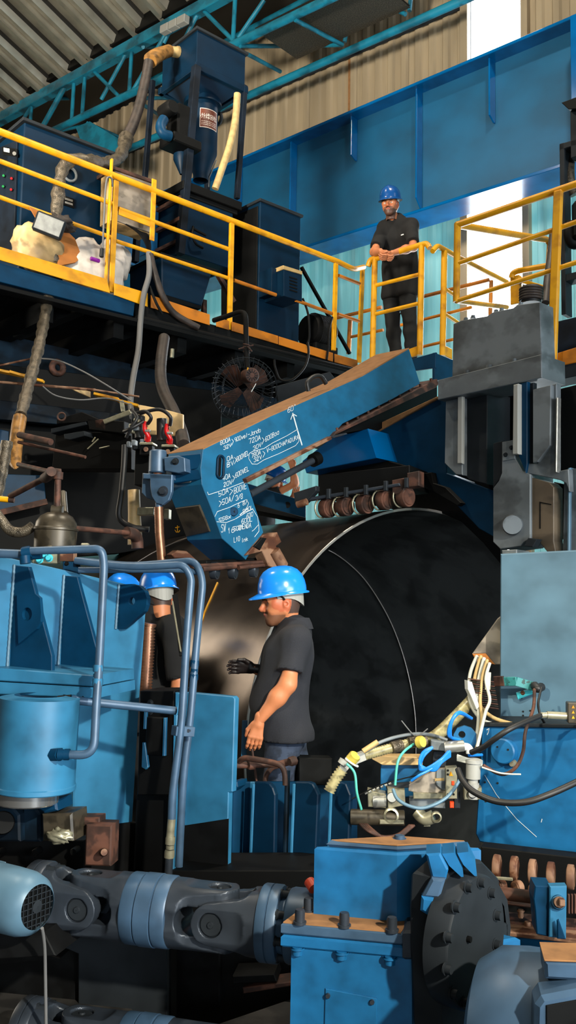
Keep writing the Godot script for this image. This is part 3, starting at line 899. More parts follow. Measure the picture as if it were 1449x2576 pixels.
func platform() -> void:
	PL = frp(on_y(580, 840, DECK), HP)
	var xr := lp(PL, 900, 912).x
	var xl := lp(PL, -160, 600).x
	var o := th("work_platform", "raised steel work platform with a blue edge beam and black underside", "platform")
	var m := MB.new()
	m.box(PL * Transform3D(Basis(), Vector3((xl + xr) / 2, -0.05, -1.45)), Vector3(xr - xl, 0.08, 2.8), 0.0)
	m.box(PL * Transform3D(Basis(), Vector3(xr + 0.85, -0.05, -2.0)), Vector3(1.7, 0.08, 1.7), 0.0)
	pt(m, "deck", M.soot, o)
	# blue edge beam on the left, black further right
	var xm := lp(PL, 345, 780).x
	m = MB.new()
	ep(m, PL, [-160, 615, 340, 757, 336, 795, -160, 668], 0.0, 0.06)
	pt(m, "edge_beam", M.blue_deep, o)
	m = MB.new()
	ep(m, PL, [340, 762, 900, 918, 900, 938, 340, 800], -0.01, 0.06)
	pt(m, "edge_beam", M.soot, o, "black edge beam")
	m = MB.new()
	m.bar(wp(PL, -160, 690, 0.03), wp(PL, 900, 945, 0.03), 0.12, 0.03)
	pt(m, "lower_lip", M.black, o)
	m = MB.new()
	m.cyl(wp(PL, 345, 800, 0.05), wp(PL, 900, 935, 0.05), 0.03, 8)
	pt(m, "conduit", M.soot, o)
	for i in 7:
		m = MB.new()
		var x := xl + 0.3 + i * (xr - xl - 0.5) / 6.0
		m.box(PL * Transform3D(Basis(), Vector3(x, -0.17, -1.45)), Vector3(0.1, 0.18, 2.7), 0.0)
		pt(m, "joist", M.soot, o)
	# deep dark beam below, further back
	m = MB.new()
	ep(m, PL, [-160, 800, 900, 1050, 900, 1120, -160, 880], -0.9, 0.3)
	pt(m, "main_beam", M.soot_blue, o)
	m = MB.new()
	ep(m, PL, [-160, 876, 900, 1112, 900, 1124, -160, 892], -0.78, 0.5)
	pt(m, "beam_flange", M.soot, o)
	for s in [[240, 860, 420, 800], [40, 840, 200, 775]]:
		m = MB.new()
		m.bar(wp(PL, s[0], s[1], -0.7), wp(PL, s[2], s[3], -0.1), 0.1, 0.1)
		pt(m, "brace", M.soot, o)
	# lifting ring hanging under the beam
	m = MB.new()
	m.torus(Transform3D(PL.basis * Basis(Vector3.RIGHT, PI / 2), wp(PL, 145, 925, -0.7)), 0.055, 0.028, 18, 8)
	pt(m, "lifting_ring", M.rust, o)
	m = MB.new()
	m.cyl(at(434, 878, 8.2), at(432, 900, 8.2), 0.02, 8)
	pt(m, "hook", M.zinc, o)
	# railing
	o = th("handrail", "long yellow handrail with toe board along the front of the raised platform", "handrail")
	pt(pole(PL, -120, 285, 852, 659, 0.029), "top_rail", M.yellow, o)
	m = MB.new()
	m.tube(bent(PackedVector3Array([wp(PL, 850, 658, -0.03), wp(PL, 890, 678, -0.03), wp(PL, 915, 672, -0.16)]), 0.1), 0.028, 12)
	pt(m, "rail_end", M.yellow, o)
	pt(pole(PL, -120, 360, 284, 513, 0.02), "mid_rail", M.yellow, o)
	pt(pole(PL, 298, 525, 578, 628, 0.02), "mid_rail", M.yellow, o)
	pt(pole(PL, -120, 453, 282, 598, 0.018), "mid_rail", M.yellow, o)
	pt(pole(PL, 291, 606, 578, 701, 0.018), "mid_rail", M.yellow, o)
	pt(pole(PL, 588, 705, 694, 742, 0.018), "mid_rail", M.yellow_old_shaded, o)
	pt(pole(PL, 744, 755, 838, 790, 0.018), "mid_rail", M.yellow_old_shaded, o)
	pt(pole(PL, 852, 693, 905, 714, 0.018), "mid_rail", M.yellow_old_shaded, o)
	pt(pole(PL, 850, 790, 903, 808, 0.018), "mid_rail", M.yellow_old_shaded, o)
	for s in [[292, 455, 279, 735, 0.05, 0.025], [281, 400, 266, 706, 0.02, 0.03], [388, 451, 382, 605, 0.05, 0.012], [583, 562, 577, 830, 0.05, 0.03], [845, 663, 839, 882, 0.05, 0.03]]:
		m = MB.new()
		m.bar(wp(PL, s[0], s[1], -0.02), wp(PL, s[2], s[3], -0.02), s[4], s[5], PL.basis.z, 0.004)
		pt(m, "post", M.yellow, o)
	m = MB.new()
	m.bar(wp(PL, 298, 533, -0.02), wp(PL, 378, 564, -0.02), 0.05, 0.012, PL.basis.z)
	pt(m, "box_bracket", M.yellow, o)
	m = MB.new()
	m.bar(wp(PL, 912, 672, -0.2), wp(PL, 903, 912, -0.2), 0.05, 0.03, PL.basis.z)
	pt(m, "post", M.yellow, o)
	for s in [[-160, 572, 270, 702, 277, 737, -160, 606, 0], [288, 712, 372, 737, 372, 772, 288, 742, 0], [380, 742, 528, 791, 528, 818, 380, 774, 1], [545, 798, 577, 807, 577, 830, 545, 821, 1], [584, 809, 700, 845, 700, 866, 584, 832, 1], [702, 846, 838, 888, 838, 910, 702, 867, 1], [842, 890, 900, 906, 900, 926, 842, 911, 1]]:
		m = MB.new()
		ep(m, PL, s.slice(0, 8), 0.02, 0.012, 0.002)
		pt(m, "toe_board", M.yellow if s[8] == 0 else M.yellow_old_shaded, o)  # boards on the right get shade as a darker orange
	back_rails()
	cabinets()
	hopper()
	clutter()
func back_rails() -> void:
	var GF := fr(1000, 650, 8.9, HA)
	var o := th("safety_gate", "yellow gate rail the leaning worker rests his arms on", "gate")
	var m := MB.new()
	m.tube(bent(PackedVector3Array([wp(GF, 926, 670), wp(GF, 932, 652), wp(GF, 950, 650), wp(GF, 1058, 616), wp(GF, 1074, 612), wp(GF, 1081, 624)]), 0.05), 0.028, 12)
	pt(m, "top_rail", M.yellow, o)
	for s in [[943, 652, 937, 900], [1061, 618, 1056, 893]]:
		pt(pole(GF, s[0], s[1], s[2], s[3], 0.03, 0.0), "post", M.yellow, o)
	for s in [[946, 718, 1056, 690], [945, 790, 1055, 763]]:
		pt(pole(GF, s[0], s[1], s[2], s[3], 0.02, 0.0), "mid_rail", M.yellow, o)
	m = MB.new(); ep(m, GF, [1028, 878, 1056, 868, 1056, 893, 1034, 898], 0.0, 0.02)
	pt(m, "toe_plate", M.yellow, o)
	# the railing right of the gate, running away
	var RF := fr(1115, 640, 8.6, HB)
	o = th("passage_handrail", "yellow passage handrail just right of the gate, leading away", "handrail")
	m = MB.new()
	m.tube(bent(PackedVector3Array([wp(RF, 1088, 632), wp(RF, 1100, 618), wp(RF, 1146, 644), wp(RF, 1275, 710)]), 0.04), 0.026, 12)
	pt(m, "top_rail", M.yellow, o)
	pt(pole(RF, 1118, 632, 1113, 895, 0.03, 0.0), "post", M.yellow, o)
	pt(pole(RF, 1121, 728, 1150, 747, 0.018, 0.0), "mid_rail", M.yellow, o)
	pt(pole(RF, 1119, 790, 1154, 813, 0.018, 0.0), "mid_rail", M.yellow, o)
	m = MB.new(); ep(m, RF, [1119, 868, 1138, 878, 1138, 905, 1119, 893], 0.0, 0.02)
	pt(m, "toe_plate", M.yellow, o)
	# blue trough under the gate
	var TRf := fr(1085, 900, 8.3, HB)
	o = th("blue_trough", "dark blue angled channel under the yellow gate, just left of the gray block", "channel")
	m = MB.new(); ep(m, TRf, [1094, 887, 1140, 905, 1140, 960, 1094, 956], 0.0, 0.03)
	pt(m, "right_plate", M.blue_deep, o)
	var TLf := frp(wp(TRf, 1094, 887), HA)
	m = MB.new(); ep(m, TLf, [1036, 903, 1096, 886, 1095, 925, 1044, 932], 0.0, 0.03)
	pt(m, "left_plate", M.blue_deep, o)
	# rear railing
	var BF := fr(1000, 790, 10.5, HA)
	o = th("rear_handrail", "thin yellow handrail at the back of the walkway, behind the standing worker", "handrail")
	for s in [[846, 800, 960, 773, 0.022], [882, 848, 964, 830, 0.018], [1000, 820, 1020, 815, 0.018], [1065, 746, 1230, 704, 0.022], [1065, 804, 1186, 773, 0.018], [1065, 872, 1140, 854, 0.018]]:
		pt(pole(BF, s[0], s[1], s[2], s[3], s[4], 0.0), "rail", M.yellow_old_shaded, o)
	pt(pole(BF, 881, 806, 877, 890, 0.028, 0.0), "post", M.yellow_old_shaded, o)
	pt(pole(BF, 1236, 706, 1233, 795, 0.022, 0.0), "post", M.yellow_old_shaded, o)
	# right platform
	var QF := fr(1300, 640, 6.4, HA)
	o = th("tall_handrail", "tall yellow three-bar handrail around the platform at the right edge", "handrail")
	for s in [[1150, 566, 1500, 446, 0.026], [1153, 662, 1500, 541, 0.018], [1149, 757, 1500, 644, 0.018]]:
		pt(pole(QF, s[0], s[1], s[2], s[3], s[4], 0.0), "rail", M.yellow, o)
	pt(pole(QF, 1151, 562, 1148, 760, 0.026, 0.0), "corner_post", M.yellow, o)
	m = MB.new()
	m.bar(wp(QF, 1405, 480, 0.02), wp(QF, 1388, 924, 0.02), 0.062, 0.04, QF.basis.z, 0.008)
	pt(m, "post", M.yellow, o)
	m = MB.new()
	m.tube(bent(PackedVector3Array([wp(QF, 1150, 566), at(1375, 603, 7.9), at(1384, 612, 7.9), at(1378, 700, 7.9)]), 0.1), 0.028, 12)
	pt(m, "side_rail", M.yellow, o)
	m = MB.new()
	m.cyl(wp(QF, 1149, 757), at(1275, 773, 7.7), 0.02, 10)
	pt(m, "side_rail", M.yellow, o)
	m = MB.new(); ep(m, QF, [1402, 888, 1520, 852, 1520, 896, 1400, 922], 0.0, 0.015)
	pt(m, "toe_board", M.yellow_old_shaded, o)
	m = MB.new(); ep(m, QF, [1376, 928, 1520, 892, 1520, 930, 1376, 962], -0.01, 0.2)
	pt(m, "channel_beam", M.gray_dark, o)
	m = MB.new(); ep(m, QF, [1404, 808, 1520, 780, 1520, 890, 1402, 890], -0.3, 0.1)
	pt(m, "back_plate", M.navy_dirty, o)
	# short yellow frame by the bellows
	var SF := fr(1300, 720, 7.2, HA)
	o = th("valve_bracket", "short yellow bracket with a plate, just left of the black bellows", "bracket")
	m = MB.new(); bp(m, SF, 1283, 696, 1306, 762, 0.0, 0.05)
	pt(m, "plate", M.yellow, o)
	m = MB.new()
	m.tube(bent(PackedVector3Array([wp(SF, 1287, 700), wp(SF, 1289, 688), wp(SF, 1300, 682), wp(SF, 1382, 668)]), 0.05), 0.024, 10)
	pt(m, "rail", M.yellow, o)
	m = MB.new()
	m.bar(wp(SF, 1306, 706), wp(SF, 1376, 726), 0.06, 0.03)
	pt(m, "brace", M.yellow, o)
	o = th("rubber_bellows", "ribbed dark rubber bellows standing on the gray block", "bellows")
	for i in 5:
		m = MB.new()
		m.torus(Transform3D(Basis(), at(1336, 728 + i * 6.5, 6.3)), 0.075, 0.011, 20, 8)
		pt(m, "ring", M.hose_dark, o)
	m = MB.new(); m.cyl(at(1336, 722, 6.3), at(1336, 764, 6.3), 0.068, 18)
	pt(m, "sleeve", M.rubber, o)
	m = MB.new()
	m.tube(curve(pts([1391, 590, 6.9, 1386, 640, 6.8, 1378, 700, 6.7, 1372, 762, 6.6])), 0.03, 10)
	one(m, "ribbed_hose", M.hose_dark, "dark hose behind the tall yellow post, dropping to the gray block", "hose")
func blob(m: MB, t: Transform3D, sd: int, amp: float, seg := 22, flat_at := -0.75) -> void:
	var nz := FastNoiseLite.new()
	nz.seed = sd; nz.frequency = 0.9; nz.fractal_octaves = 3
	var rings := 14
	var g := []
	for i in rings + 1:
		var row := []
		for j in seg:
			var a := -PI / 2 + PI * i / rings
			var b := TAU * j / seg
			var d := Vector3(cos(a) * cos(b), sin(a), cos(a) * sin(b))
			var q := d * (1.0 + amp * nz.get_noise_3dv(d * 2.2))
			q.y = maxf(q.y, flat_at)
			row.append(t * q)
		g.append(row)
	var nr := []
	for i in rings + 1:
		var row := []
		for j in seg:
			var u: Vector3 = g[i][(j + 1) % seg] - g[i][(j + seg - 1) % seg]
			var w: Vector3 = g[mini(i + 1, rings)][j] - g[maxi(i - 1, 0)][j]
			var nn := u.cross(w).normalized()
			if nn.length() < 0.5: nn = (g[i][j] - t.origin).normalized()
			row.append(nn if nn.dot(g[i][j] - t.origin) > 0.0 else -nn)
		nr.append(row)
	for i in rings:
		for j in seg:
			var k := (j + 1) % seg
			m.squad(g[i][j], g[i][k], g[i + 1][k], g[i + 1][j], nr[i][j], nr[i][k], nr[i + 1][k], nr[i + 1][j])
func cabinets() -> void:
	# left control cabinet
	var o := th("control_cabinet", "big dark blue cabinet with push buttons behind the left of the handrail", "cabinet")
	var z := -0.42
	var a := lp(PL, 62, 306, z); var b := lp(PL, 292, 400, z)
	var m := MB.new()
	var bx := Transform3D(Basis(), Vector3((a.x + b.x) / 2, a.y / 2, z - 0.6))
	m.box(PL * bx, Vector3(b.x - a.x, a.y, 1.2), 0.01)
	pt(m, "body", M.navy, o)
	m = MB.new()
	m.box(PL * Transform3D(Basis(), Vector3((a.x + b.x) / 2, a.y + 0.01, z - 0.6)), Vector3(b.x - a.x + 0.06, 0.03, 1.26), 0.004)
	pt(m, "lid", M.gray_dark, o)
	var CF := frp(PL * Vector3(a.x, 0, z), HQ)
	m = MB.new(); ep(m, CF, [-60, 395, 42, 352, 34, 640, -60, 660], 0.02, 0.02)
	var door := pt(m, "door", M.navy_dirty, o)
	m = MB.new(); ep(m, CF, [5, 368, 40, 374, 41, 394, 6, 388], 0.035, 0.016)
	pt(m, "display_frame", M.black, door)
	m = MB.new(); ep(m, CF, [9, 371, 23, 374, 23, 384, 9, 381], 0.038, 0.006, 0.001)
	pt(m, "display", M.white, door)
	m = MB.new(); m.cyl(wp(CF, 36, 386, 0.035), wp(CF, 36, 386, 0.06), 0.016, 12)
	pt(m, "dial", M.bright, door)
	for s in [[9, 442, "green"], [29, 449, "red"], [8, 469, "green"], [28, 477, "red"], [10, 408, "black"], [30, 415, "black"]]:
		m = MB.new(); m.cyl(wp(CF, s[0], s[1], 0.02), wp(CF, s[0], s[1], 0.045), 0.012, 12, 0.003)
		pt(m, "push_button", M[s[2]], door)
	m = MB.new()
	m.torus(Transform3D(PL.basis * Basis(Vector3.RIGHT, PI / 2), wp(PL, 176, 438, z + 0.02)), 0.062, 0.012, 22, 8)
	pt(m, "ring_port", M.gray_paint, o)
	m = MB.new(); ep(m, PL, [160, 491, 187, 500, 187, 524, 160, 515], z + 0.012, 0.02, 0.002)
	var np := pt(m, "name_plate", M.black, o)
	m = MB.new()
	for k in 2:
		ep(m, PL, [164, 497 + k * 9, 183, 503 + k * 9, 183, 508 + k * 9, 164, 502 + k * 9], z + 0.016, 0.004, 0.0)
	pt(m, "plate_rows", M.bright, np)
	# white control box hung behind the rail
	o = th("terminal_box", "pale gray metal terminal box with a cream side mounted on yellow rail brackets", "box")
	z = -0.16
	a = lp(PL, 287, 432, z); b = lp(PL, 383, 585, z)
	var c := lp(PL, 383, 465, z)
	m = MB.new(); ep(m, PL, [288, 427, 384, 460, 381, 586, 284, 552], z, 0.02)
	pt(m, "front_panel", M.box_gray, o)
	m = MB.new()
	m.prism(PL, poly(PL, [286, 424, 385, 458, 382, 588, 283, 552], z), z - 0.22, z - 0.02, 0.004)
	pt(m, "shell", M.cream, o)
	m = MB.new(); ep(m, PL, [284, 416, 387, 452, 387, 461, 284, 425], z + 0.02, 0.4)
	pt(m, "top_cover", M.rust, o)
	m = MB.new()
	for k in 7:
		m.tube(curve(PackedVector3Array([wp(PL, 300 + k * 5, 556 + k * 2, z - 0.1), wp(PL, 330 + k * 4, 572 + k * 2, z + 0.05), wp(PL, 352 + k * 3, 590, z + 0.08), wp(PL, 366 + k * 2, 612, z + 0.08), wp(PL, 372 + k, 632, z + 0.06)])), 0.008, 6)
	pt(m, "cable_bundle", M.black, o)
	# tall cabinet right of the hopper
	o = th("tall_cabinet", "tall plain dark blue cabinet between the hopper machine and the leaning worker", "cabinet")
	z = -0.3
	a = lp(PL, 655, 506, z); b = lp(PL, 757, 545, z)
	m = MB.new()
	m.box(PL * Transform3D(Basis(), Vector3((a.x + b.x) / 2, a.y / 2, z - 0.3)), Vector3(b.x - a.x, a.y, 0.6), 0.008)
	pt(m, "body", M.navy, o)
	m = MB.new()
	m.box(PL * Transform3D(Basis(), Vector3((a.x + b.x) / 2, a.y + 0.01, z - 0.3)), Vector3(b.x - a.x + 0.04, 0.03, 0.64), 0.004)
	pt(m, "lid", M.gray_dark, o)
	var DF := frp(PL * Vector3(a.x, 0, z), HQ)
	m = MB.new(); ep(m, DF, [556, 556, 648, 518, 644, 826, 556, 850], 0.012, 0.012)
	pt(m, "door", M.black, o)
	m = MB.new(); bp(m, PL, 684, 672, 716, 748, z + 0.2, 0.2)
	pt(m, "side_box", M.navy, o)
	m = MB.new(); ep(m, PL, [714, 675, 760, 690, 760, 758, 714, 744], z + 0.3, 0.3)
	var fan := pt(m, "fan_box", M.navy, o)
	for k in 5:
		m = MB.new(); ep(m, PL, [729, 695 + k * 8, 748, 701 + k * 8, 748, 704 + k * 8, 729, 698 + k * 8], z + 0.308, 0.01, 0.0)
		pt(m, "louver", M.black, fan)
	m = MB.new(); ep(m, PL, [713, 667, 761, 682, 761, 691, 713, 677], z + 0.31, 0.2)
	pt(m, "paper_label", M.hose_tan, fan)
	# black motor behind the corner of the rail and its strut
	o = th("blower_motor", "round black blower motor on the deck near the end of the handrail", "motor")
	m = MB.new()
	var c0 := wp(PL, 800, 838, -0.5)
	m.lathe(Transform3D(up_basis(PL.basis.x), c0), [Vector2(0.001, -0.16), Vector2(0.17, -0.16), Vector2(0.2, -0.1), Vector2(0.2, 0.1), Vector2(0.17, 0.14), Vector2(0.001, 0.14)], 22)
	pt(m, "housing", M.black, o)
	for k in 12:
		m = MB.new()
		m.torus(Transform3D(up_basis(PL.basis.x), c0 + PL.basis.x * (-0.1 + k * 0.018)), 0.2, 0.006, 20, 6)
		pt(m, "cooling_fin", M.soot, o)
	m = MB.new(); m.box(Transform3D(PL.basis, c0 + Vector3(0, -0.24, 0)), Vector3(0.34, 0.16, 0.3), 0.01)
	pt(m, "foot", M.soot, o)
	m = MB.new(); m.bar(wp(PL, 758, 672, -0.5), wp(PL, 880, 890, -0.5), 0.035, 0.03)
	one(m, "diagonal_strut", M.soot, "thin black diagonal strut right of the tall cabinet", "strut")
	m = MB.new(); m.tube(curve(PackedVector3Array([wp(PL, 762, 752, -0.1), wp(PL, 775, 790, 0.03), wp(PL, 778, 845, 0.03), wp(PL, 772, 868, 0.03)])), 0.012, 8)
	one(m, "power_cable", M.black, "short black cable hanging from the louvred box past the toe board", "cable")
	m = MB.new(); m.tube(curve(PackedVector3Array([wp(PL, 836, 798, 0.0), wp(PL, 828, 830, 0.05), wp(PL, 826, 870, 0.05), wp(PL, 822, 905, 0.05)])), 0.012, 8)
	one(m, "loose_cable", M.black, "black cable hanging from the round blower motor over the orange toe board", "cable")
func hopper() -> void:
	var o := th("flux_hopper", "dark blue flux hopper on four legs with a cylinder and brown label", "hopper")
	var z := -0.5
	var c0 := wp(PL, 494, 168, z)
	var LF := frp(c0, HQ)
	var ytop := lp(PL, 500, 74, z).y
	var ybot := lp(PL, 494, 168, z).y
	var x0 := lp(PL, 494, 168, z).x
	var x1 := lp(PL, 616, 214, z).x
	var s := x1 - x0
	var mid := PL * Vector3((x0 + x1) / 2, 0, z - s / 2)
	var m := MB.new()
	m.box(Transform3D(PL.basis, mid + Vector3(0, (ytop + ybot) / 2, 0)), Vector3(s, ytop - ybot, s), 0.006)
	pt(m, "bin", M.navy, o)
	m = MB.new()
	m.box(Transform3D(PL.basis, mid + Vector3(0, ytop, 0)), Vector3(s + 0.05, 0.03, s + 0.05), 0.004)
	pt(m, "rim", M.gray_dark, o)
	# dirty panel on the left face
	m = MB.new()
	for k in 4:
		var dx := [Vector3(0, 0, 1), Vector3(1, 0, 0), Vector3(0, 0, -1), Vector3(-1, 0, 0)]
		var d: Vector3 = PL.basis * dx[k]
		m.box(Transform3D(Basis(d.cross(Vector3.UP), Vector3.UP, -d), mid + Vector3(0, ybot, 0) + d * s / 2), Vector3(s + 0.06, 0.07, 0.05), 0.004)
	pt(m, "frame", M.navy, o)
	var yn := lp(PL, 508, 264, z - s / 2).y
	m = MB.new()
	var w := 0.13
	var cr := [[-1, 1], [1, 1], [1, -1], [-1, -1]]
	for k in 4:
		var p: Array = cr[k]; var q: Array = cr[(k + 1) % 4]
		var A := mid + PL.basis * Vector3(p[0] * s * 0.47, 0, p[1] * s * 0.47) + Vector3(0, ybot, 0)
		var B := mid + PL.basis * Vector3(q[0] * s * 0.47, 0, q[1] * s * 0.47) + Vector3(0, ybot, 0)
		var C := mid + PL.basis * Vector3(q[0] * w, 0, q[1] * w) + Vector3(0, yn, 0)
		var D := mid + PL.basis * Vector3(p[0] * w, 0, p[1] * w) + Vector3(0, yn, 0)
		m.flat(A, B, C, A + B - mid * 2.0 + Vector3(0, -9, 0)); m.flat(A, C, D, A + B - mid * 2.0 + Vector3(0, -9, 0))
	pt(m, "funnel", M.navy, o)
	for l in [[494, 168, 452, 640, 0.0, 0.075], [616, 216, 596, 500, 0.0, 0.05]]:
		m = MB.new()
		m.bar(wp(PL, l[0], l[1], z), wp(PL, l[2], l[3], z + 0.02), l[5], l[5], PL.basis.z, 0.004)
		pt(m, "leg", M.navy_dirty, o)
	m = MB.new()
	m.bar(wp(LF, 384, 203), wp(LF, 364, 455), 0.05, 0.05, PL.basis.z, 0.004)
	pt(m, "leg", M.navy_dirty, o)
	m = MB.new()
	m.bar(mid + PL.basis * Vector3(s / 2, 0, -s / 2) + Vector3(0, ybot, 0), mid + PL.basis * Vector3(s / 2, 0, -s / 2) + Vector3(0, 1.0, 0), 0.05, 0.05, PL.basis.z, 0.004)
	pt(m, "leg", M.navy_dirty, o)
	# cylinder and cone
	var yc := lp(PL, 508, 388, z - s / 2).y
	var yb := lp(PL, 505, 455, z - s / 2).y
	m = MB.new()
	m.lathe(Transform3D(Basis(), mid), [Vector2(0.08, yb), Vector2(0.08, yb + 0.06), Vector2(0.165, yc), Vector2(0.165, yn - 0.02), Vector2(0.2, yn - 0.02), Vector2(0.2, yn + 0.03), Vector2(0.05, yn + 0.03)], 28)
	var cy := pt(m, "cylinder", M.navy, o)
	m = MB.new()
	m.torus(Transform3D(up_basis(PL.basis.x), mid + PL.basis * Vector3(0.16, 0, 0.06) + Vector3(0, yn - 0.12, 0)), 0.06, 0.018, 20, 8)
	pt(m, "port_ring", M.gray_dark, cy)
	m = MB.new()
	m.bar(mid + PL.basis * Vector3(0.175, yc - 0.02, 0.03), mid + PL.basis * Vector3(0.085, yb + 0.05, 0.03), 0.018, 0.01)
	m.bar(mid + PL.basis * Vector3(0.085, yb + 0.05, 0.03), mid + PL.basis * Vector3(0.085, yb - 0.05, 0.03), 0.018, 0.01)
	pt(m, "bright_edge", M.bright, cy)
	# brown label wrapped on the cylinder
	label_patch(o, mid, 0.168, lp(PL, 522, 298, z - s / 2).y, lp(PL, 522, 346, z - s / 2).y)
	# blower on the left of the cylinder
	var bc := at(438, 318, 8.7)
	m = MB.new(); m.box(Transform3D(PL.basis, bc + PL.basis * Vector3(0.08, 0, 0)), Vector3(0.22, 0.42, 0.22), 0.02)
	m.box(Transform3D(PL.basis, bc + PL.basis * Vector3(0.05, -0.2, 0.05)), Vector3(0.34, 0.1, 0.26), 0.012)
	var bl := pt(m, "blower", M.black, o)
	m = MB.new()
	m.tube(curve(pts([412, 300, 8.5, 404, 318, 8.45, 410, 336, 8.45, 428, 343, 8.5])), 0.05, 14)
	pt(m, "elbow", M.blue_deep, bl)
	m = MB.new()
	m.lathe(Transform3D(up_basis(PL.basis.z), at(425, 275, 8.55)), [Vector2(0.001, 0.08), Vector2(0.06, 0.08), Vector2(0.075, 0.05), Vector2(0.075, -0.1)], 16)
	pt(m, "blower_cap", M.black, bl)
	m = MB.new(); m.lathe(Transform3D(Basis(), at(458, 410, 8.8)), [Vector2(0.02, -0.12), Vector2(0.09, 0.03), Vector2(0.09, 0.1), Vector2(0.001, 0.1)], 16)
	pt(m, "dust_cup", M.navy, bl)
	# lower chest with heavy lid
	var k0 := lp(PL, 458, 452, z + 0.02); var k1 := lp(PL, 606, 512, z + 0.02); var k2 := lp(PL, 590, 505, z + 0.02); var k3 := lp(PL, 448, 632, z + 0.02)
	m = MB.new()
	m.box(PL * Transform3D(Basis(), Vector3((k0.x + k1.x) / 2, k0.y - 0.05, z - 0.24)), Vector3(k1.x - k0.x, 0.09, 0.56), 0.006)
	m.box(PL * Transform3D(Basis(), Vector3((k0.x + k1.x) / 2, k0.y - 0.12, z - 0.24)), Vector3(k1.x - k0.x - 0.06, 0.05, 0.5), 0.006)
	pt(m, "lid_flange", M.black, o)
	m = MB.new()
	m.box(PL * Transform3D(Basis(), Vector3((k0.x + 0.03 + k2.x) / 2, (k0.y + k3.y) / 2, z - 0.24)), Vector3(k2.x - k0.x - 0.03, k0.y - k3.y, 0.48), 0.006)
	pt(m, "chest", M.navy, o)
	var KF := frp(PL * Vector3(k0.x + 0.03, 0, z), HQ)
	m = MB.new()
	for k in 3:
		var y: float = k3.y + 0.12 + k * (k0.y - k3.y - 0.3) / 2.0
		m.box(KF * Transform3D(Basis(), Vector3(-0.24, y, 0.03)), Vector3(0.5, 0.04, 0.04), 0.003)
	m.box(KF * Transform3D(Basis(), Vector3(-0.47, (k0.y + k3.y) / 2 - 0.02, 0.03)), Vector3(0.05, k0.y - k3.y, 0.05), 0.003)
	pt(m, "side_frame", M.rust, o)
	m = MB.new(); m.tube(curve(PackedVector3Array([wp(PL, 486, 570, z + 0.03), wp(PL, 484, 590, z + 0.06), wp(PL, 492, 612, z + 0.06), wp(PL, 510, 624, z + 0.03)])), 0.012, 8)
	pt(m, "handle", M.black, o)
	m = MB.new(); m.bar(wp(PL, 486, 575, z + 0.04), wp(PL, 518, 592, z + 0.04), 0.02, 0.02)
	pt(m, "latch", M.black, o)
	# lower trough that tapers to the deck
	z = -0.22
	m = MB.new(); ep(m, PL, [406, 634, 552, 680, 552, 688, 406, 643], z + 0.02, 0.62)
	pt(m, "trough_rim", M.black, o)
	m = MB.new(); ep(m, PL, [407, 640, 534, 684, 508, 770, 408, 742], z, 0.56, 0.01)
	pt(m, "trough", M.navy, o)
	m = MB.new(); ep(m, PL, [408, 738, 508, 770, 505, 778, 408, 755], z + 0.005, 0.55)
	pt(m, "trough_foot", M.black, o)
	for l in [[513, 755, 513, 800], [548, 690, 588, 760]]:
		m = MB.new(); m.bar(wp(PL, l[0], l[1], z - 0.2), wp(PL, l[2], l[3], z - 0.2), 0.045, 0.045)
		pt(m, "stand", M.rust, o)
	# hoses of the hopper
	m = MB.new()
	var inl := wp(LF, 448, 132, 0.01)
	m.tube(PackedVector3Array([wp(LF, 449, 130, -0.01), inl, wp(LF, 420, 128, 0.12)]), [0.055, 0.055, 0.05], 14)
	var hp := PackedVector3Array([wp(LF, 425, 128, 0.1)])
	hp.append_array(pts([398, 138, 8.75, 378, 152, 8.65]))
	pt(m, "inlet_pipe", M.hose_tan, o)
	m = MB.new(); m.tube(curve(hp), [0.062, 0.062, 0.062, 0.062, 0.066, 0.066, 0.07, 0.07, 0.072, 0.074, 0.074, 0.074, 0.074], 14)
	one(m, "taped_hose_end", M.tape, "tape-wrapped pale hose bend at the hopper inlet", "hose")
	m = MB.new(); m.tube(curve(pts([374, 156, 8.65, 366, 200, 8.6, 352, 260, 8.5, 336, 310, 8.4, 316, 352, 8.3])), 0.05, 12)
	one(m, "suction_hose", M.hose_dark, "dark brown hose dropping from the hopper inlet towards the handrail", "hose")
	m = MB.new()
	var q := resample(curve(pts([318, 345, 8.3, 308, 380, 8.1, 296, 400, 7.95, 262, 411, 7.75, 220, 403, 7.5, 182, 402, 7.42, 160, 420, 7.4, 150, 455, 7.38, 145, 500, 7.36, 140, 545, 7.36, 135, 590, 7.36, 131, 660, 7.38])), 0.03)
	var rr := []
	for i in q.size(): rr.append(0.052 + 0.006 * sin(i * 1.7) + 0.005 * sin(i * 0.63) + (0.012 if i < 8 else 0.0))
	m.tube(q, rr, 12)
	one(m, "wrapped_hose", M.foil, "dirty tape-wrapped hose looping over the yellow rail in front of the left cabinet", "hose")
	# flat tan strap right of the hopper
	m = MB.new()
	var sp := curve(pts([597, 236, 8.9, 592, 300, 8.9, 578, 365, 8.9, 560, 420, 8.9, 541, 475, 8.9]))
	m.tube(sp, 0.036, 12)
	one(m, "flat_hose", M.hose_tan, "flat cream hose sagging beside the right leg of the hopper", "hose")
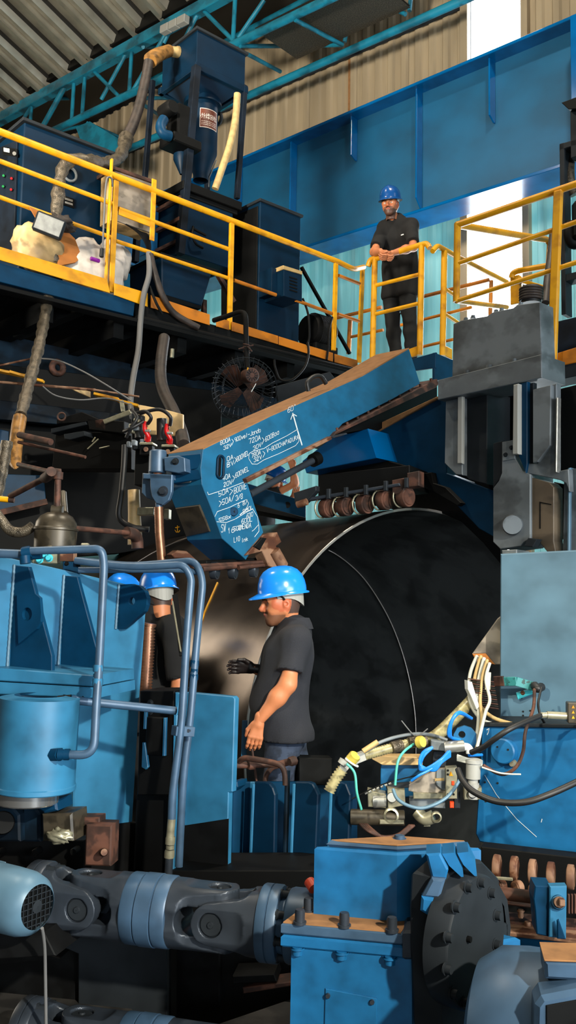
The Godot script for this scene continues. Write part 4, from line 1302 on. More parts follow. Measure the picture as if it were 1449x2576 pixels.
func label_patch(o: Node3D, c: Vector3, r: float, y1: float, y0: float) -> void:
	var img := Image.create(160, 128, false, Image.FORMAT_RGB8)
	img.fill(Color(0.85, 0.8, 0.76))
	img.fill_rect(Rect2i(4, 4, 152, 120), Color(0.36, 0.15, 0.07))
	var white := Color(0.9, 0.88, 0.85)
	# four characters, drawn stroke by stroke on a 12 by 12 grid
	var strokes := [
		["3,0,1,4", "1,3,4,1", "0,5,1,3", "5,3,1,2", "4,5,1,3", "3,8,1,2", "1,10,2,1", "8,0,1,12", "9,4,1,1", "10,5,1,2"],
		["2,0,1,7", "0,3,1,2", "4,3,1,2", "1,7,1,4", "3,7,1,3", "6,0,5,1", "6,2,5,1", "6,4,5,1", "6,0,1,5", "10,0,1,5", "6,7,5,1", "5,9,7,1", "8,7,1,5"],
		["1,1,10,1", "1,1,1,10", "10,1,1,10", "1,10,10,1", "4,4,4,1", "4,4,1,4", "7,4,1,4", "4,7,4,1"],
		["1,2,1,5", "1,7,3,1", "3,0,1,12", "6,0,1,3", "5,3,6,1", "9,3,1,3", "7,5,1,3", "8,7,1,3", "6,9,1,2", "9,9,2,2"]]
	for k in 4:
		for s in strokes[k]:
			var q: PackedStringArray = s.split(",")
			img.fill_rect(Rect2i(12 + k * 36 + int(q[0]) * 3 - 4, 34 + int(q[1]) * 3, int(q[2]) * 3, int(q[3]) * 3), white)
	for k in 3:
		for w in 9:
			img.fill_rect(Rect2i(14 + w * 15, 84 + k * 11, 9 + (w * 7 + k * 5) % 5, 3), white)
	var mt := StandardMaterial3D.new()
	mt.albedo_texture = ImageTexture.create_from_image(img)
	mt.roughness = 0.5
	var verts := PackedVector3Array(); var nor := PackedVector3Array(); var uv := PackedVector2Array()
	var a0 := 0.55; var a1 := -0.72
	var off := c + Vector3(0, y0, 0)
	for i in 12:
		for q in [[0, 0], [1, 0], [1, 1], [0, 0], [1, 1], [0, 1]]:
			var t: float = (i + q[0]) / 12.0
			# angle measured from the direction that faces the photographer
			var a := lerpf(a0, a1, t) + 0.95
			var d := Vector3(sin(-a + 0.85 + 0.6), 0, cos(-a + 0.85 + 0.6))
			verts.append(d * r + Vector3(0, lerpf(y1, y0, q[1]) - y0, 0)); nor.append(d); uv.append(Vector2(t, q[1]))
	var arr := []
	arr.resize(Mesh.ARRAY_MAX)
	arr[Mesh.ARRAY_VERTEX] = verts; arr[Mesh.ARRAY_NORMAL] = nor; arr[Mesh.ARRAY_TEX_UV] = uv
	var am := ArrayMesh.new()
	am.add_surface_from_arrays(Mesh.PRIMITIVE_TRIANGLES, arr)
	var n := MeshInstance3D.new()
	n.mesh = am; n.material_override = mt; n.position = off
	n.set_meta("label", "brown label with white characters")
	place(n, "label", o)
func clutter() -> void:
	var m := MB.new()
	blob(m, Transform3D(PL.basis.scaled_local(Vector3(0.24, 0.22, 0.14)), wp(PL, 100, 628, -0.2)), 5, 0.2, 30)
	var k := one(m, "sack", M.cream, "cream sack slumped on the deck under the flood light", "sack", "sacks behind the toe board")
	m = MB.new()
	blob(m, Transform3D(PL.basis.scaled_local(Vector3(0.3, 0.3, 0.14)), wp(PL, 232, 690, -0.2)), 9, 0.22, 30)
	one(m, "sack", M.sack, "white crumpled sack leaning behind the double yellow post", "sack", "sacks behind the toe board")
	m = MB.new()
	blob(m, Transform3D(PL.basis.scaled_local(Vector3(0.16, 0.2, 0.14)), wp(PL, 285, 660, -0.3)), 15, 0.22, 30)
	one(m, "sack", M.sack, "smaller white sack bulging right of the double yellow post", "sack", "sacks behind the toe board")
	m = MB.new()
	m.prism(PL * Transform3D(Basis(Vector3.RIGHT, -0.12), Vector3(0, 0, 0)), poly(PL, [129, 592, 168, 560, 198, 592, 213, 640, 196, 655, 154, 664], -0.05), -0.07, -0.05, 0.002)
	one(m, "cardboard_sheet", M.card, "torn brown cardboard sheet propped against the lowest yellow rail", "cardboard")
	m = MB.new()
	m.prism(PL, poly(PL, [72, 520, 95, 530, 106, 548, 96, 562], 0.0), 0.0, 0.01, 0.001)
	one(m, "cardboard_scrap", M.card, "small brown cardboard scrap stuck on the rail above the flood light", "cardboard")
	var o := th("flood_light", "square gray flood light with a clear glass, tied to the lowest yellow rail", "lamp")
	var f := Transform3D(PL.basis * Basis(Vector3.UP, -0.5) * Basis(Vector3.BACK, -0.3) * Basis(Vector3.RIGHT, 0.15), wp(PL, 124, 568, 0.08))
	m = MB.new(); m.box(f, Vector3(0.24, 0.16, 0.07), 0.012)
	pt(m, "housing", M.gray_dark, o)
	m = MB.new(); m.box(f * Transform3D(Basis(), Vector3(0, 0, 0.036)), Vector3(0.21, 0.13, 0.008), 0.002)
	pt(m, "glass", M.bright, o)
	m = MB.new(); blob(m, Transform3D(PL.basis.scaled_local(Vector3(0.13, 0.06, 0.06)), wp(PL, 152, 560, 0.03)), 31, 0.8, 16, -2.0)
	one(m, "mud_clump", M.hose_dark, "brown lump of tape and dirt where the hose crosses the lowest rail", "clump")
	m = MB.new()
	m.cyl(wp(PL, 228, 650, 0.0), wp(PL, 250, 657, 0.0), 0.018, 12, 0.004)
	one(m, "purple_bottle", M.purple, "small purple bottle lying on the white sack", "bottle")
	m = MB.new()
	m.tube(curve(PackedVector3Array([wp(PL, 283, 470, 0.01), wp(PL, 281, 450, 0.03), wp(PL, 270, 448, 0.04), wp(PL, 265, 480, 0.04), wp(PL, 262, 540, 0.04), wp(PL, 258, 628, 0.04)])), 0.008, 8)
	var pd := th("pendant_switch", "black pendant switch on a gray cable hung from the top rail", "switch")
	pt(m, "cable", M.cable_gray, pd)
	m = MB.new(); m.bar(wp(PL, 257, 624, 0.04), wp(PL, 255, 648, 0.04), 0.035, 0.03, PL.basis.z, 0.008)
	pt(m, "handle", M.rubber, pd)
	# gray cable that drops from the box to the machine below
	m = MB.new()
	m.tube(curve(pts([374, 636, 7.85, 375, 690, 7.8, 362, 740, 7.75, 354, 800, 7.7, 348, 880, 7.6, 335, 950, 7.5, 328, 1010, 7.4, 333, 1050, 7.3])), 0.025, 10)
	one(m, "gray_cable", M.cable_gray, "thick gray cable hanging from the terminal box down past the platform edge", "cable")
	m = MB.new()
	m.tube(curve(pts([378, 640, 7.85, 390, 690, 7.85, 412, 750, 7.9, 440, 790, 8.0, 500, 825, 8.1])), 0.03, 10)
	one(m, "black_cable", M.hose_dark, "thick dark cable curving right over the toe board below the terminal box", "cable")
	m = MB.new()
	m.tube(curve(pts([376, 720, 7.8, 392, 760, 7.8, 408, 790, 7.85])), 0.012, 8)
	one(m, "thin_cable", M.black, "thin black cable lying across the toe board below the terminal box", "cable")
	# second blue cabinet seen through the rails, and bits of blue behind
	m = MB.new(); bp(m, PL, 292, 585, 348, 672, -0.9, 0.3)
	bp(m, PL, 380, 512, 396, 640, -0.9, 0.3)
	one(m, "blue_box", M.blue_worn, "light blue box seen between the terminal box and the trough", "box")
	m = MB.new(); m.bar(wp(PL, 345, 590, -0.6), wp(PL, 340, 660, -0.6), 0.06, 0.05)
	one(m, "dark_post", M.navy_dirty, "dark post in front of the light blue box", "leg")
const PIPE_C := Vector3(1.032, 0.689, -6.6)
const PIPE_R := 1.644
var AR: Transform3D
func pipe_axis() -> Vector3:
	return (hd(-39.5) * cos(0.026) + Vector3.DOWN * sin(0.026)).normalized()
# where the ray through a pixel meets the pipe's outer (near) or inner (far) skin
func on_pipe(x: float, y: float, r: float, far: bool) -> Vector3:
	var d := ray(x, y); var ax := pipe_axis()
	var o := EYE - PIPE_C
	var dp := d - ax * d.dot(ax); var op := o - ax * o.dot(ax)
	var a := dp.dot(dp); var b := 2.0 * dp.dot(op); var c := op.dot(op) - r * r
	var q := sqrt(maxf(b * b - 4 * a * c, 0.0))
	return EYE + d * ((-b + (q if far else -q)) / (2 * a))
func big_pipe() -> void:
	var o := th("steel_pipe", "enormous welded steel pipe lying with its open end facing right", "pipe")
	var T := Transform3D(up_basis(pipe_axis()), PIPE_C)
	var m := MB.new()
	m.lathe(T, [Vector2(PIPE_R, 0.0), Vector2(PIPE_R, 9.0)], 128)
	pt(m, "outer_wall", M.pipe_out, o)
	m = MB.new()
	m.lathe(T, [Vector2(PIPE_R - 0.018, 9.0), Vector2(PIPE_R - 0.018, 0.0)], 128)
	pt(m, "inner_wall", M.pipe_in, o)
	m = MB.new()
	m.lathe(T, [Vector2(PIPE_R - 0.019, 0.001), Vector2(PIPE_R - 0.016, -0.003), Vector2(PIPE_R - 0.002, -0.003), Vector2(PIPE_R + 0.001, 0.001)], 128)
	pt(m, "cut_rim", M.weld, o)
	m = MB.new()
	var p := PackedVector3Array()
	for s in [[826, 1384], [848, 1396], [880, 1420], [915, 1455], [950, 1505], [985, 1570], [1013, 1645], [1032, 1720], [1043, 1790], [1046, 1840], [1046, 1900]]:
		p.append(on_pipe(s[0], s[1], PIPE_R - 0.02, true))
	m.tube(curve(p), 0.007, 6)
	pt(m, "inner_weld_seam", M.weld, o)
	for k in 3:
		m = MB.new()
		var hx := PackedVector3Array()
		for i in 80:
			var a := TAU * i / 79.0
			hx.append(T * Vector3(cos(a) * (PIPE_R + 0.001), 0.9 + k * 2.6 + i / 79.0 * 2.6, sin(a) * (PIPE_R + 0.001)))
		m.tube(hx, 0.009, 6)
		pt(m, "outer_weld_seam", M.pipe_out, o)
	m = MB.new()
	p = PackedVector3Array()
	for s in [[547, 1466], [530, 1505], [513, 1545], [500, 1590], [488, 1640], [480, 1690]]:
		p.append(on_pipe(s[0], s[1], PIPE_R + 0.002, false))
	m.tube(curve(p), 0.008, 6)
	pt(m, "yellow_mark", M.yellow, o, "yellow line painted on the pipe")
const GLYPH := {"0": "103041453616050110", "1": "142620", "2": "051636450040", "3": "051636454323|234341301001", "5": "4606033342301001", "6": "4626030110304142331302", "7": "064620", "8": "13040516364544331302011030414233", "9": "44331304051636454330", "4": "3036024 2", "A": "002640|1232", "V": "062046", "E": "46060040|0333", "L": "060040", "C": "4536160501103041", "H": "0006|4046|0343", "P": "000636453403", "D": "00062644422000", "U": "060110304146", "R": "000636453403|2340", "B": "000636453403|033342413000", "o": "103041433414030110", "a": "4334140301103041|4440", "v": "042044", "e": "02424334140301103041", "l": "2620", "n": "0004|0314344340", "d": "4640|4130100103143443", "J": "4641301001", "S": "4536160504334241301001", "M": "0006234640", "N": "00064046", "i": "2024|2526", "k": "0006|0234|1340", "-": "0343", "/": "0046", ">": "064300", "*": "1525261615", "T": "0646|2620", "x": "0044|0440"}
func stroke(m: MB, f: Transform3D, p: Vector2, q: Vector2, w: float) -> void:
	var d := (q - p)
	if d.length() < 1e-5: return
	var s := d.normalized().orthogonal() * w
	var e := d.normalized() * w * 0.6
	var z := 0.0025
	m.quad(f * Vector3(p.x - e.x - s.x, p.y - e.y - s.y, z), f * Vector3(q.x + e.x - s.x, q.y + e.y - s.y, z), f * Vector3(q.x + e.x + s.x, q.y + e.y + s.y, z), f * Vector3(p.x - e.x + s.x, p.y - e.y + s.y, z), f.basis.z)
func chalk(m: MB, f: Transform3D, text: String, x0: float, y0: float, x1: float, y1: float, h: float, w := 0.0017) -> void:
	var a := lp(f, x0, y0); var b := lp(f, x1, y1)
	var run := b - a
	var adv := run / text.length()
	var up := lp(f, x0, y0 - h) - a
	for i in text.length():
		var g: String = GLYPH.get(text[i], "").replace(" ", "")
		for line in g.split("|", false):
			var prev := Vector2.INF
			for k in range(0, line.length(), 2):
				var q := a + adv * (i + 0.08 + int(line[k]) / 4.0 * 0.74 + rng.randf_range(-0.03, 0.03)) + up * (int(line[k + 1]) / 6.0 + rng.randf_range(-0.03, 0.03))
				if prev != Vector2.INF: stroke(m, f, prev, q, w)
				prev = q
func cline(m: MB, f: Transform3D, a: Array, w := 0.0017) -> void:
	var p := poly(f, a)
	for i in p.size() - 1: stroke(m, f, p[i], p[i + 1], w)
func arm() -> void:
	AR = fr(600, 1150, 5.4, HB)
	var o := th("welding_arm", "inclined blue box arm covered in white chalk writing, above the pipe", "arm")
	var side := [511, 1130, 680, 1047, 911, 946, 1029, 877, 1057, 965, 980, 1008, 862, 1066, 833, 1099, 680, 1172, 619, 1204, 663, 1339, 619, 1408, 559, 1355, 540, 1301, 508, 1219, 505, 1177]
	var m := MB.new()
	ep(m, AR, side, 0.0, 0.3, 0.003)
	pt(m, "box_body", M.blue_arm, o)
	m = MB.new()
	ep(m, AR, [511, 1128, 680, 1045, 911, 944, 1029, 875, 1029, 878, 911, 947, 680, 1048, 511, 1131], 0.0, 0.305, 0.0)
	pt(m, "dust_layer", M.dust, o, "brown dust lying along the top of the arm")
	# window plate on the slanted left face
	var c := wp(AR, 508, 1219); var d := wp(AR, 540, 1301)
	var HF := Transform3D(Basis(hd(HA), (c - d).normalized(), hd(HA).cross((c - d).normalized())), d)
	m = MB.new(); ep(m, HF, [440, 1279, 500, 1271, 528, 1338, 468, 1351], 0.012, 0.015, 0.004)
	pt(m, "inspection_plate", M.tank, o, "dark grimy square plate")
	m = MB.new(); ep(m, HF, [430, 1217, 478, 1211, 478, 1214, 430, 1220], 0.01, 0.02, 0.002)
	pt(m, "weld_bead", M.bright, o)
	m = MB.new()
	cline(m, HF, [447, 1322, 447, 1338], 0.003); cline(m, HF, [441, 1333, 444, 1338, 450, 1338, 453, 1334], 0.003); cline(m, HF, [442, 1327, 452, 1325], 0.003)
	pt(m, "yellow_anchor_mark", M.yellow, o)
	# handle, slot and pin
	m = MB.new()
	m.tube(bent(PackedVector3Array([wp(AR, 776, 984, -0.06), wp(AR, 771, 962, -0.06), wp(AR, 788, 946, -0.06), wp(AR, 808, 945, -0.06), wp(AR, 820, 965, -0.06)]), 0.05), 0.015, 10)
	pt(m, "lifting_handle", M.rubber, o)
	m = MB.new()
	var s0 := lp(AR, 554, 1158); var s1 := lp(AR, 552, 1192)
	var ring := PackedVector3Array()
	for i in 25:
		var a := TAU * i / 24.0
		var cc := s0 if sin(a) > 0 else s1
		ring.append(AR * Vector3(cc.x + cos(a) * 0.026, cc.y + sin(a) * 0.026, 0.006))
	m.tube(ring, 0.008, 8)
	pt(m, "slot_ring", M.navy, o)
	m = MB.new()
	var slot := PackedVector2Array()
	for i in 24:
		var a := TAU * i / 24.0
		var cc := s0 if sin(a) > 0 else s1
		slot.append(Vector2(cc.x - 0.012 + cos(a) * 0.02, cc.y + sin(a) * 0.022))
	m.prism(AR, slot, -0.01, 0.003, 0.0)
	pt(m, "hand_slot", M.black, o)
	m = MB.new()
	m.cyl(wp(AR, 588, 1287, -0.01), wp(AR, 588, 1287, 0.014), 0.026, 22, 0.003)
	var pin := pt(m, "pivot_cap", M.blue_deep, o)
	bolt(pin, wp(AR, 590, 1287, 0.014), AR.basis.z, 0.008, 0.006, M.steel, "socket_screw", 10, false)
	# rusty lower rail and the dark bolted angle
	m = MB.new(); ep(m, AR, [620, 1204, 833, 1097, 836, 1105, 624, 1214], 0.035, 0.2, 0.003)
	pt(m, "lower_rail", M.rust_light, o)
	m = MB.new(); ep(m, AR, [846, 1086, 1100, 953, 1104, 965, 1099, 974, 838, 1096], 0.03, 0.34, 0.003)
	pt(m, "bolted_angle", M.rust, o)
	m = MB.new(); ep(m, AR, [838, 1094, 1100, 972, 1100, 1000, 936, 1092, 925, 1080], -0.02, 0.2, 0.003)
	pt(m, "slide_plate", M.black, o)
	for i in 10:
		var t := i / 9.0
		bolt(o, wp(AR, lerpf(848, 1085, t), lerpf(1083, 958, t), 0.0), (Vector3.UP * 0.9 + AR.basis.x * -0.42), 0.012, 0.02, M.rust)
	# chalk writing
	m = MB.new()
	ck(m, "800A", 482, 820, 565, 785, 40); ck(m, "32V", 508, 858, 575, 828, 34); ck(m, ">", 572, 820, 592, 810, 56); ck(m, "900vel-Jando", 596, 795, 805, 712, 38)
	ck(m, "720A", 708, 810, 806, 772, 46); ck(m, "30V", 742, 862, 812, 826, 38); ck(m, ">", 812, 815, 834, 803, 66); ck(m, "600Boa", 838, 792, 950, 728, 42)
	ck(m, "780A", 728, 922, 806, 888, 40); ck(m, "32V", 748, 955, 815, 925, 36); ck(m, ">", 818, 918, 842, 908, 60); ck(m, "V-800CHAPADURA", 850, 880, 1106, 768, 40)
	ck(m, "0A", 535, 948, 590, 926, 42); ck(m, "BV", 535, 996, 595, 972, 42); ck(m, ">", 594, 968, 614, 958, 62); ck(m, "800VEL", 612, 952, 712, 892, 44)
	ck(m, "40A", 500, 1100, 566, 1076, 44); ck(m, "20V", 508, 1152, 580, 1124, 40); ck(m, ">", 580, 1112, 600, 1100, 60); ck(m, "600VEL", 600, 1080, 712, 1018, 44)
	ck(m, "50A", 468, 1230, 552, 1192, 50); ck(m, ">", 556, 1215, 590, 1200, 56); ck(m, "800VE", 590, 1206, 694, 1160, 54)
	ck(m, ">50A/", 472, 1306, 596, 1252, 52); ck(m, "3/8", 604, 1260, 664, 1238, 46)
	ck(m, "60*", 1016, 562, 1090, 530, 46)
	ck(m, "558x", 470, 1430, 570, 1395, 34); ck(m, "6.8/", 620, 1315, 700, 1280, 36); ck(m, "600", 690, 1400, 745, 1378, 40); ck(m, "600L", 650, 1440, 740, 1420, 40)
	ck(m, "AMENDA", 622, 1490, 730, 1470, 46); ck(m, "500", 590, 1500, 650, 1490, 40); ck(m, "SV", 490, 1510, 530, 1500, 70); ck(m, "16", 540, 1520, 600, 1505, 50); ck(m, "L10", 590, 1590, 640, 1575, 44); ck(m, "ink", 650, 1590, 705, 1575, 36); ck(m, "800L", 660, 1360, 745, 1320, 34)
	var L := func(a, w):
		var b := []
		for i in range(0, a.size(), 2):
			b.append(400 + a[i] / 3.15); b.append(860 + a[i + 1] / 3.15)
		cline(m, AR, b, w)
	L.call([1088, 698, 1010, 745, 900, 800, 830, 845, 740, 868, 712, 885, 708, 925, 735, 968, 775, 970, 830, 935, 950, 885, 1080, 822, 1105, 790, 1108, 745], 0.0016)
	L.call([1058, 568, 1095, 700, 1130, 815], 0.006); L.call([1058, 570, 1042, 615], 0.003); L.call([1058, 570, 1088, 588], 0.003)
	L.call([382, 1190, 390, 1212, 520, 1170, 690, 1104], 0.0016)
	L.call([440, 1385, 460, 1345, 560, 1310, 600, 1290, 690, 1250, 708, 1280, 690, 1320], 0.0016)
	L.call([455, 1425, 530, 1432, 600, 1405, 690, 1350, 740, 1325, 780, 1390, 785, 1450, 750, 1490, 735, 1500], 0.0016)
	L.call([755, 1545, 790, 1500, 788, 1450], 0.002); L.call([640, 1370, 700, 1320], 0.003)
	pt(m, "chalk_writing", M.chalk, o)
	arm_joint()
	arm_rollers()
func arm_joint() -> void:
	var o := th("knuckle_joint", "gray-blue swivel knuckle with fork and threaded rod left of the chalked arm", "joint")
	var K := fr(400, 1200, 5.25, 110)
	var m := MB.new()
	m.lathe(Transform3D(Basis(), at(396, 1190, 5.25)), [Vector2(0.001, 0.0), Vector2(0.044, 0.0), Vector2(0.05, 0.006), Vector2(0.05, 0.125), Vector2(0.044, 0.132), Vector2(0.001, 0.132)], 24)
	pt(m, "barrel", M.steel_blue, o)
	m = MB.new(); ep(m, K, [412, 1150, 448, 1146, 464, 1152, 466, 1186, 448, 1190, 414, 1184], 0.05, 0.1)
	var lug := pt(m, "clamp", M.steel_blue, o)
	bolt(lug, wp(K, 442, 1161, 0.05), K.basis.z, 0.016, 0.02, M.gray_dark)
	m = MB.new(); ep(m, K, [446, 1146, 506, 1140, 508, 1176, 448, 1188], -0.02, 0.1)
	ep(m, K, [430, 1186, 506, 1180, 508, 1205, 432, 1216], -0.02, 0.1)
	pt(m, "mount_block", M.blue_deep, o)
	m = MB.new(); m.cyl(at(396, 1186, 5.25), at(397, 1200, 5.25), 0.026, 14)
	pt(m, "neck", M.rust_light, o)
	m = MB.new(); ep(m, K, [376, 1192, 433, 1195, 431, 1238, 424, 1258, 408, 1270, 392, 1266, 382, 1250, 378, 1230], 0.03, 0.03)
	ep(m, K, [358, 1190, 400, 1194, 400, 1262, 384, 1258, 368, 1252, 356, 1240], -0.03, 0.04)
	ep(m, K, [360, 1190, 432, 1194, 432, 1206, 360, 1204], 0.03, 0.1)
	var fk := pt(m, "fork", M.steel_blue, o)
	bolt(fk, wp(K, 411, 1236, 0.03), K.basis.z, 0.024, 0.02, M.steel, "pivot_nut")
	m = MB.new(); m.cyl(at(399, 1258, 5.25), at(400, 1282, 5.25), 0.02, 14)
	pt(m, "rod_end", M.steel_blue, o)
	m = MB.new()
	ribbed(m, PackedVector3Array([at(399, 1276, 5.25), at(401, 1340, 5.25), at(410, 1440, 5.25)]), 0.028, 0.009, 0.004, 14)
	pt(m, "threaded_rod", M.copper, o)
	o = th("cylinder_rod", "dark steel rod leaving the blue support towards the chalked arm head", "rod")
	m = MB.new(); m.cyl(at(628, 1244, 5.5), at(792, 1156, 6.0), 0.022, 14)
	pt(m, "rod", M.steel, o)
	m = MB.new(); m.cyl(at(786, 1159, 5.98), at(800, 1152, 6.02), 0.045, 18)
	pt(m, "gland", M.black, o)
func wheel(o: Node3D, p: Vector3, ax: Vector3, r: float, w: float, mt: Material, nm := "roller") -> void:
	var m := MB.new()
	m.lathe(upt(p, ax), [Vector2(0.001, -w), Vector2(r * 0.75, -w), Vector2(r * 0.8, -w * 0.8), Vector2(r * 0.97, -w * 0.8), Vector2(r, -w * 0.6), Vector2(r, w * 0.6), Vector2(r * 0.97, w * 0.8), Vector2(r * 0.8, w * 0.8), Vector2(r * 0.75, w), Vector2(0.001, w)], 26)
	pt(m, nm, mt, o)
func arm_rollers() -> void:
	var o := th("pressure_rollers", "rusty roller carriage under the head of the chalked arm, pressing on the pipe", "rollers")
	var m := MB.new(); ep(m, AR, [619, 1397, 663, 1346, 698, 1339, 709, 1363, 695, 1374, 720, 1412, 718, 1428, 700, 1433, 676, 1424, 660, 1387], 0.02, 0.08)
	pt(m, "bracket", M.rust_light, o)
	m = MB.new(); m.cyl(wp(AR, 690, 1385, 0.03), wp(AR, 712, 1425, 0.03), 0.036, 16, 0.004)
	pt(m, "axle_sleeve", M.rust_light, o)
	m = MB.new(); ep(m, AR, [640, 1375, 660, 1352, 672, 1354, 655, 1384], 0.03, 0.02)
	pt(m, "recess", M.black, o)
	m = MB.new(); ep(m, AR, [432, 1395, 448, 1384, 470, 1386, 480, 1394, 506, 1420, 514, 1438, 500, 1446, 482, 1420, 462, 1404, 440, 1404], -0.1, 0.05)
	pt(m, "lever", M.rust_light, o)
	for s in [[508, 1432, 592, 1424, 0.016], [600, 1428, 672, 1420, 0.014], [500, 1424, 690, 1412, 0.012]]:
		m = MB.new(); m.cyl(wp(AR, s[0], s[1], -0.02), wp(AR, s[2], s[3], -0.02), s[4], 12)
		pt(m, "tie_rod", M.rust, o)
	m = MB.new(); ep(m, AR, [520, 1410, 680, 1402, 680, 1428, 520, 1436], -0.08, 0.12)
	pt(m, "carriage", M.black, o)
	for s in [[540, 1436], [586, 1436], [638, 1432]]:
		wheel(o, wp(AR, s[0], s[1], -0.06), (AR.basis.z + AR.basis.x * 0.5), 0.052, 0.022, M.steel)
func upper_rollers() -> void:
	var U := fr(900, 1230, 6.1, 118)
	var o := th("roller_carriage", "dark carriage of five steel rollers riding on top of the big pipe", "rollers")
	var m := MB.new(); ep(m, U, [770, 1252, 1004, 1215, 1006, 1222, 772, 1260], 0.08, 0.05)
	pt(m, "tie_bar", M.steel, o)
	m = MB.new(); ep(m, U, [800, 1195, 1030, 1170, 1030, 1225, 800, 1250], -0.05, 0.4)
	pt(m, "carriage", M.black, o)
	m = MB.new(); ep(m, U, [738, 1240, 795, 1222, 795, 1234, 770, 1262, 752, 1276, 742, 1268], 0.1, 0.06)
	pt(m, "end_bracket", M.gray_dark, o)
	m = MB.new(); m.cyl(wp(U, 748, 1270, 0.12), wp(U, 772, 1262, 0.12), 0.024, 12)
	pt(m, "cross_pin", M.rust_light, o)
	for s in [[824, 1278, 20], [868, 1274, 19], [918, 1268, 19], [968, 1258, 19], [1020, 1250, 22]]:
		var y: float = s[1]
		wheel(o, wp(U, s[0], y, 0.0), U.basis.x * 1.0 + U.basis.z * 0.35, 0.068, 0.035, M.rust)
		m = MB.new()
		m.torus(upt(wp(U, s[0] - 15, y + 1, 0.0), U.basis.x * 1.0 + U.basis.z * 0.35), 0.064, 0.006, 22, 6)
		pt(m, "roller_edge", M.zinc, o)
		m = MB.new(); ep(m, U, [s[0] - 4, y - 48, s[0] + 5, y - 49, s[0] + 5, y - 24, s[0] - 4, y - 23], 0.09, 0.03)
		pt(m, "stud", M.gray_dark, o)
	for s in [[986, 1208], [1024, 1190]]:
		m = MB.new(); ep(m, U, [s[0], s[1], s[0] + 30, s[1] - 6, s[0] + 30, s[1] + 32, s[0], s[1] + 36], 0.06, 0.1)
		pt(m, "clamp_block", M.rust, o)
func support_frame() -> void:
	var S := fr(1050, 1120, 6.35, HA)
	var o := th("support_bracket", "deep blue welded bracket between the chalked arm and the gray column", "bracket")
	var m := MB.new()
	ep(m, S, [938, 1092, 1100, 1003, 1124, 1010, 1124, 1190, 1244, 1236, 1244, 1352, 1205, 1330, 1140, 1262, 1070, 1212, 1010, 1195, 948, 1190, 862, 1186], 0.0, 0.12)
	pt(m, "side_plate", M.blue_deep, o)
	m = MB.new(); ep(m, S, [833, 1102, 925, 1078, 948, 1152, 800, 1181, 770, 1190, 760, 1160], 0.25, 0.4)
	pt(m, "nose_block", M.girder_edge, o)
	m = MB.new(); ep(m, S, [925, 1078, 938, 1092, 1100, 1003, 1100, 997], 0.02, 0.3)
	pt(m, "top_strip", M.dust, o)
	m = MB.new(); ep(m, S, [800, 1180, 950, 1152, 1030, 1174, 1020, 1205, 800, 1225], 0.1, 0.4)
	pt(m, "underside_block", M.black, o)
	m = MB.new(); ep(m, S, [832, 1205, 1030, 1170, 1124, 1150, 1260, 1150, 1260, 1420, 1215, 1365, 1160, 1312, 1110, 1290, 1050, 1280, 1000, 1284, 832, 1250], -0.45, 0.1)
	pt(m, "dark_backing", M.black, o)  # added black backing that hides the bright wall behind
	m = MB.new(); ep(m, S, [1030, 1195, 1085, 1188, 1090, 1215, 1120, 1225, 1160, 1265, 1150, 1272, 1095, 1240, 1040, 1216], 0.06, 0.1)
	pt(m, "stepped_edge", M.soot, o)
	# teal beam and pale sheets seen under the arm
	m = MB.new()
	var V := fr(700, 1240, 7.4, 60)
	ep(m, V, [620, 1215, 770, 1262, 770, 1304, 620, 1262], 0.0, 0.08)
	o = th("rear_beam", "dark teal beam with a round hole behind the chalked arm head", "beam")
	pt(m, "web", M.blue_deep, o)
	m = MB.new(); m.cyl(wp(V, 723, 1270, -0.01), wp(V, 723, 1270, 0.006), 0.026, 16)
	pt(m, "hole", M.black, o)
	m = MB.new(); ep(m, V, [620, 1262, 770, 1302, 770, 1310, 620, 1280], 0.08, 0.2)
	pt(m, "flange", M.black, o)
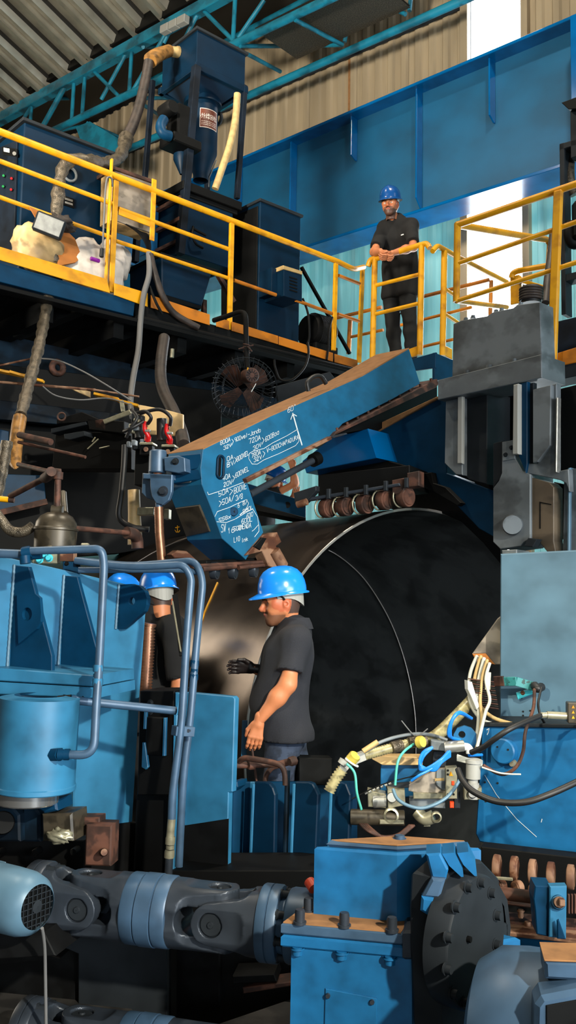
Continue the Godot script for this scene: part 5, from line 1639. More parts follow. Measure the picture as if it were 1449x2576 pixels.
func fan() -> void:
	var o := th("wall_fan", "black wire-guard fan hung below the platform in front of the chalked arm", "fan")
	var c := at(612, 975, 7.6)
	var ax := (EYE + Vector3(1.2, -2.0, 0) - c).normalized()
	var T := upt(c, ax)
	var m := MB.new()
	for k in 5:
		m.torus(T * Transform3D(Basis(), Vector3(0, 0.09 - absf(k - 2) * 0.05, 0)), [0.17, 0.24, 0.275, 0.25, 0.18][k], 0.003, 36, 5)
	pt(m, "guard_ring", M.gray_dark, o)
	for i in 36:
		m = MB.new()
		var a := TAU * i / 36.0
		var d := Vector3(cos(a), 0, sin(a)); var d2 := Vector3(cos(a + 0.35), 0, sin(a + 0.35))
		m.tube(PackedVector3Array([T * (d * 0.08 + Vector3(0, 0.1, 0)), T * (d2 * 0.2 + Vector3(0, 0.085, 0)), T * (d2 * 0.275), T * (d2 * 0.2 + Vector3(0, -0.08, 0))]), 0.002, 4)
		pt(m, "guard_wire", M.gray_dark, o)
	for i in 4:
		m = MB.new()
		var a := TAU * i / 4.0 + 0.3
		m.prism(T * Transform3D(Basis(Vector3.UP, a) * Basis(Vector3.RIGHT, PI / 2 - 0.5), Vector3.ZERO), PackedVector2Array([Vector2(0.03, -0.04), Vector2(0.2, -0.09), Vector2(0.23, 0.0), Vector2(0.2, 0.09), Vector2(0.03, 0.04)]), -0.003, 0.003, 0.001)
		pt(m, "blade", M.rust, o)
	m = MB.new()
	var t2 := upt(at(630, 945, 7.4), (ax + Vector3(0.1, 0.3, 0)).normalized())
	m.lathe(t2, [Vector2(0.001, -0.16), Vector2(0.05, -0.16), Vector2(0.062, -0.12), Vector2(0.062, 0.04), Vector2(0.055, 0.05), Vector2(0.001, 0.055)], 22)
	var mo := pt(m, "motor", M.rust, o)
	for i in 12:
		m = MB.new()
		m.bar(t2 * Vector3(cos(i * TAU / 12) * 0.02, 0.056, sin(i * TAU / 12) * 0.02), t2 * Vector3(cos(i * TAU / 12) * 0.05, 0.053, sin(i * TAU / 12) * 0.05), 0.006, 0.006)
		pt(m, "vent_rib", M.gray_dark, mo)
	m = MB.new(); m.bar(at(624, 925, 7.35), at(622, 936, 7.35), 0.025, 0.01)
	pt(m, "yellow_tag", M.yellow, mo)
	m = MB.new(); m.bar(at(644, 965, 7.3), at(632, 986, 7.3), 0.012, 0.006)
	pt(m, "white_strip", M.white, mo)
	m = MB.new()
	m.tube(bent(PackedVector3Array([at(538, 806, 7.9), at(606, 784, 7.6), at(618, 790, 7.5), at(619, 860, 7.5), at(622, 932, 7.45)]), 0.08), 0.022, 10)
	pt(m, "hanger_pipe", M.soot, o)
	m = MB.new()
	for k in 4:
		m.torus(upt(at(620, 868 + k * 6, 7.5), Vector3(0.2, 1, 0.1)), 0.028, 0.006, 14, 5)
	m.cyl(at(600, 878, 7.48), at(638, 868, 7.48), 0.006, 6); m.cyl(at(622, 872, 7.46), at(634, 884, 7.46), 0.007, 6)
	pt(m, "wire_tie", M.rust, o)
	m = MB.new(); m.tube(curve(pts([774, 862, 8.7, 776, 890, 8.6, 765, 925, 8.5, 735, 955, 8.4, 705, 955, 8.4, 692, 925, 8.4, 690, 905, 8.4])), 0.012, 8)
	one(m, "hanging_cable", M.black, "black cable looped under the platform edge right of the fan", "cable")
	m = MB.new()
	ep(m, fr(740, 985, 8.2, 70), [692, 972, 830, 935, 850, 960, 700, 1010], 0.0, 0.03)
	one(m, "gray_sheet", M.gray_dark, "dim gray sheet hanging behind the arm handle", "panel")
func dark_machine() -> void:
	# machinery in the dark under the platform, at the left
	var D := fr(200, 1150, 7.9, 70)
	var o := th("dark_machine", "sooty black machine housing in the shade under the platform at the left", "machine")
	var m := MB.new(); ep(m, D, [-120, 900, 560, 985, 545, 1352, 300, 1392, -120, 1420], -0.25, 0.25)
	pt(m, "housing", M.black, o)
	m = MB.new(); ep(m, D, [-60, 1065, 22, 1085, 22, 1125, -60, 1190], 0.0, 0.06)
	pt(m, "blue_plate", M.blue_deep, o)
	m = MB.new(); ep(m, D, [-60, 1190, 110, 1196, 116, 1262, -60, 1300], 0.0, 0.06)
	pt(m, "blue_plate", M.blue_deep, o)
	m = MB.new(); m.bar(wp(D, 0, 1290, 0.05), wp(D, 118, 1262, 0.05), 0.06, 0.05)
	pt(m, "rusty_lip", M.rust, o)
	m = MB.new(); ep(m, D, [-60, 1000, 300, 1040, 300, 1080, -60, 1050], 0.0, 0.1)
	pt(m, "cross_beam", M.soot_blue, o)
	o = th("wire_feeder", "dusty dark wire feed unit with angled plates under the platform", "machine")
	var Fd := fr(190, 1070, 7.0, 110)
	for s in [[[142, 1055, 205, 1036, 250, 1056, 205, 1062, 142, 1066], "soot"], [[128, 1078, 215, 1060, 218, 1068, 128, 1090], "gray_dark"], [[160, 1092, 212, 1084, 214, 1096, 176, 1106, 162, 1104], "gray_dark"], [[218, 1052, 312, 1060, 312, 1090, 225, 1080], "black"], [[238, 1055, 266, 1054, 266, 1082, 240, 1076], "rust"]]:
		m = MB.new(); ep(m, Fd, s[0], 0.0, 0.12)
		pt(m, "plate", M[s[1]], o)
	m = MB.new(); ep(m, Fd, [140, 1090, 330, 1085, 330, 1180, 130, 1180], -0.15, 0.2)
	pt(m, "body", M.black, o)
	m = MB.new(); m.torus(Transform3D(Basis(Vector3.RIGHT, PI / 2), at(155, 1048, 6.95)), 0.03, 0.008, 16, 6)
	pt(m, "cable_eye", M.rust, o)
	m = MB.new(); ep(m, Fd, [258, 1056, 325, 1030, 330, 1040, 262, 1066], 0.05, 0.02)
	pt(m, "bright_lever", M.zinc, o)
	for s in [[220, 1130, 248, 1104], [250, 1128, 276, 1122], [232, 1112, 240, 1100]]:
		m = MB.new(); m.bar(at(s[0], s[1], 6.9), at(s[2], s[3], 6.9), 0.02, 0.008)
		pt(m, "bright_strip", M.zinc, o)
	# yellow bars and thin rods that cross the dark
	o = th("yellow_rack", "yellow flat bars with thin pale rods under the platform at the left", "rack")
	for s in [[-40, 925, 70, 948, 0.09, 7.3], [26, 936, 110, 960, 0.06, 7.2], [238, 992, 300, 1006, 0.09, 7.4], [296, 1008, 350, 1022, 0.08, 7.4]]:
		m = MB.new(); m.bar(at(s[0], s[1], s[5]), at(s[2], s[3], s[5]), 0.02, s[4], Vector3(0, 0, 1))
		pt(m, "yellow_bar", M.yellow, o)
	for s in [[-40, 958, 240, 981, 0.011], [-40, 928, 80, 902, 0.008], [220, 978, 350, 998, 0.008]]:
		m = MB.new(); m.cyl(at(s[0], s[1], 7.1), at(s[2], s[3], 7.1), s[4], 8)
		pt(m, "thin_rod", M.rust_light, o)
	m = MB.new(); ep(m, fr(215, 985, 7.4, 80), [170, 972, 228, 985, 228, 1000, 190, 984], 0, 0.02)
	pt(m, "pale_plate", M.cream, o)
	m = MB.new(); m.bar(at(306, 1008, 7.2), at(310, 1036, 7.2), 0.03, 0.03)
	pt(m, "valve_handle", M.zinc, o)
	m = MB.new(); m.tube(curve(pts([106, 902, 7.3, 150, 908, 7.2, 210, 935, 7.1, 270, 970, 7.0, 330, 1008, 7.0])), 0.007, 6)
	one(m, "thin_wire", M.cable_gray, "thin gray wire sagging under the platform towards the welding head", "wire")
	m = MB.new(); m.tube(curve(pts([108, 972, 7.0, 140, 995, 7.0, 200, 1006, 7.0, 270, 1002, 7.0, 330, 1018, 6.8])), 0.006, 6)
	one(m, "thin_wire", M.cable_gray, "lower thin gray wire sagging from the taped hose to the welding head", "wire")
	# taped hose
	m = MB.new()
	var q := resample(curve(pts([122, 745, 7.3, 112, 800, 7.2, 96, 880, 7.0, 72, 970, 6.8, 52, 1045, 6.6])), 0.03)
	var rr := []
	for i in q.size(): rr.append(0.043 + 0.004 * sin(i * 1.9) + 0.003 * sin(i * 0.7))
	m.tube(q, rr, 12)
	var hs := th("hanging_hose", "thick silvery taped hose hanging at the left below the platform", "hose")
	pt(m, "hose", M.foil, hs)
	m = MB.new()
	m.tube(curve(pts([50, 1050, 6.58, 42, 1100, 6.5, 38, 1150, 6.45, 38, 1180, 6.42]), 4), [0.05, 0.052, 0.052, 0.05, 0.05, 0.05, 0.048, 0.048, 0.046, 0.046, 0.04, 0.025, 0.006], 10)
	pt(m, "brown_tape", M.tape, hs, "brown tape wound round the hose end, with a torn tip")
	m = MB.new()
	q = resample(curve(pts([18, 1110, 6.2, 12, 1150, 6.2, 4, 1190, 6.2, -8, 1250, 6.2])), 0.03)
	rr = []
	for i in q.size(): rr.append(0.04 + 0.004 * sin(i * 2.1))
	m.tube(q, rr, 12)
	one(m, "wrapped_stub", M.foil, "silvery wrapped hose at the left edge beside the brown taped end", "hose")
	m = MB.new()
	ribbed(m, curve(pts([413, 850, 7.3, 406, 900, 7.1, 404, 945, 7.0, 412, 985, 6.8, 436, 1035, 6.5, 455, 1085, 6.2, 462, 1120, 6.0])), 0.046, 0.022, 0.008, 12)
	one(m, "ribbed_hose", M.hose_dark, "dark brown spiral hose hanging from the platform to the chalked arm", "hose")
	head_unit()
	pipes_tank()
func head_unit() -> void:
	var o := th("outer_welding_head", "welding head with two red torches above the gray-blue knuckle", "welding head")
	var H := fr(390, 1080, 5.9, 100)
	var m := MB.new(); ep(m, H, [350, 1018, 414, 1030, 460, 1042, 460, 1100, 420, 1094, 350, 1092], -0.25, 0.03)
	pt(m, "cream_backplate", M.cream, o)
	m = MB.new(); ep(m, H, [330, 1040, 352, 1036, 352, 1130, 332, 1130], -0.1, 0.08)
	pt(m, "slide_body", M.gray_dark, o)
	for s in [[370, 1088, 0], [425, 1094, 0]]:
		var x: float = s[0]; var y: float = s[1]
		m = MB.new(); m.tube(curve(PackedVector3Array([wp(H, x - 4, y - 26, 0.02), wp(H, x - 6, y - 8, 0.03), wp(H, x + 3, y + 10, 0.02), wp(H, x + 1, y + 22, 0.0)])), 0.016, 10)
		pt(m, "red_torch", M.red, o)
		m = MB.new(); m.cyl(wp(H, x + 2, y + 10, 0.0), wp(H, x + 1, y + 22, 0.0), 0.022, 14)
		pt(m, "red_collar", M.red, o)
		m = MB.new(); m.cyl(wp(H, x - 18, y - 40, -0.05), wp(H, x - 18, y + 14, -0.05), 0.034, 14)
		pt(m, "black_sleeve", M.rubber, o)
		m = MB.new(); bp(m, H, x - 20, y + 24, x + 14, y + 30, 0.03, 0.1)
		pt(m, "shelf", M.zinc, o)
		m = MB.new(); bp(m, H, x - 18, y + 31, x + 12, y + 56, 0.0, 0.06)
		pt(m, "control_block", M.black, o)
		m = MB.new(); m.cyl(wp(H, x - 3, y + 42, 0.0), wp(H, x - 3, y + 42, 0.03), 0.016, 14)
		pt(m, "knob", M.rust_light, o)
		m = MB.new(); bp(m, H, x - 6, y - 8, x + 8, y - 2, 0.05, 0.02)
		pt(m, "clip", M.bright, o)
		bolt(o, wp(H, x - 2, y - 16, 0.03), H.basis.z, 0.008, 0.008, M.copper)
	for s in [[336, 1052, 12, 10], [334, 1072, 14, 10], [330, 1106, 10, 14], [348, 1036, 8, 8], [324, 1066, 10, 22], [318, 1110, 8, 14]]:
		m = MB.new(); bp(m, H, s[0], s[1], s[0] + s[2], s[1] + s[3], 0.02, 0.05)
		pt(m, "fitting", M.zinc if int(s[0]) % 4 == 0 else M.gray_paint, o)
	for s in [[330, 1030, 345, 1050, 330, 1075, 318, 1100], [340, 1040, 365, 1035, 380, 1050, 372, 1066], [352, 1040, 400, 1030, 428, 1048, 428, 1070], [360, 1060, 340, 1072, 325, 1080, 312, 1085]]:
		m = MB.new(); m.tube(curve(PackedVector3Array([wp(H, s[0], s[1], 0.05), wp(H, s[2], s[3], 0.08), wp(H, s[4], s[5], 0.08), wp(H, s[6], s[7], 0.04)])), 0.012, 8)
		pt(m, "cable", M.rubber, o)
	m = MB.new(); bp(m, H, 340, 1130, 372, 1220, -0.15, 0.2)
	pt(m, "lower_body", M.black, o)
	m = MB.new(); m.tube(curve(PackedVector3Array([wp(H, 314, 1120, 0), wp(H, 312, 1170, 0.02), wp(H, 306, 1240, 0.02), wp(H, 300, 1300, 0.02), wp(H, 330, 1325, 0.02), wp(H, 375, 1332, 0.0)])), 0.02, 10)
	one(m, "taped_cable", M.rubber, "black taped cable hanging below the red torches, curving right at its end", "cable")
	m = MB.new(); m.lathe(upt(wp(H, 340, 1370, -0.05), Vector3(-0.06, 1, 0)), [Vector2(0.001, 0), Vector2(0.05, 0), Vector2(0.042, 0.2), Vector2(0.04, 0.36), Vector2(0.001, 0.36)], 18)
	one(m, "cream_tube", M.cream, "cream upright tube in the dark left of the threaded rod", "tube")
	m = MB.new(); bp(m, H, 345, 1276, 386, 1296, 0.0, 0.06); bp(m, H, 412, 1280, 424, 1306, 0.0, 0.06)
	one(m, "clamp_block", M.zinc, "small pale clamp block beside the top of the copper threaded rod", "clamp")
func pipes_tank() -> void:
	var o := th("pressure_tank", "round brown-gray pressure tank with rusty pipes above the left cylinder", "tank")
	var T := upt(at(137, 1396, 4.6), Vector3(0.02, 1, 0))
	var m := MB.new()
	m.lathe(T, [Vector2(0.001, 0.0), Vector2(0.09, 0.0), Vector2(0.103, 0.015), Vector2(0.106, 0.12), Vector2(0.112, 0.124), Vector2(0.112, 0.134), Vector2(0.106, 0.138), Vector2(0.1, 0.165), Vector2(0.08, 0.195), Vector2(0.05, 0.212), Vector2(0.001, 0.218)], 36)
	pt(m, "tank_shell", M.tank, o)
	var pp := func(a: Array, r: float, nm: String, mt: Material):
		var mm := MB.new(); mm.tube(bent(pts(a), 0.05), r, 12); pt(mm, nm, mt, o)
	pp.call([143, 1296, 4.6, 146, 1196, 4.6], 0.017, "riser_pipe", M.rust)
	pp.call([146, 1206, 4.6, 147, 1188, 4.6], 0.025, "tee", M.rust)
	pp.call([136, 1188, 4.6, 152, 1190, 4.6], 0.022, "tee", M.rust)
	pp.call([126, 1194, 4.58, 110, 1204, 4.7, 26, 1248, 4.9], 0.016, "branch_pipe", M.rust)
	pp.call([129, 1186, 4.55, 124, 1196, 4.6, 112, 1203, 4.7], 0.026, "elbow", M.rust)
	pp.call([46, 1168, 5.2, 122, 1186, 4.75], 0.013, "thin_pipe", M.rust)
	pp.call([48, 1094, 5.6, 128, 1112, 5.4], 0.02, "thin_pipe", M.rust)
	pp.call([46, 1112, 5.6, 215, 1150, 5.4], 0.01, "thin_pipe", M.rust)
	pp.call([130, 1282, 4.6, 158, 1284, 4.6], 0.024, "pipe_socket", M.tank)
	pp.call([188, 1329, 4.6, 325, 1341, 5.0], 0.014, "cross_pipe", M.rust)
	pp.call([318, 1340, 5.0, 338, 1343, 5.05, 345, 1356, 5.1, 346, 1380, 5.1], 0.034, "rusty_elbow", M.rust)
	pp.call([84, 1322, 4.6, 60, 1340, 4.6, 25, 1338, 4.6, -10, 1290, 4.6], 0.026, "dusty_hose", M.foil)
	pp.call([-20, 1253, 4.9, 22, 1257, 4.9], 0.016, "yellow_pipe", M.yellow)
	pp.call([20, 1257, 4.9, 36, 1259, 4.9], 0.014, "pipe_nipple", M.rust)
	pp.call([158, 1240, 4.9, 162, 1292, 4.8], 0.02, "rear_pipe", M.tank)
	o = th("valve_block", "pale machined valve block with nuts between the tank and the blue plate", "valve")
	m = MB.new(); m.cyl(at(62, 1392, 4.3), at(132, 1384, 4.3), 0.022, 18, 0.003)
	pt(m, "pale_cylinder", M.zinc, o)
	m = MB.new(); m.cyl(at(55, 1393, 4.3), at(66, 1391, 4.3), 0.028, 18, 0.003)
	pt(m, "end_cap", M.gray_paint, o)
	var V := fr(120, 1400, 4.25, 90)
	m = MB.new(); bp(m, V, 82, 1388, 145, 1418, 0.0, 0.06)
	pt(m, "body", M.zinc, o)
	m = MB.new(); bp(m, V, 150, 1384, 186, 1412, 0.03, 0.06)
	pt(m, "rusty_plate", M.rust_light, o)
	m = MB.new(); bp(m, V, 158, 1410, 200, 1446, 0.02, 0.02)
	pt(m, "bracket", M.blue_deep, o)
	for s in [[168, 1418], [196, 1420]]: bolt(o, wp(V, s[0], s[1], 0.02), V.basis.z, 0.008, 0.01, M.black)
	for s in [[112, 1396], [124, 1404], [100, 1408]]: bolt(o, wp(V, s[0], s[1], 0.0), V.basis.z, 0.014, 0.025, M.turquoise, "nut")
	m = MB.new(); bp(m, V, 203, 1366, 222, 1376, 0.0, 0.03)
	pt(m, "clip", M.zinc, o)
func ck(m: MB, s: String, x0: float, y0: float, x1: float, y1: float, h: float) -> void:
	chalk(m, AR, s, 400 + x0 / 3.15, 860 + y0 / 3.15, 400 + x1 / 3.15, 860 + y1 / 3.15, h / 3.15 * 0.85)
func right_machine() -> void:
	var RB := fr(1250, 950, 5.6, 138)
	var o := th("press_column", "gray steel press column with bolted block and notched plates at the right", "column")
	var m := MB.new()
	ep(m, RB, [1140, 815, 1160, 806, 1225, 795, 1240, 785, 1290, 775, 1300, 767, 1358, 760, 1363, 906, 1137, 956], 0.0, 0.15)
	pt(m, "top_block", M.gray_paint, o)
	for s in [[1172, 806], [1190, 800], [1248, 786], [1262, 782], [1310, 768]]: bolt(o, wp(RB, s[0], s[1], -0.12), Vector3.UP, 0.014, 0.018, M.gray_paint, "block_stud", 10)
	m = MB.new(); ep(m, RB, [1101, 956, 1362, 891, 1363, 950, 1101, 1006], 0.07, 0.26)
	pt(m, "bolted_flange", M.gray_paint, o)
	for s in [[1175, 938], [1231, 924], [1293, 909]]: bolt(o, wp(RB, s[0], s[1] + 4, 0.0), Vector3.UP, 0.02, 0.025, M.gray_paint, "flange_bolt", 8)
	m = MB.new(); ep(m, RB, [1121, 1004, 1163, 994, 1163, 1195, 1147, 1194, 1118, 1165], 0.0, 0.06)
	pt(m, "left_leg_plate", M.gray_paint, o)
	m = MB.new(); ep(m, RB, [1151, 998, 1163, 996, 1162, 1166, 1150, 1166], 0.03, 0.03)
	pt(m, "weld_strip", M.liner, o)
	m = MB.new(); ep(m, RB, [1163, 1000, 1226, 984, 1224, 1218, 1180, 1207, 1163, 1190], -0.05, 0.3)
	pt(m, "inner_gusset", M.gray_dark, o)
	m = MB.new(); ep(m, RB, [1160, 990, 1300, 955, 1300, 1240, 1220, 1240, 1160, 1180], -0.3, 0.1)
	pt(m, "dark_recess", M.black, o)
	m = MB.new(); ep(m, RB, [1240, 1115, 1266, 1109, 1266, 1195, 1250, 1215, 1240, 1232], 0.0, 0.2)
	pt(m, "side_bevel", M.gray_dark, o)
	m = MB.new(); ep(m, RB, [1262, 1112, 1290, 1108, 1294, 1150, 1315, 1185, 1334, 1193, 1334, 1355, 1318, 1364, 1308, 1374, 1258, 1381, 1240, 1363, 1240, 1228, 1254, 1210, 1262, 1190], 0.05, 0.25)
	pt(m, "link_plate", M.gray_paint, o)
	m = MB.new(); ep(m, RB, [1263, 1112, 1294, 1106, 1295, 1154, 1264, 1160], 0.06, 0.03, 0.002)
	var kp := pt(m, "keeper_plate", M.gray_paint, o)
	for s in [[1272, 1144], [1287, 1126]]: bolt(kp, wp(RB, s[0], s[1], 0.06), RB.basis.z, 0.011, 0.012, M.gray_dark, "socket_screw", 10)
	m = MB.new(); m.cyl(wp(RB, 1289, 1320, 0.04), wp(RB, 1289, 1320, 0.09), 0.062, 32, 0.006)
	var dk := pt(m, "pivot_disc", M.gray_paint, o)
	m = MB.new(); m.cyl(wp(RB, 1284, 1320, 0.088), wp(RB, 1284, 1320, 0.092), 0.007, 10)
	pt(m, "center_hole", M.black, dk)
	m = MB.new(); ep(m, RB, [1328, 1353, 1352, 1356, 1340, 1376, 1318, 1374], 0.08, 0.06)
	pt(m, "chamfer_block", M.gray_dark, o)
	m = MB.new(); ep(m, RB, [1334, 1200, 1382, 1214, 1393, 1226, 1393, 1362, 1399, 1394, 1376, 1388, 1360, 1368, 1358, 1360, 1334, 1356], 0.03, 0.1)
	pt(m, "curved_channel", M.tan_gray, o)
	m = MB.new(); ep(m, RB, [1357, 1262, 1386, 1268, 1386, 1270, 1359, 1265, 1359, 1330, 1357, 1330], 0.034, 0.006, 0.0)
	pt(m, "slot_line", M.black, o)
	m = MB.new(); ep(m, RB, [1393, 1212, 1418, 1218, 1416, 1354, 1393, 1358], -0.1, 0.05)
	pt(m, "deep_slot", M.black, o)
	m = MB.new(); ep(m, RB, [1291, 968, 1303, 965, 1303, 1142, 1289, 1143], 0.1, 0.05)
	pt(m, "scaled_edge", M.liner, o)
	m = MB.new(); ep(m, RB, [1303, 966, 1326, 960, 1326, 1166, 1322, 1190, 1303, 1143], 0.06, 0.04)
	pt(m, "blue_web", M.blue_deep, o)
	m = MB.new(); ep(m, RB, [1324, 966, 1342, 962, 1340, 1166, 1326, 1168], 0.03, 0.04)
	pt(m, "groove", M.gray_dark, o)
	m = MB.new(); ep(m, RB, [1340, 980, 1386, 968, 1384, 1120, 1352, 1162, 1340, 1164], 0.07, 0.05)
	pt(m, "pointed_plate", M.gray_paint, o)
	m = MB.new(); ep(m, RB, [1300, 1140, 1324, 1166, 1352, 1166, 1386, 1118, 1388, 968, 1400, 964, 1400, 1186, 1430, 1180, 1432, 1236, 1424, 1216, 1410, 1208, 1324, 1190], 0.04, 0.05)
	pt(m, "web_plate", M.gray_paint, o)
	m = MB.new(); ep(m, RB, [1398, 1000, 1403, 1000, 1400, 1188, 1396, 1188], 0.07, 0.04)
	pt(m, "bright_edge", M.bright, o)
	m = MB.new(); ep(m, RB, [1400, 980, 1520, 950, 1520, 1190, 1400, 1190], -0.05, 0.1)
	pt(m, "dark_side", M.black, o)
	m = MB.new(); ep(m, RB, [1418, 1200, 1432, 1180, 1520, 1170, 1520, 1400, 1415, 1400], -0.02, 0.1)
	pt(m, "frame_plate", M.gray_paint, o)
	m = MB.new(); ep(m, RB, [1428, 1178, 1434, 1176, 1432, 1395, 1426, 1396], 0.0, 0.05)
	pt(m, "frame_edge", M.gray_blue, o)
	# lower column and blue box
	var CF := fr(1340, 1820, 4.75, 124)
	o = th("guide_column", "broad pale gray-blue steel column standing on the blue box at the right", "column")
	m = MB.new(); ep(m, CF, [1258, 1393, 1560, 1378, 1560, 1818, 1256, 1816], 0.0, 0.5, 0.008)
	pt(m, "shaft", M.gray_blue, o)
	m = MB.new(); ep(m, CF, [1262, 1384, 1300, 1382, 1300, 1394, 1262, 1396], -0.05, 0.2)
	pt(m, "shim", M.gray_paint, o)
	for s in [[1316, 1790], [1316, 1800], [1334, 1788], [1312, 1756]]:
		m = MB.new(); m.cyl(wp(CF, s[0], s[1], -0.01), wp(CF, s[0], s[1], 0.002), 0.005, 8)
		pt(m, "screw_hole", M.black, o)
	var BX := fr(1330, 1990, 4.45, 122)
	o = th("roller_box", "wide blue steel box with a round boss and a row of holes, right edge", "box")
	m = MB.new(); ep(m, BX, [1212, 1826, 1560, 1832, 1560, 2190, 1206, 2118, 1196, 2098, 1203, 1990], 0.0, 0.7, 0.006)
	pt(m, "body", M.blue_worn, o)
	m = MB.new(); ep(m, BX, [1210, 1818, 1560, 1824, 1560, 1834, 1210, 1828], 0.02, 0.75)
	pt(m, "top_plate", M.gray_dark, o)
	m = MB.new(); m.lathe(upt(wp(BX, 1272, 1887, 0.0), BX.basis.z), [Vector2(0.06, -0.01), Vector2(0.06, 0.045), Vector2(0.054, 0.052), Vector2(0.001, 0.052)], 30)
	var boss := pt(m, "round_boss", M.blue_worn, o)
	for s in [[1251, 1879], [1278, 1886]]:
		m = MB.new(); m.cyl(wp(BX, s[0], s[1], 0.05), wp(BX, s[0], s[1], 0.054), 0.005, 8)
		pt(m, "boss_hole", M.black, boss)
	bolt(o, wp(BX, 1292, 1920, 0.0), BX.basis.z, 0.014, 0.03, M.zinc, "stud", 10)
	for i in 6:
		m = MB.new(); var x: float = 1210 + i * 45.6
		m.cyl(wp(BX, x, 2123 + i * 4.6, -0.01), wp(BX, x, 2123 + i * 4.6, 0.002), 0.0075, 10)
		pt(m, "bolt_hole", M.black, o)
	for s in [[1220, 1968], [1252, 1970], [1222, 2016]]:
		m = MB.new(); m.cyl(wp(BX, s[0], s[1], -0.01), wp(BX, s[0], s[1], 0.002), 0.005, 8)
		pt(m, "small_hole", M.black, o)
	m = MB.new()
	cline(m, BX, [1225, 1836, 1231, 1832, 1229, 1842, 1226, 1848]); cline(m, BX, [1362, 2068, 1364, 2060]); cline(m, BX, [1220, 1950, 1250, 2000, 1300, 2060, 1350, 2105], 0.0015)
	pt(m, "chalk_marks", M.chalk, o)
	# sensor arm on the column
	o = th("sensor_bracket", "teal bent strip bracket with a turquoise plate on the gray-blue column", "bracket")
	m = MB.new(); m.bar(wp(CF, 1244, 1714, 0.1), wp(CF, 1300, 1714, 0.12), 0.045, 0.012, Vector3(0, 0, 1)); m.bar(wp(CF, 1298, 1714, 0.12), wp(CF, 1346, 1728, 0.06), 0.045, 0.012, Vector3(0, 0, 1))
	pt(m, "strip", M.teal, o)
	m = MB.new(); m.bar(wp(CF, 1243, 1714, 0.105), wp(CF, 1268, 1713, 0.115), 0.05, 0.014, Vector3(0, 0, 1))
	pt(m, "rusty_clamp", M.rust, o)
	m = MB.new(); ep(m, CF, [1297, 1742, 1336, 1732, 1344, 1744, 1302, 1760], 0.03, 0.02)
	pt(m, "turquoise_plate", M.turquoise, o)
	bolt(o, wp(CF, 1315, 1743, 0.03), CF.basis.z, 0.009, 0.008, M.copper)
	m = MB.new(); m.tube(curve(PackedVector3Array([wp(CF, 1344, 1724, 0.08), wp(CF, 1352, 1732, 0.1), wp(CF, 1362, 1728, 0.06)])), 0.022, 10)
	pt(m, "black_nozzle", M.rubber, o)
	welding_head(CF, BX)
	roller_bed()
func cab(pl: Array, r: float, called: String, mt: Material, label: String, cat := "cable", group := "") -> void:
	var m := MB.new()
	m.tube(curve(pts(pl)), r, 8)
	one(m, called, mt, label, cat, group)
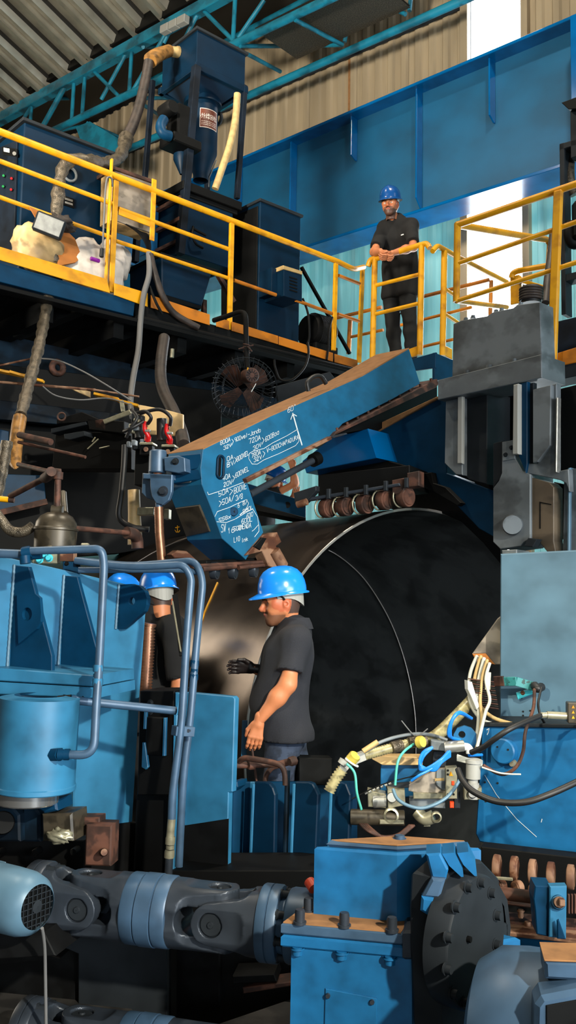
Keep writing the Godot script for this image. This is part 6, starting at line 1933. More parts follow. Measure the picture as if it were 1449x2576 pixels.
func welding_head(CF: Transform3D, BX: Transform3D) -> void:
	# sheet metal duct and cream cables
	var o := th("cable_duct", "angled gray-brown sheet duct spilling cream cables beside the gray-blue column", "duct")
	var DF := fr(1220, 1640, 5.0, 100)
	var m := MB.new(); ep(m, DF, [1188, 1645, 1252, 1556, 1262, 1548, 1262, 1672, 1246, 1672, 1222, 1644], 0.0, 0.02)
	pt(m, "side_sheet", M.box_gray, o)
	m = MB.new(); ep(m, DF, [1188, 1645, 1222, 1644, 1246, 1672, 1198, 1664], 0.03, 0.02)
	pt(m, "mouth_sheet", M.card, o)
	var i := 0
	for s in [[1200, 1650, 1184, 1690, 1180, 1730, 1186, 1775, 1220, 1815, 1290, 1826], [1210, 1650, 1198, 1690, 1194, 1720, 1205, 1770, 1240, 1805, 1300, 1824], [1218, 1655, 1206, 1700, 1200, 1740, 1204, 1800, 1198, 1860, 1185, 1890], [1226, 1660, 1214, 1700, 1208, 1760, 1212, 1810, 1204, 1860, 1194, 1900], [1232, 1668, 1222, 1710, 1232, 1760, 1222, 1790, 1212, 1830, 1200, 1880]]:
		var a := []
		for k in range(0, s.size(), 2): a.append_array([s[k], s[k + 1], 4.75 - 0.03 * i - 0.02 * k])
		cab(a, 0.0095 if i < 3 else 0.0085, "cream_cable", M.cable_white if i % 2 == 0 else M.hose_tan, "cream cable from the sheet duct, %s of five beside the gray-blue column" % ["outermost, nearest the fins", "second", "third, hanging straight down", "fourth", "innermost, nearest the column"][i], "cable", "cream cables from the duct")
		i += 1
	o = th("heat_shield", "comb of brown fins on a white edge plate hanging below the duct", "shield")
	var HSf := fr(1210, 1740, 4.6, 80)
	m = MB.new(); ep(m, HSf, [1177, 1712, 1188, 1716, 1198, 1750, 1207, 1778, 1200, 1786, 1186, 1752, 1178, 1735], 0.03, 0.05)
	pt(m, "white_edge", M.white, o)
	for k in 13:
		m = MB.new(); var y := 1709 + k * 5.6; var x := 1188 + k * 1.6
		m.bar(wp(HSf, x, y, 0.0), wp(HSf, x + 44 - k * 0.6, y + 5, -0.12), 0.006, 0.05, Vector3(0.3, 0, 1))
		pt(m, "fin", M.rust if k % 2 == 0 else M.tank, o)
	m = MB.new(); m.bar(wp(HSf, 1226, 1690, -0.03), wp(HSf, 1224, 1735, -0.03), 0.03, 0.03)
	pt(m, "bracket_rod", M.zinc, o)
	# ribbed suction hose
	m = MB.new(); ribbed(m, curve(pts([1190, 1758, 4.7, 1150, 1800, 4.6, 1110, 1840, 4.5, 1085, 1858, 4.45, 1050, 1864, 4.4])), 0.031, 0.016, 0.006, 14)
	one(m, "suction_hose", M.hose_clear, "thick cream ribbed hose rising from the welding head to the fins", "hose")
	o = th("extraction_hose", "cream ribbed hose with yellow clamps sagging left of the welding head", "hose")
	m = MB.new(); ribbed(m, curve(pts([1034, 1868, 4.38, 1000, 1878, 4.36, 960, 1888, 4.34, 914, 1901, 4.3])), 0.024, 0.013, 0.005, 12)
	pt(m, "ribbed_part", M.hose_clear, o)
	m = MB.new(); m.cyl(at(985, 1881, 4.34), at(1010, 1874, 4.36), 0.027, 14); m.cyl(at(1028, 1868, 4.36), at(1072, 1864, 4.38), 0.026, 14)
	pt(m, "taped_part", M.foil, o)
	for s in [[1052, 1868, 1064, 1866], [882, 1914, 894, 1900]]:
		m = MB.new(); m.cyl(at(s[0], s[1], 4.28), at(s[2], s[3], 4.26), 0.028, 16, 0.004)
		pt(m, "yellow_clamp", M.clamp_yellow, o)
	m = MB.new(); m.bar(at(916, 1900, 4.3), at(876, 1916, 4.28), 0.04, 0.04)
	m.bar(at(880, 1912, 4.28), at(858, 1940, 4.28), 0.034, 0.036)
	m.cyl(at(866, 1912, 4.26), at(860, 1922, 4.26), 0.022, 10)
	pt(m, "pipe_bend", M.liner, o)
	m = MB.new(); m.torus(upt(at(885, 1918, 4.27), Vector3(0.5, 0.8, 0)), 0.032, 0.005, 18, 6)
	pt(m, "white_tie", M.white, o)
	m = MB.new(); ribbed(m, curve(pts([862, 1936, 4.28, 850, 1952, 4.28, 838, 1970, 4.28, 828, 1990, 4.28])), 0.028, 0.014, 0.007, 12)
	pt(m, "ribbed_end", M.hose_clear, o)
	m = MB.new(); m.tube(curve(pts([916, 1892, 4.25, 930, 1884, 4.25, 955, 1868, 4.26, 1000, 1853, 4.3, 1050, 1846, 4.35, 1090, 1850, 4.4, 1125, 1862, 4.4])), 0.008, 8)
	one(m, "wire_conduit", M.gray_paint, "thin gray conduit arching over the cream ribbed hose", "conduit")
	m = MB.new(); m.cyl(at(913, 1890, 4.24), at(950, 1866, 4.25), 0.012, 10)
	one(m, "yellow_sleeve", M.hose_tan, "yellowish sleeve on the thin gray conduit at its left end", "sleeve")
	for s in [[1010, 1813, 1030, 1838, 1042, 1850], [1076, 1833, 1060, 1846, 1046, 1850]]:
		m = MB.new(); m.tube(curve(pts([s[0], s[1], 4.3, s[2], s[3], 4.31, s[4], s[5], 4.32])), 0.003, 5)
		one(m, "tie_end", M.cable_gray, "loose gray tie end %s above the ribbed hose" % ("pointing left" if s[0] < 1050 else "pointing right"), "cable tie")
	# the head itself
	var WH := fr(1120, 1960, 4.35, 96)
	o = th("inner_welding_head", "pale metal welding head with slides, motors and a wedge carriage inside the pipe mouth", "welding head")
	var part := func(a: Array, z: float, d: float, nm: String, mt: Material):
		var mm := MB.new(); ep(mm, WH, a, z, d, 0.003); return pt(mm, nm, mt, o)
	part.call([958, 1921, 1063, 1926, 1063, 2006, 956, 2010], -0.15, 0.1, "blue_housing", M.blue_worn)
	part.call([922, 1902, 1063, 1905, 1063, 1925, 962, 1925], -0.1, 0.1, "pale_cover", M.cream)
	part.call([1028, 1974, 1098, 1934, 1124, 1931, 1124, 1996, 1060, 1997, 1028, 1990], 0.0, 0.06, "wedge_carriage", M.box_gray)
	part.call([1098, 1934, 1120, 1936, 1122, 1988, 1112, 1988, 1096, 1974], 0.012, 0.02, "wedge_side", M.gray_paint)
	part.call([1094, 1958, 1117, 1957, 1117, 1964, 1094, 1965], 0.014, 0.004, "yellow_label", M.hose_tan)
	part.call([1040, 1995, 1140, 1996, 1140, 2010, 1040, 2010], 0.02, 0.08, "base_rail", M.zinc)
	part.call([1030, 2008, 1120, 2010, 1120, 2034, 1030, 2030], -0.01, 0.06, "lower_rail", M.gray_paint)
	var sl = part.call([1121, 1932, 1150, 1930, 1150, 2010, 1121, 2010], 0.05, 0.06, "vertical_slide", M.zinc)
	for s in [[1127, 1938], [1127, 1948], [1141, 1998], [1127, 1998]]: bolt(sl, wp(WH, s[0], s[1], 0.05), WH.basis.z, 0.005, 0.004, M.black, "cap_screw", 8, false)
	part.call([1134, 1940, 1140, 1952, 1130, 1952], 0.053, 0.004, "warning_triangle", M.yellow)
	part.call([1136, 1965, 1143, 1965, 1143, 1976, 1136, 1976], 0.055, 0.006, "red_marker", M.orange)
	part.call([1132, 2018, 1142, 2018, 1142, 2033, 1132, 2033], 0.05, 0.03, "red_marker", M.orange)
	part.call([1142, 1935, 1156, 1936, 1158, 2034, 1142, 2034], 0.02, 0.05, "dark_slide", M.gray_dark)
	part.call([1084, 1862, 1120, 1868, 1120, 1890, 1084, 1886], 0.02, 0.06, "upper_block", M.gray_paint)
	part.call([1090, 1890, 1124, 1890, 1122, 1930, 1086, 1930], -0.02, 0.06, "slide_column", M.gray_dark)
	var mm := MB.new(); mm.cyl(wp(WH, 1118, 1880, 0.05), wp(WH, 1168, 1876, 0.05), 0.026, 18, 0.004)
	pt(mm, "top_motor", M.bright, o)
	mm = MB.new(); mm.tube(bent(PackedVector3Array([wp(WH, 1166, 1878, 0.05), wp(WH, 1180, 1880, 0.05), wp(WH, 1182, 1895, 0.05)]), 0.03), 0.018, 14)
	pt(mm, "white_elbow", M.white, o)
	mm = MB.new(); mm.lathe(upt(wp(WH, 1190, 1964, 0.05), Vector3(0.02, 1, 0)), [Vector2(0.001, -0.08), Vector2(0.028, -0.08), Vector2(0.028, -0.01), Vector2(0.022, -0.01), Vector2(0.022, 0.01), Vector2(0.033, 0.01), Vector2(0.033, 0.08), Vector2(0.04, 0.08), Vector2(0.04, 0.095), Vector2(0.026, 0.1), Vector2(0.001, 0.1)], 22)
	pt(mm, "feed_motor", M.liner, o)
	part.call([1168, 1985, 1212, 1982, 1212, 2012, 1168, 2012], 0.07, 0.07, "gear_case", M.zinc)
	mm = MB.new(); mm.cyl(wp(WH, 1189, 1997, 0.07), wp(WH, 1189, 1997, 0.09), 0.02, 16, 0.003)
	pt(mm, "gear_cap", M.bright, o)
	part.call([924, 1988, 970, 1998, 972, 2034, 926, 2030], 0.02, 0.08, "left_motor", M.zinc)
	mm = MB.new(); mm.cyl(wp(WH, 938, 2014, 0.0), wp(WH, 972, 2014, 0.0), 0.034, 18, 0.004)
	pt(mm, "motor_barrel", M.bright, o)
	part.call([974, 1982, 1018, 1988, 1020, 2026, 976, 2034], 0.04, 0.08, "left_gear_case", M.zinc)
	mm = MB.new(); mm.cyl(wp(WH, 986, 2006, 0.04), wp(WH, 986, 2006, 0.06), 0.024, 18, 0.003)
	pt(mm, "gear_cap", M.bright, o)
	part.call([970, 1974, 1030, 1970, 1030, 1982, 972, 1984], 0.0, 0.04, "clamp_bar", M.gray_dark)
	mm = MB.new(); mm.cyl(wp(WH, 882, 2055, 0.02), wp(WH, 1018, 2058, 0.02), 0.036, 18, 0.004)
	pt(mm, "support_tube", M.tank, o)
	part.call([955, 2062, 1016, 2063, 1016, 2074, 955, 2074], 0.06, 0.03, "mount_foot", M.zinc)
	for s in [[984, 2049, 0.035], [1097, 2053, 0.024]]:
		mm = MB.new(); mm.lathe(upt(wp(WH, s[0], s[1], 0.03), WH.basis.z), [Vector2(s[2] * 0.7, 0.0), Vector2(s[2], 0.0), Vector2(s[2], 0.03), Vector2(s[2] * 0.75, 0.034), Vector2(s[2] * 0.7, 0.0)], 24)
		pt(mm, "pipe_flange", M.zinc, o)
	mm = MB.new(); mm.tube(curve(PackedVector3Array([wp(WH, 1050, 2042, 0), wp(WH, 1068, 2060, 0.02), wp(WH, 1090, 2054, 0.03)])), 0.03, 14)
	pt(mm, "outlet_bend", M.zinc, o)
	part.call([1062, 2066, 1086, 2064, 1082, 2080, 1066, 2080], 0.03, 0.03, "outlet_lug", M.zinc)
	mm = MB.new(); holed(mm, fr(1168, 1852, 4.5, 100), [1141, 1848, 1150, 1832, 1168, 1826, 1186, 1832, 1198, 1846, 1198, 1888, 1141, 1884], 1162, 1848, 0.017, 0.0, 0.03)
	pt(mm, "lifting_eye", M.blue_worn, o)
	# small details on the head
	for k in 7:
		mm = MB.new(); mm.cyl(wp(WH, 918 + k * 10, 1996 - k * 4, 0.05), wp(WH, 924 + k * 10, 1993 - k * 4, 0.05), 0.006, 8)
		pt(mm, "chain_link", M.bright, o)
	cab([885, 2010, 4.3, 960, 1974, 4.3, 1050, 1950, 4.32], 0.003, "black_string", M.black, "thin black string strung across the blue housing of the welding head", "string")
	# coloured hoses
	for k in 3:
		cab([1180 + k * 3, 1805 + k, 4.4, 1155, 1794 - k, 4.3, 1136, 1815, 4.28, 1133 - k * 2, 1850, 4.3, 1145 + k * 6, 1862, 4.35], 0.008, "blue_hose", M.hose_blue, "bright blue hose looping by the lifting eye, %s of three" % ["outer", "middle", "inner"][k], "hose", "blue hoses on the head")
	for k in 5:
		cab([1132, 1890 + k * 3, 4.25, 1110, 1910 + k * 2, 4.22, 1080 + k * 3, 1930 + k * 2, 4.22, 1057, 1936 - k * 3, 4.24, 1064, 1905 - k * 3, 4.28, 1088, 1880, 4.3], 0.007, "blue_hose", M.hose_blue, "bright blue hose coiled before the slide column, %s of the coil" % ["topmost", "second", "middle", "fourth", "lowest"][k], "hose", "blue hose coil on the head")
	cab([1128, 1890, 4.25, 1090, 1930, 4.22, 1055, 1950, 4.2, 1035, 1964, 4.22], 0.006, "blue_hose", M.hose_blue, "bright blue hose running down to the wedge carriage", "hose")
	cab([1180, 1900, 4.3, 1212, 1899, 4.4], 0.007, "blue_hose", M.hose_blue, "short straight bright blue hose entering the blue box", "hose")
	cab([1040, 1872, 4.3, 1015, 1892, 4.25, 1000, 1920, 4.22, 994, 1975, 4.22], 0.006, "teal_hose", M.hose_teal, "pale teal hose hanging in front of the blue housing", "hose")
	cab([872, 1921, 4.22, 892, 1945, 4.22, 898, 1995, 4.22, 909, 2036, 4.25], 0.006, "teal_hose", M.hose_teal, "pale teal hose hanging from the left hose clamp to the support tube", "hose")
	cab([989, 1986, 4.2, 1000, 2010, 4.16, 1030, 2028, 4.14, 1070, 2032, 4.14, 1124, 2006, 4.16, 1158, 1960, 4.2], 0.008, "light_blue_hose", M.gray_blue, "light gray-blue hose slung under the wedge carriage", "hose")
	cab([1185, 1893, 4.2, 1215, 1880, 4.15, 1250, 1855, 4.1, 1290, 1830, 4.1, 1362, 1799, 4.2], 0.013, "black_cable", M.rubber, "thick black cable rising right to the brass connector on the column", "cable")
	cab([1152, 1935, 4.15, 1165, 1965, 4.1, 1192, 1992, 4.05, 1250, 2016, 4.0, 1320, 2018, 3.95, 1390, 1995, 3.95, 1470, 1958, 4.0], 0.014, "black_cable", M.rubber, "thick black cable slung low across the face of the blue box", "cable")
	cab([1344, 1735, 4.5, 1342, 1780, 4.35, 1322, 1840, 4.25, 1316, 1890, 4.25, 1298, 1930, 4.25, 1262, 1948, 4.28, 1215, 1925, 4.28], 0.008, "brown_cable", M.rust, "brown-black cable dropping from the sensor bracket past the round boss", "cable")
	cab([1362, 1730, 4.5, 1354, 1770, 4.42, 1360, 1800, 4.4, 1372, 1822, 4.45], 0.006, "thin_cable", M.rubber, "thin black cable hanging from the black nozzle on the gray-blue column", "cable")
	cab([1212, 1930, 4.25, 1260, 1945, 4.25, 1310, 1948, 4.26], 0.004, "thin_wire", M.cable_white, "thin pale wire across the blue box under the round boss", "wire")
	for k in 4:
		cab([1150, 1900 + k * 4, 4.3, 1180, 1910 + k * 3, 4.28, 1212, 1915 + k * 4, 4.32], 0.006, "white_wire", M.cable_white, "white wire from the welding head to the blue box, %s of four" % ["topmost", "second", "third", "lowest"][k], "wire", "white wires to the blue box")
	for k in 4:
		cab([905 + k * 5, 2072, 4.35, 925 + k * 5, 2090, 4.3, 960 + k * 3, 2104 + k * 2, 4.3, 1000, 2100 + k * 3, 4.32, 1030 + k * 4, 2076, 4.36], 0.007, "drooping_cable", M.rust, "dark brown cable drooping below the support tube, %s of four" % ["leftmost", "second", "third", "rightmost"][k], "cable", "drooping cables below the head")
	o = th("brass_connector", "long brass cable connector entering a dark plug with yellow triangles", "connector")
	mm = MB.new(); mm.cyl(at(1358, 1800, 4.2), at(1378, 1799, 4.2), 0.014, 14); mm.cyl(at(1376, 1799, 4.2), at(1430, 1802, 4.2), 0.018, 14)
	pt(mm, "barrel", M.zinc, o)
	mm = MB.new(); bp(mm, fr(1440, 1795, 4.2, 100), 1428, 1768, 1480, 1822, 0.03, 0.08)
	pt(mm, "plug", M.tank, o)
	for k in 3:
		mm = MB.new(); ep(mm, fr(1440, 1795, 4.2, 100), [1438, 1782 + k * 13, 1442, 1774 + k * 13, 1446, 1782 + k * 13], 0.033, 0.004, 0.0)
		pt(mm, "warning_triangle", M.yellow, o)
func roller_bed() -> void:
	var o := th("roller_bed", "row of rusty rollers with a long shaft below the blue box at the right", "rollers")
	var RB := fr(1340, 2300, 3.9, 112)
	var m := MB.new(); ep(m, RB, [1210, 2130, 1560, 2170, 1560, 2560, 1210, 2560], -0.35, 0.1)
	pt(m, "back_plate", M.black, o)
	for s in [[1250, 2180], [1294, 2184], [1340, 2192], [1386, 2199], [1436, 2206], [1486, 2212]]:
		wheel(o, wp(RB, s[0], s[1], -0.12), (hd(100) + Vector3(0, 0, 0.25)), 0.05, 0.016, M.rust_light)
	for s in [[1259, 2228], [1302, 2232], [1346, 2240]]:
		wheel(o, wp(RB, s[0], s[1], -0.1), hd(60), 0.028, 0.018, M.rust_light, "small_roller")
	m = MB.new(); m.bar(wp(RB, 1216, 2206, -0.05), wp(RB, 1290, 2212, -0.05), 0.012, 0.012)
	pt(m, "bright_bar", M.zinc, o)
	m = MB.new(); m.cyl(wp(RB, 1200, 2240, 0.0), wp(RB, 1352, 2258, 0.0), 0.026, 18)
	pt(m, "shaft", M.rust, o)
	m = MB.new(); ep(m, RB, [1216, 2264, 1346, 2280, 1346, 2286, 1216, 2270], -0.02, 0.1)
	pt(m, "angle_bar", M.rust, o)
	for s in [[1264, 2284], [1310, 2290]]: bolt(o, wp(RB, s[0], s[1], -0.04), Vector3.DOWN, 0.012, 0.03, M.rust_light, "bolt", 8)
	m = MB.new(); ep(m, RB, [1216, 2310, 1560, 2346, 1560, 2362, 1216, 2326], -0.03, 0.12)
	pt(m, "rail", M.rust, o)
	m = MB.new(); ep(m, RB, [1216, 2332, 1560, 2368, 1560, 2372, 1216, 2336], 0.0, 0.12)
	pt(m, "rail", M.rust_light, o)
	for s in [[1327, 2334], [1434, 2362]]: bolt(o, wp(RB, s[0], s[1], -0.03), Vector3.UP, 0.014, 0.025, M.rust_light, "bolt", 8)
	m = MB.new()
	for k in 3: ep(m, RB, [1428 + k * 8, 2250, 1433 + k * 8, 2251, 1433 + k * 8, 2300, 1428 + k * 8, 2299], -0.05, 0.02)
	pt(m, "rusty_spacers", M.rust, o)
	o = th("bearing_block", "upright blue bearing block with a square rusty nut in front of the rollers", "block")
	var BB := fr(1405, 2300, 3.7, 96)
	m = MB.new(); ep(m, BB, [1383, 2230, 1426, 2229, 1424, 2362, 1381, 2358], 0.0, 0.05)
	pt(m, "front_plate", M.blue, o)
	m = MB.new(); ep(m, BB, [1346, 2228, 1386, 2230, 1384, 2358, 1350, 2350, 1346, 2290, 1342, 2262], -0.02, 0.12)
	pt(m, "body", M.blue_deep, o)
	m = MB.new(); m.cyl(wp(BB, 1405, 2270, 0.0), wp(BB, 1405, 2270, 0.012), 0.028, 22, 0.003)
	pt(m, "washer", M.blue, o)
	m = MB.new(); m.cyl(wp(BB, 1407, 2270, 0.01), wp(BB, 1407, 2270, 0.03), 0.022, 18, 0.003); m.box(Transform3D(BB.basis, wp(BB, 1413, 2269, 0.035)), Vector3(0.022, 0.026, 0.03), 0.003)
	pt(m, "square_nut", M.rust_light, o)
	m = MB.new(); ep(m, BB, [1401, 2316, 1406, 2313, 1424, 2364, 1402, 2362], 0.03, 0.012)
	pt(m, "rib", M.blue_deep, o)
	o = th("bed_beam", "dark blue beam under the roller bed at the right edge", "beam")
	m = MB.new(); ep(m, RB, [1216, 2350, 1560, 2386, 1560, 2470, 1216, 2436], 0.05, 0.2)
	pt(m, "beam", M.blue_deep, o)
	m = MB.new(); ep(m, RB, [1216, 2338, 1560, 2373, 1560, 2386, 1216, 2350], 0.07, 0.24)
	pt(m, "top_flange", M.rust_light, o)
func left_column() -> void:
	var LP := fr(200, 1700, 4.25, HB)
	var o := th("hydraulic_column", "tall blue steel column with weld-lined gussets and a lifting lug at the left", "column")
	var m := MB.new()
	ep(m, LP, [-120, 1372, 120, 1424, 372, 1482, 352, 1760, 333, 2090, 183, 2110, 192, 1760, -120, 1750], 0.0, 0.16, 0.006)
	pt(m, "main_plate", M.blue, o)
	# gussets: plates square to the main plate, welded along their left edge
	for g in [[[36, 1422, 72, 1426, 130, 1650, 130, 1694, 18, 1684], [36, 1420, 18, 1684]], [[161, 1448, 194, 1451, 249, 1656, 245, 1700, 145, 1692], [161, 1446, 145, 1692]]]:
		var a: Array = g[1]
		var GF := frp(wp(LP, a[0], a[1]), 118)
		m = MB.new(); ep(m, GF, g[0], 0.0, 0.022, 0.003)
		pt(m, "gusset", M.blue_deep, o)
		m = MB.new()
		var w0 := wp(LP, a[0], a[1], 0.004); var w1 := wp(LP, a[2], a[3], 0.004)
		var wl := PackedVector3Array()
		var rr := []
		for i in 40:
			wl.append(w0.lerp(w1, i / 39.0)); rr.append(0.006 + 0.002 * (i % 2))
		m.tube(wl, rr, 6)
		pt(m, "weld_bead", M.gray_blue, o)
	var L2 := frp(wp(LP, 36, 1420), 118)
	m = MB.new(); holed(m, L2, [42, 1494, 88, 1494, 100, 1504, 103, 1540, 102, 1564, 92, 1582, 46, 1620], 68, 1545, 0.028, 0.016, 0.016)
	pt(m, "lug_shadow_plate", M.blue_deep, o)  # plate shaped and darkened as the lug's cast shadow on the gusset
	var LG := frp(wp(LP, 299, 1471, 0.0), 118)
	m = MB.new(); holed(m, LG, [299, 1471, 330, 1469, 350, 1474, 363, 1486, 369, 1504, 368, 1522, 362, 1538, 350, 1549, 325, 1570, 308, 1583, 292, 1581], 331, 1512, 0.02, 0.0, 0.03)
	pt(m, "lifting_lug", M.blue_deep, o)
	m = MB.new()
	var wl2 := PackedVector3Array(); var r2 := []
	for i in 24:
		wl2.append(wp(LP, 299, 1470, 0.004).lerp(wp(LP, 291, 1582, 0.004), i / 23.0)); r2.append(0.006 + 0.002 * (i % 2))
	m.tube(wl2, r2, 6)
	pt(m, "weld_bead", M.gray_blue, o)
	# flange plates over the cylinder
	var FL := fr(120, 1720, 3.8, 104)
	m = MB.new(); ep(m, FL, [-120, 1672, 238, 1699, 238, 1727, -120, 1706], 0.0, 0.4, 0.004)
	pt(m, "upper_flange", M.blue, o)
	m = MB.new(); ep(m, FL, [-120, 1709, 240, 1730, 241, 1757, -120, 1742], 0.0, 0.4, 0.004)
	pt(m, "lower_flange", M.blue, o)
	for s in [[62, 1760], [108, 1762], [214, 1754]]: bolt(o, wp(FL, s[0], s[1] - 3, -0.02), Vector3.DOWN, 0.016, 0.02, M.black)
	# foot of the column
	m = MB.new(); ep(m, LP, [172, 2090, 345, 2068, 345, 2200, 172, 2210], 0.02, 0.2)
	pt(m, "sooty_foot", M.soot, o)
	o = th("hydraulic_cylinder", "fat blue hydraulic cylinder with a chrome rod end at the left edge", "cylinder")
	var C := at(86, 1986, 3.72)
	m = MB.new(); m.lathe(upt(C, Vector3(0.02, 1, 0)), [Vector2(0.1, 0.0), Vector2(0.158, 0.0), Vector2(0.162, 0.004), Vector2(0.162, 0.02), Vector2(0.158, 0.024), Vector2(0.158, 0.36), Vector2(0.1, 0.37)], 48)
	pt(m, "barrel", M.blue, o)
	m = MB.new(); m.lathe(upt(C - Vector3(0.025, 0.05, 0), Vector3(0.02, 1, 0)), [Vector2(0.001, 0), Vector2(0.118, 0.0), Vector2(0.122, 0.005), Vector2(0.122, 0.06)], 40)
	pt(m, "chrome_collar", M.chrome, o)
	m = MB.new(); m.cyl(at(133, 1898, 3.6), at(150, 1898, 3.58), 0.026, 6); m.cyl(at(150, 1898, 3.58), at(160, 1898, 3.58), 0.02, 16)
	pt(m, "port_fitting", M.blue_deep, o)
	# clevis and base
	o = th("clevis_base", "dark oily clevis blocks under the blue hydraulic cylinder", "clevis")
	var CB := fr(70, 2080, 3.8, 104)
	for s in [[[56, 2018, 82, 2018, 100, 2050, 100, 2118, 56, 2118], "soot_blue", 0.0], [[78, 2014, 140, 2014, 144, 2040, 110, 2046, 96, 2036], "blue_deep", 0.06], [[-60, 2030, 30, 2030, 48, 2050, 50, 2118, -60, 2118], "soot_blue", 0.04], [[104, 2048, 180, 2046, 184, 2116, 106, 2116], "tank", 0.05]]:
		m = MB.new(); ep(m, CB, s[0], s[2], 0.14, 0.008)
		pt(m, "clevis_block", M[s[1]], o)
	m = MB.new(); blob(m, Transform3D(CB.basis.scaled_local(Vector3(0.05, 0.03, 0.03)), wp(CB, 152, 2102, 0.05)), 51, 0.6, 16, -2.0)
	pt(m, "grease_lump", M.zinc, o)
	m = MB.new(); m.cyl(wp(CB, 8, 2070, 0.02), wp(CB, 8, 2070, 0.08), 0.045, 22, 0.004)
	pt(m, "clevis_pin", M.soot, o)
	o = th("machine_base", "long black oily machine base with bolt heads below the clevis", "base")
	var BB := fr(150, 2150, 3.95, 100)
	m = MB.new(); ep(m, BB, [-120, 2114, 212, 2114, 212, 2215, 430, 2215, 430, 2700, -120, 2700], 0.0, 0.08)
	pt(m, "base_plate", M.soot, o)
	for s in [[8, 2140], [100, 2138], [196, 2136]]: bolt(o, wp(BB, s[0], s[1], 0.0), BB.basis.z, 0.016, 0.05, M.black, "bolt", 12, false)
	m = MB.new(); ep(m, BB, [150, 2215, 420, 2215, 420, 2700, 196, 2700, 196, 2400, 150, 2380], 0.03, 0.04)
	pt(m, "side_cover", M.gray_dark, o)
	m = MB.new(); ep(m, BB, [-120, 2420, 120, 2400, 150, 2412, -120, 2440], 0.1, 0.14)
	pt(m, "ledge", M.soot, o)
	o = th("rusty_block", "rusty brown steel block with a round stud beside the column foot", "block")
	var RK := fr(245, 2120, 3.75, 98)
	m = MB.new(); ep(m, RK, [216, 2074, 281, 2076, 278, 2180, 212, 2178], 0.0, 0.1, 0.006)
	pt(m, "body", M.rust, o)
	m = MB.new(); ep(m, RK, [200, 2056, 250, 2056, 250, 2076, 200, 2076], -0.04, 0.08)
	pt(m, "top_piece", M.rust, o)
	m = MB.new(); m.cyl(wp(RK, 258, 2144, 0.0), wp(RK, 262, 2144, 0.05), 0.016, 14, 0.003)
	pt(m, "stud", M.rust_light, o)
	tubes()
func nut(o: Node3D, p: Vector3, q: Vector3, r: float, mt: Material, nm := "nut") -> void:
	var m := MB.new()
	m.tube(PackedVector3Array([p, p.lerp(q, 0.02), p.lerp(q, 0.12), p.lerp(q, 0.88), p.lerp(q, 0.98), q]), [r * 0.86, r * 0.88, r, r, r * 0.88, r * 0.86], 6)
	pt(m, nm, mt, o)
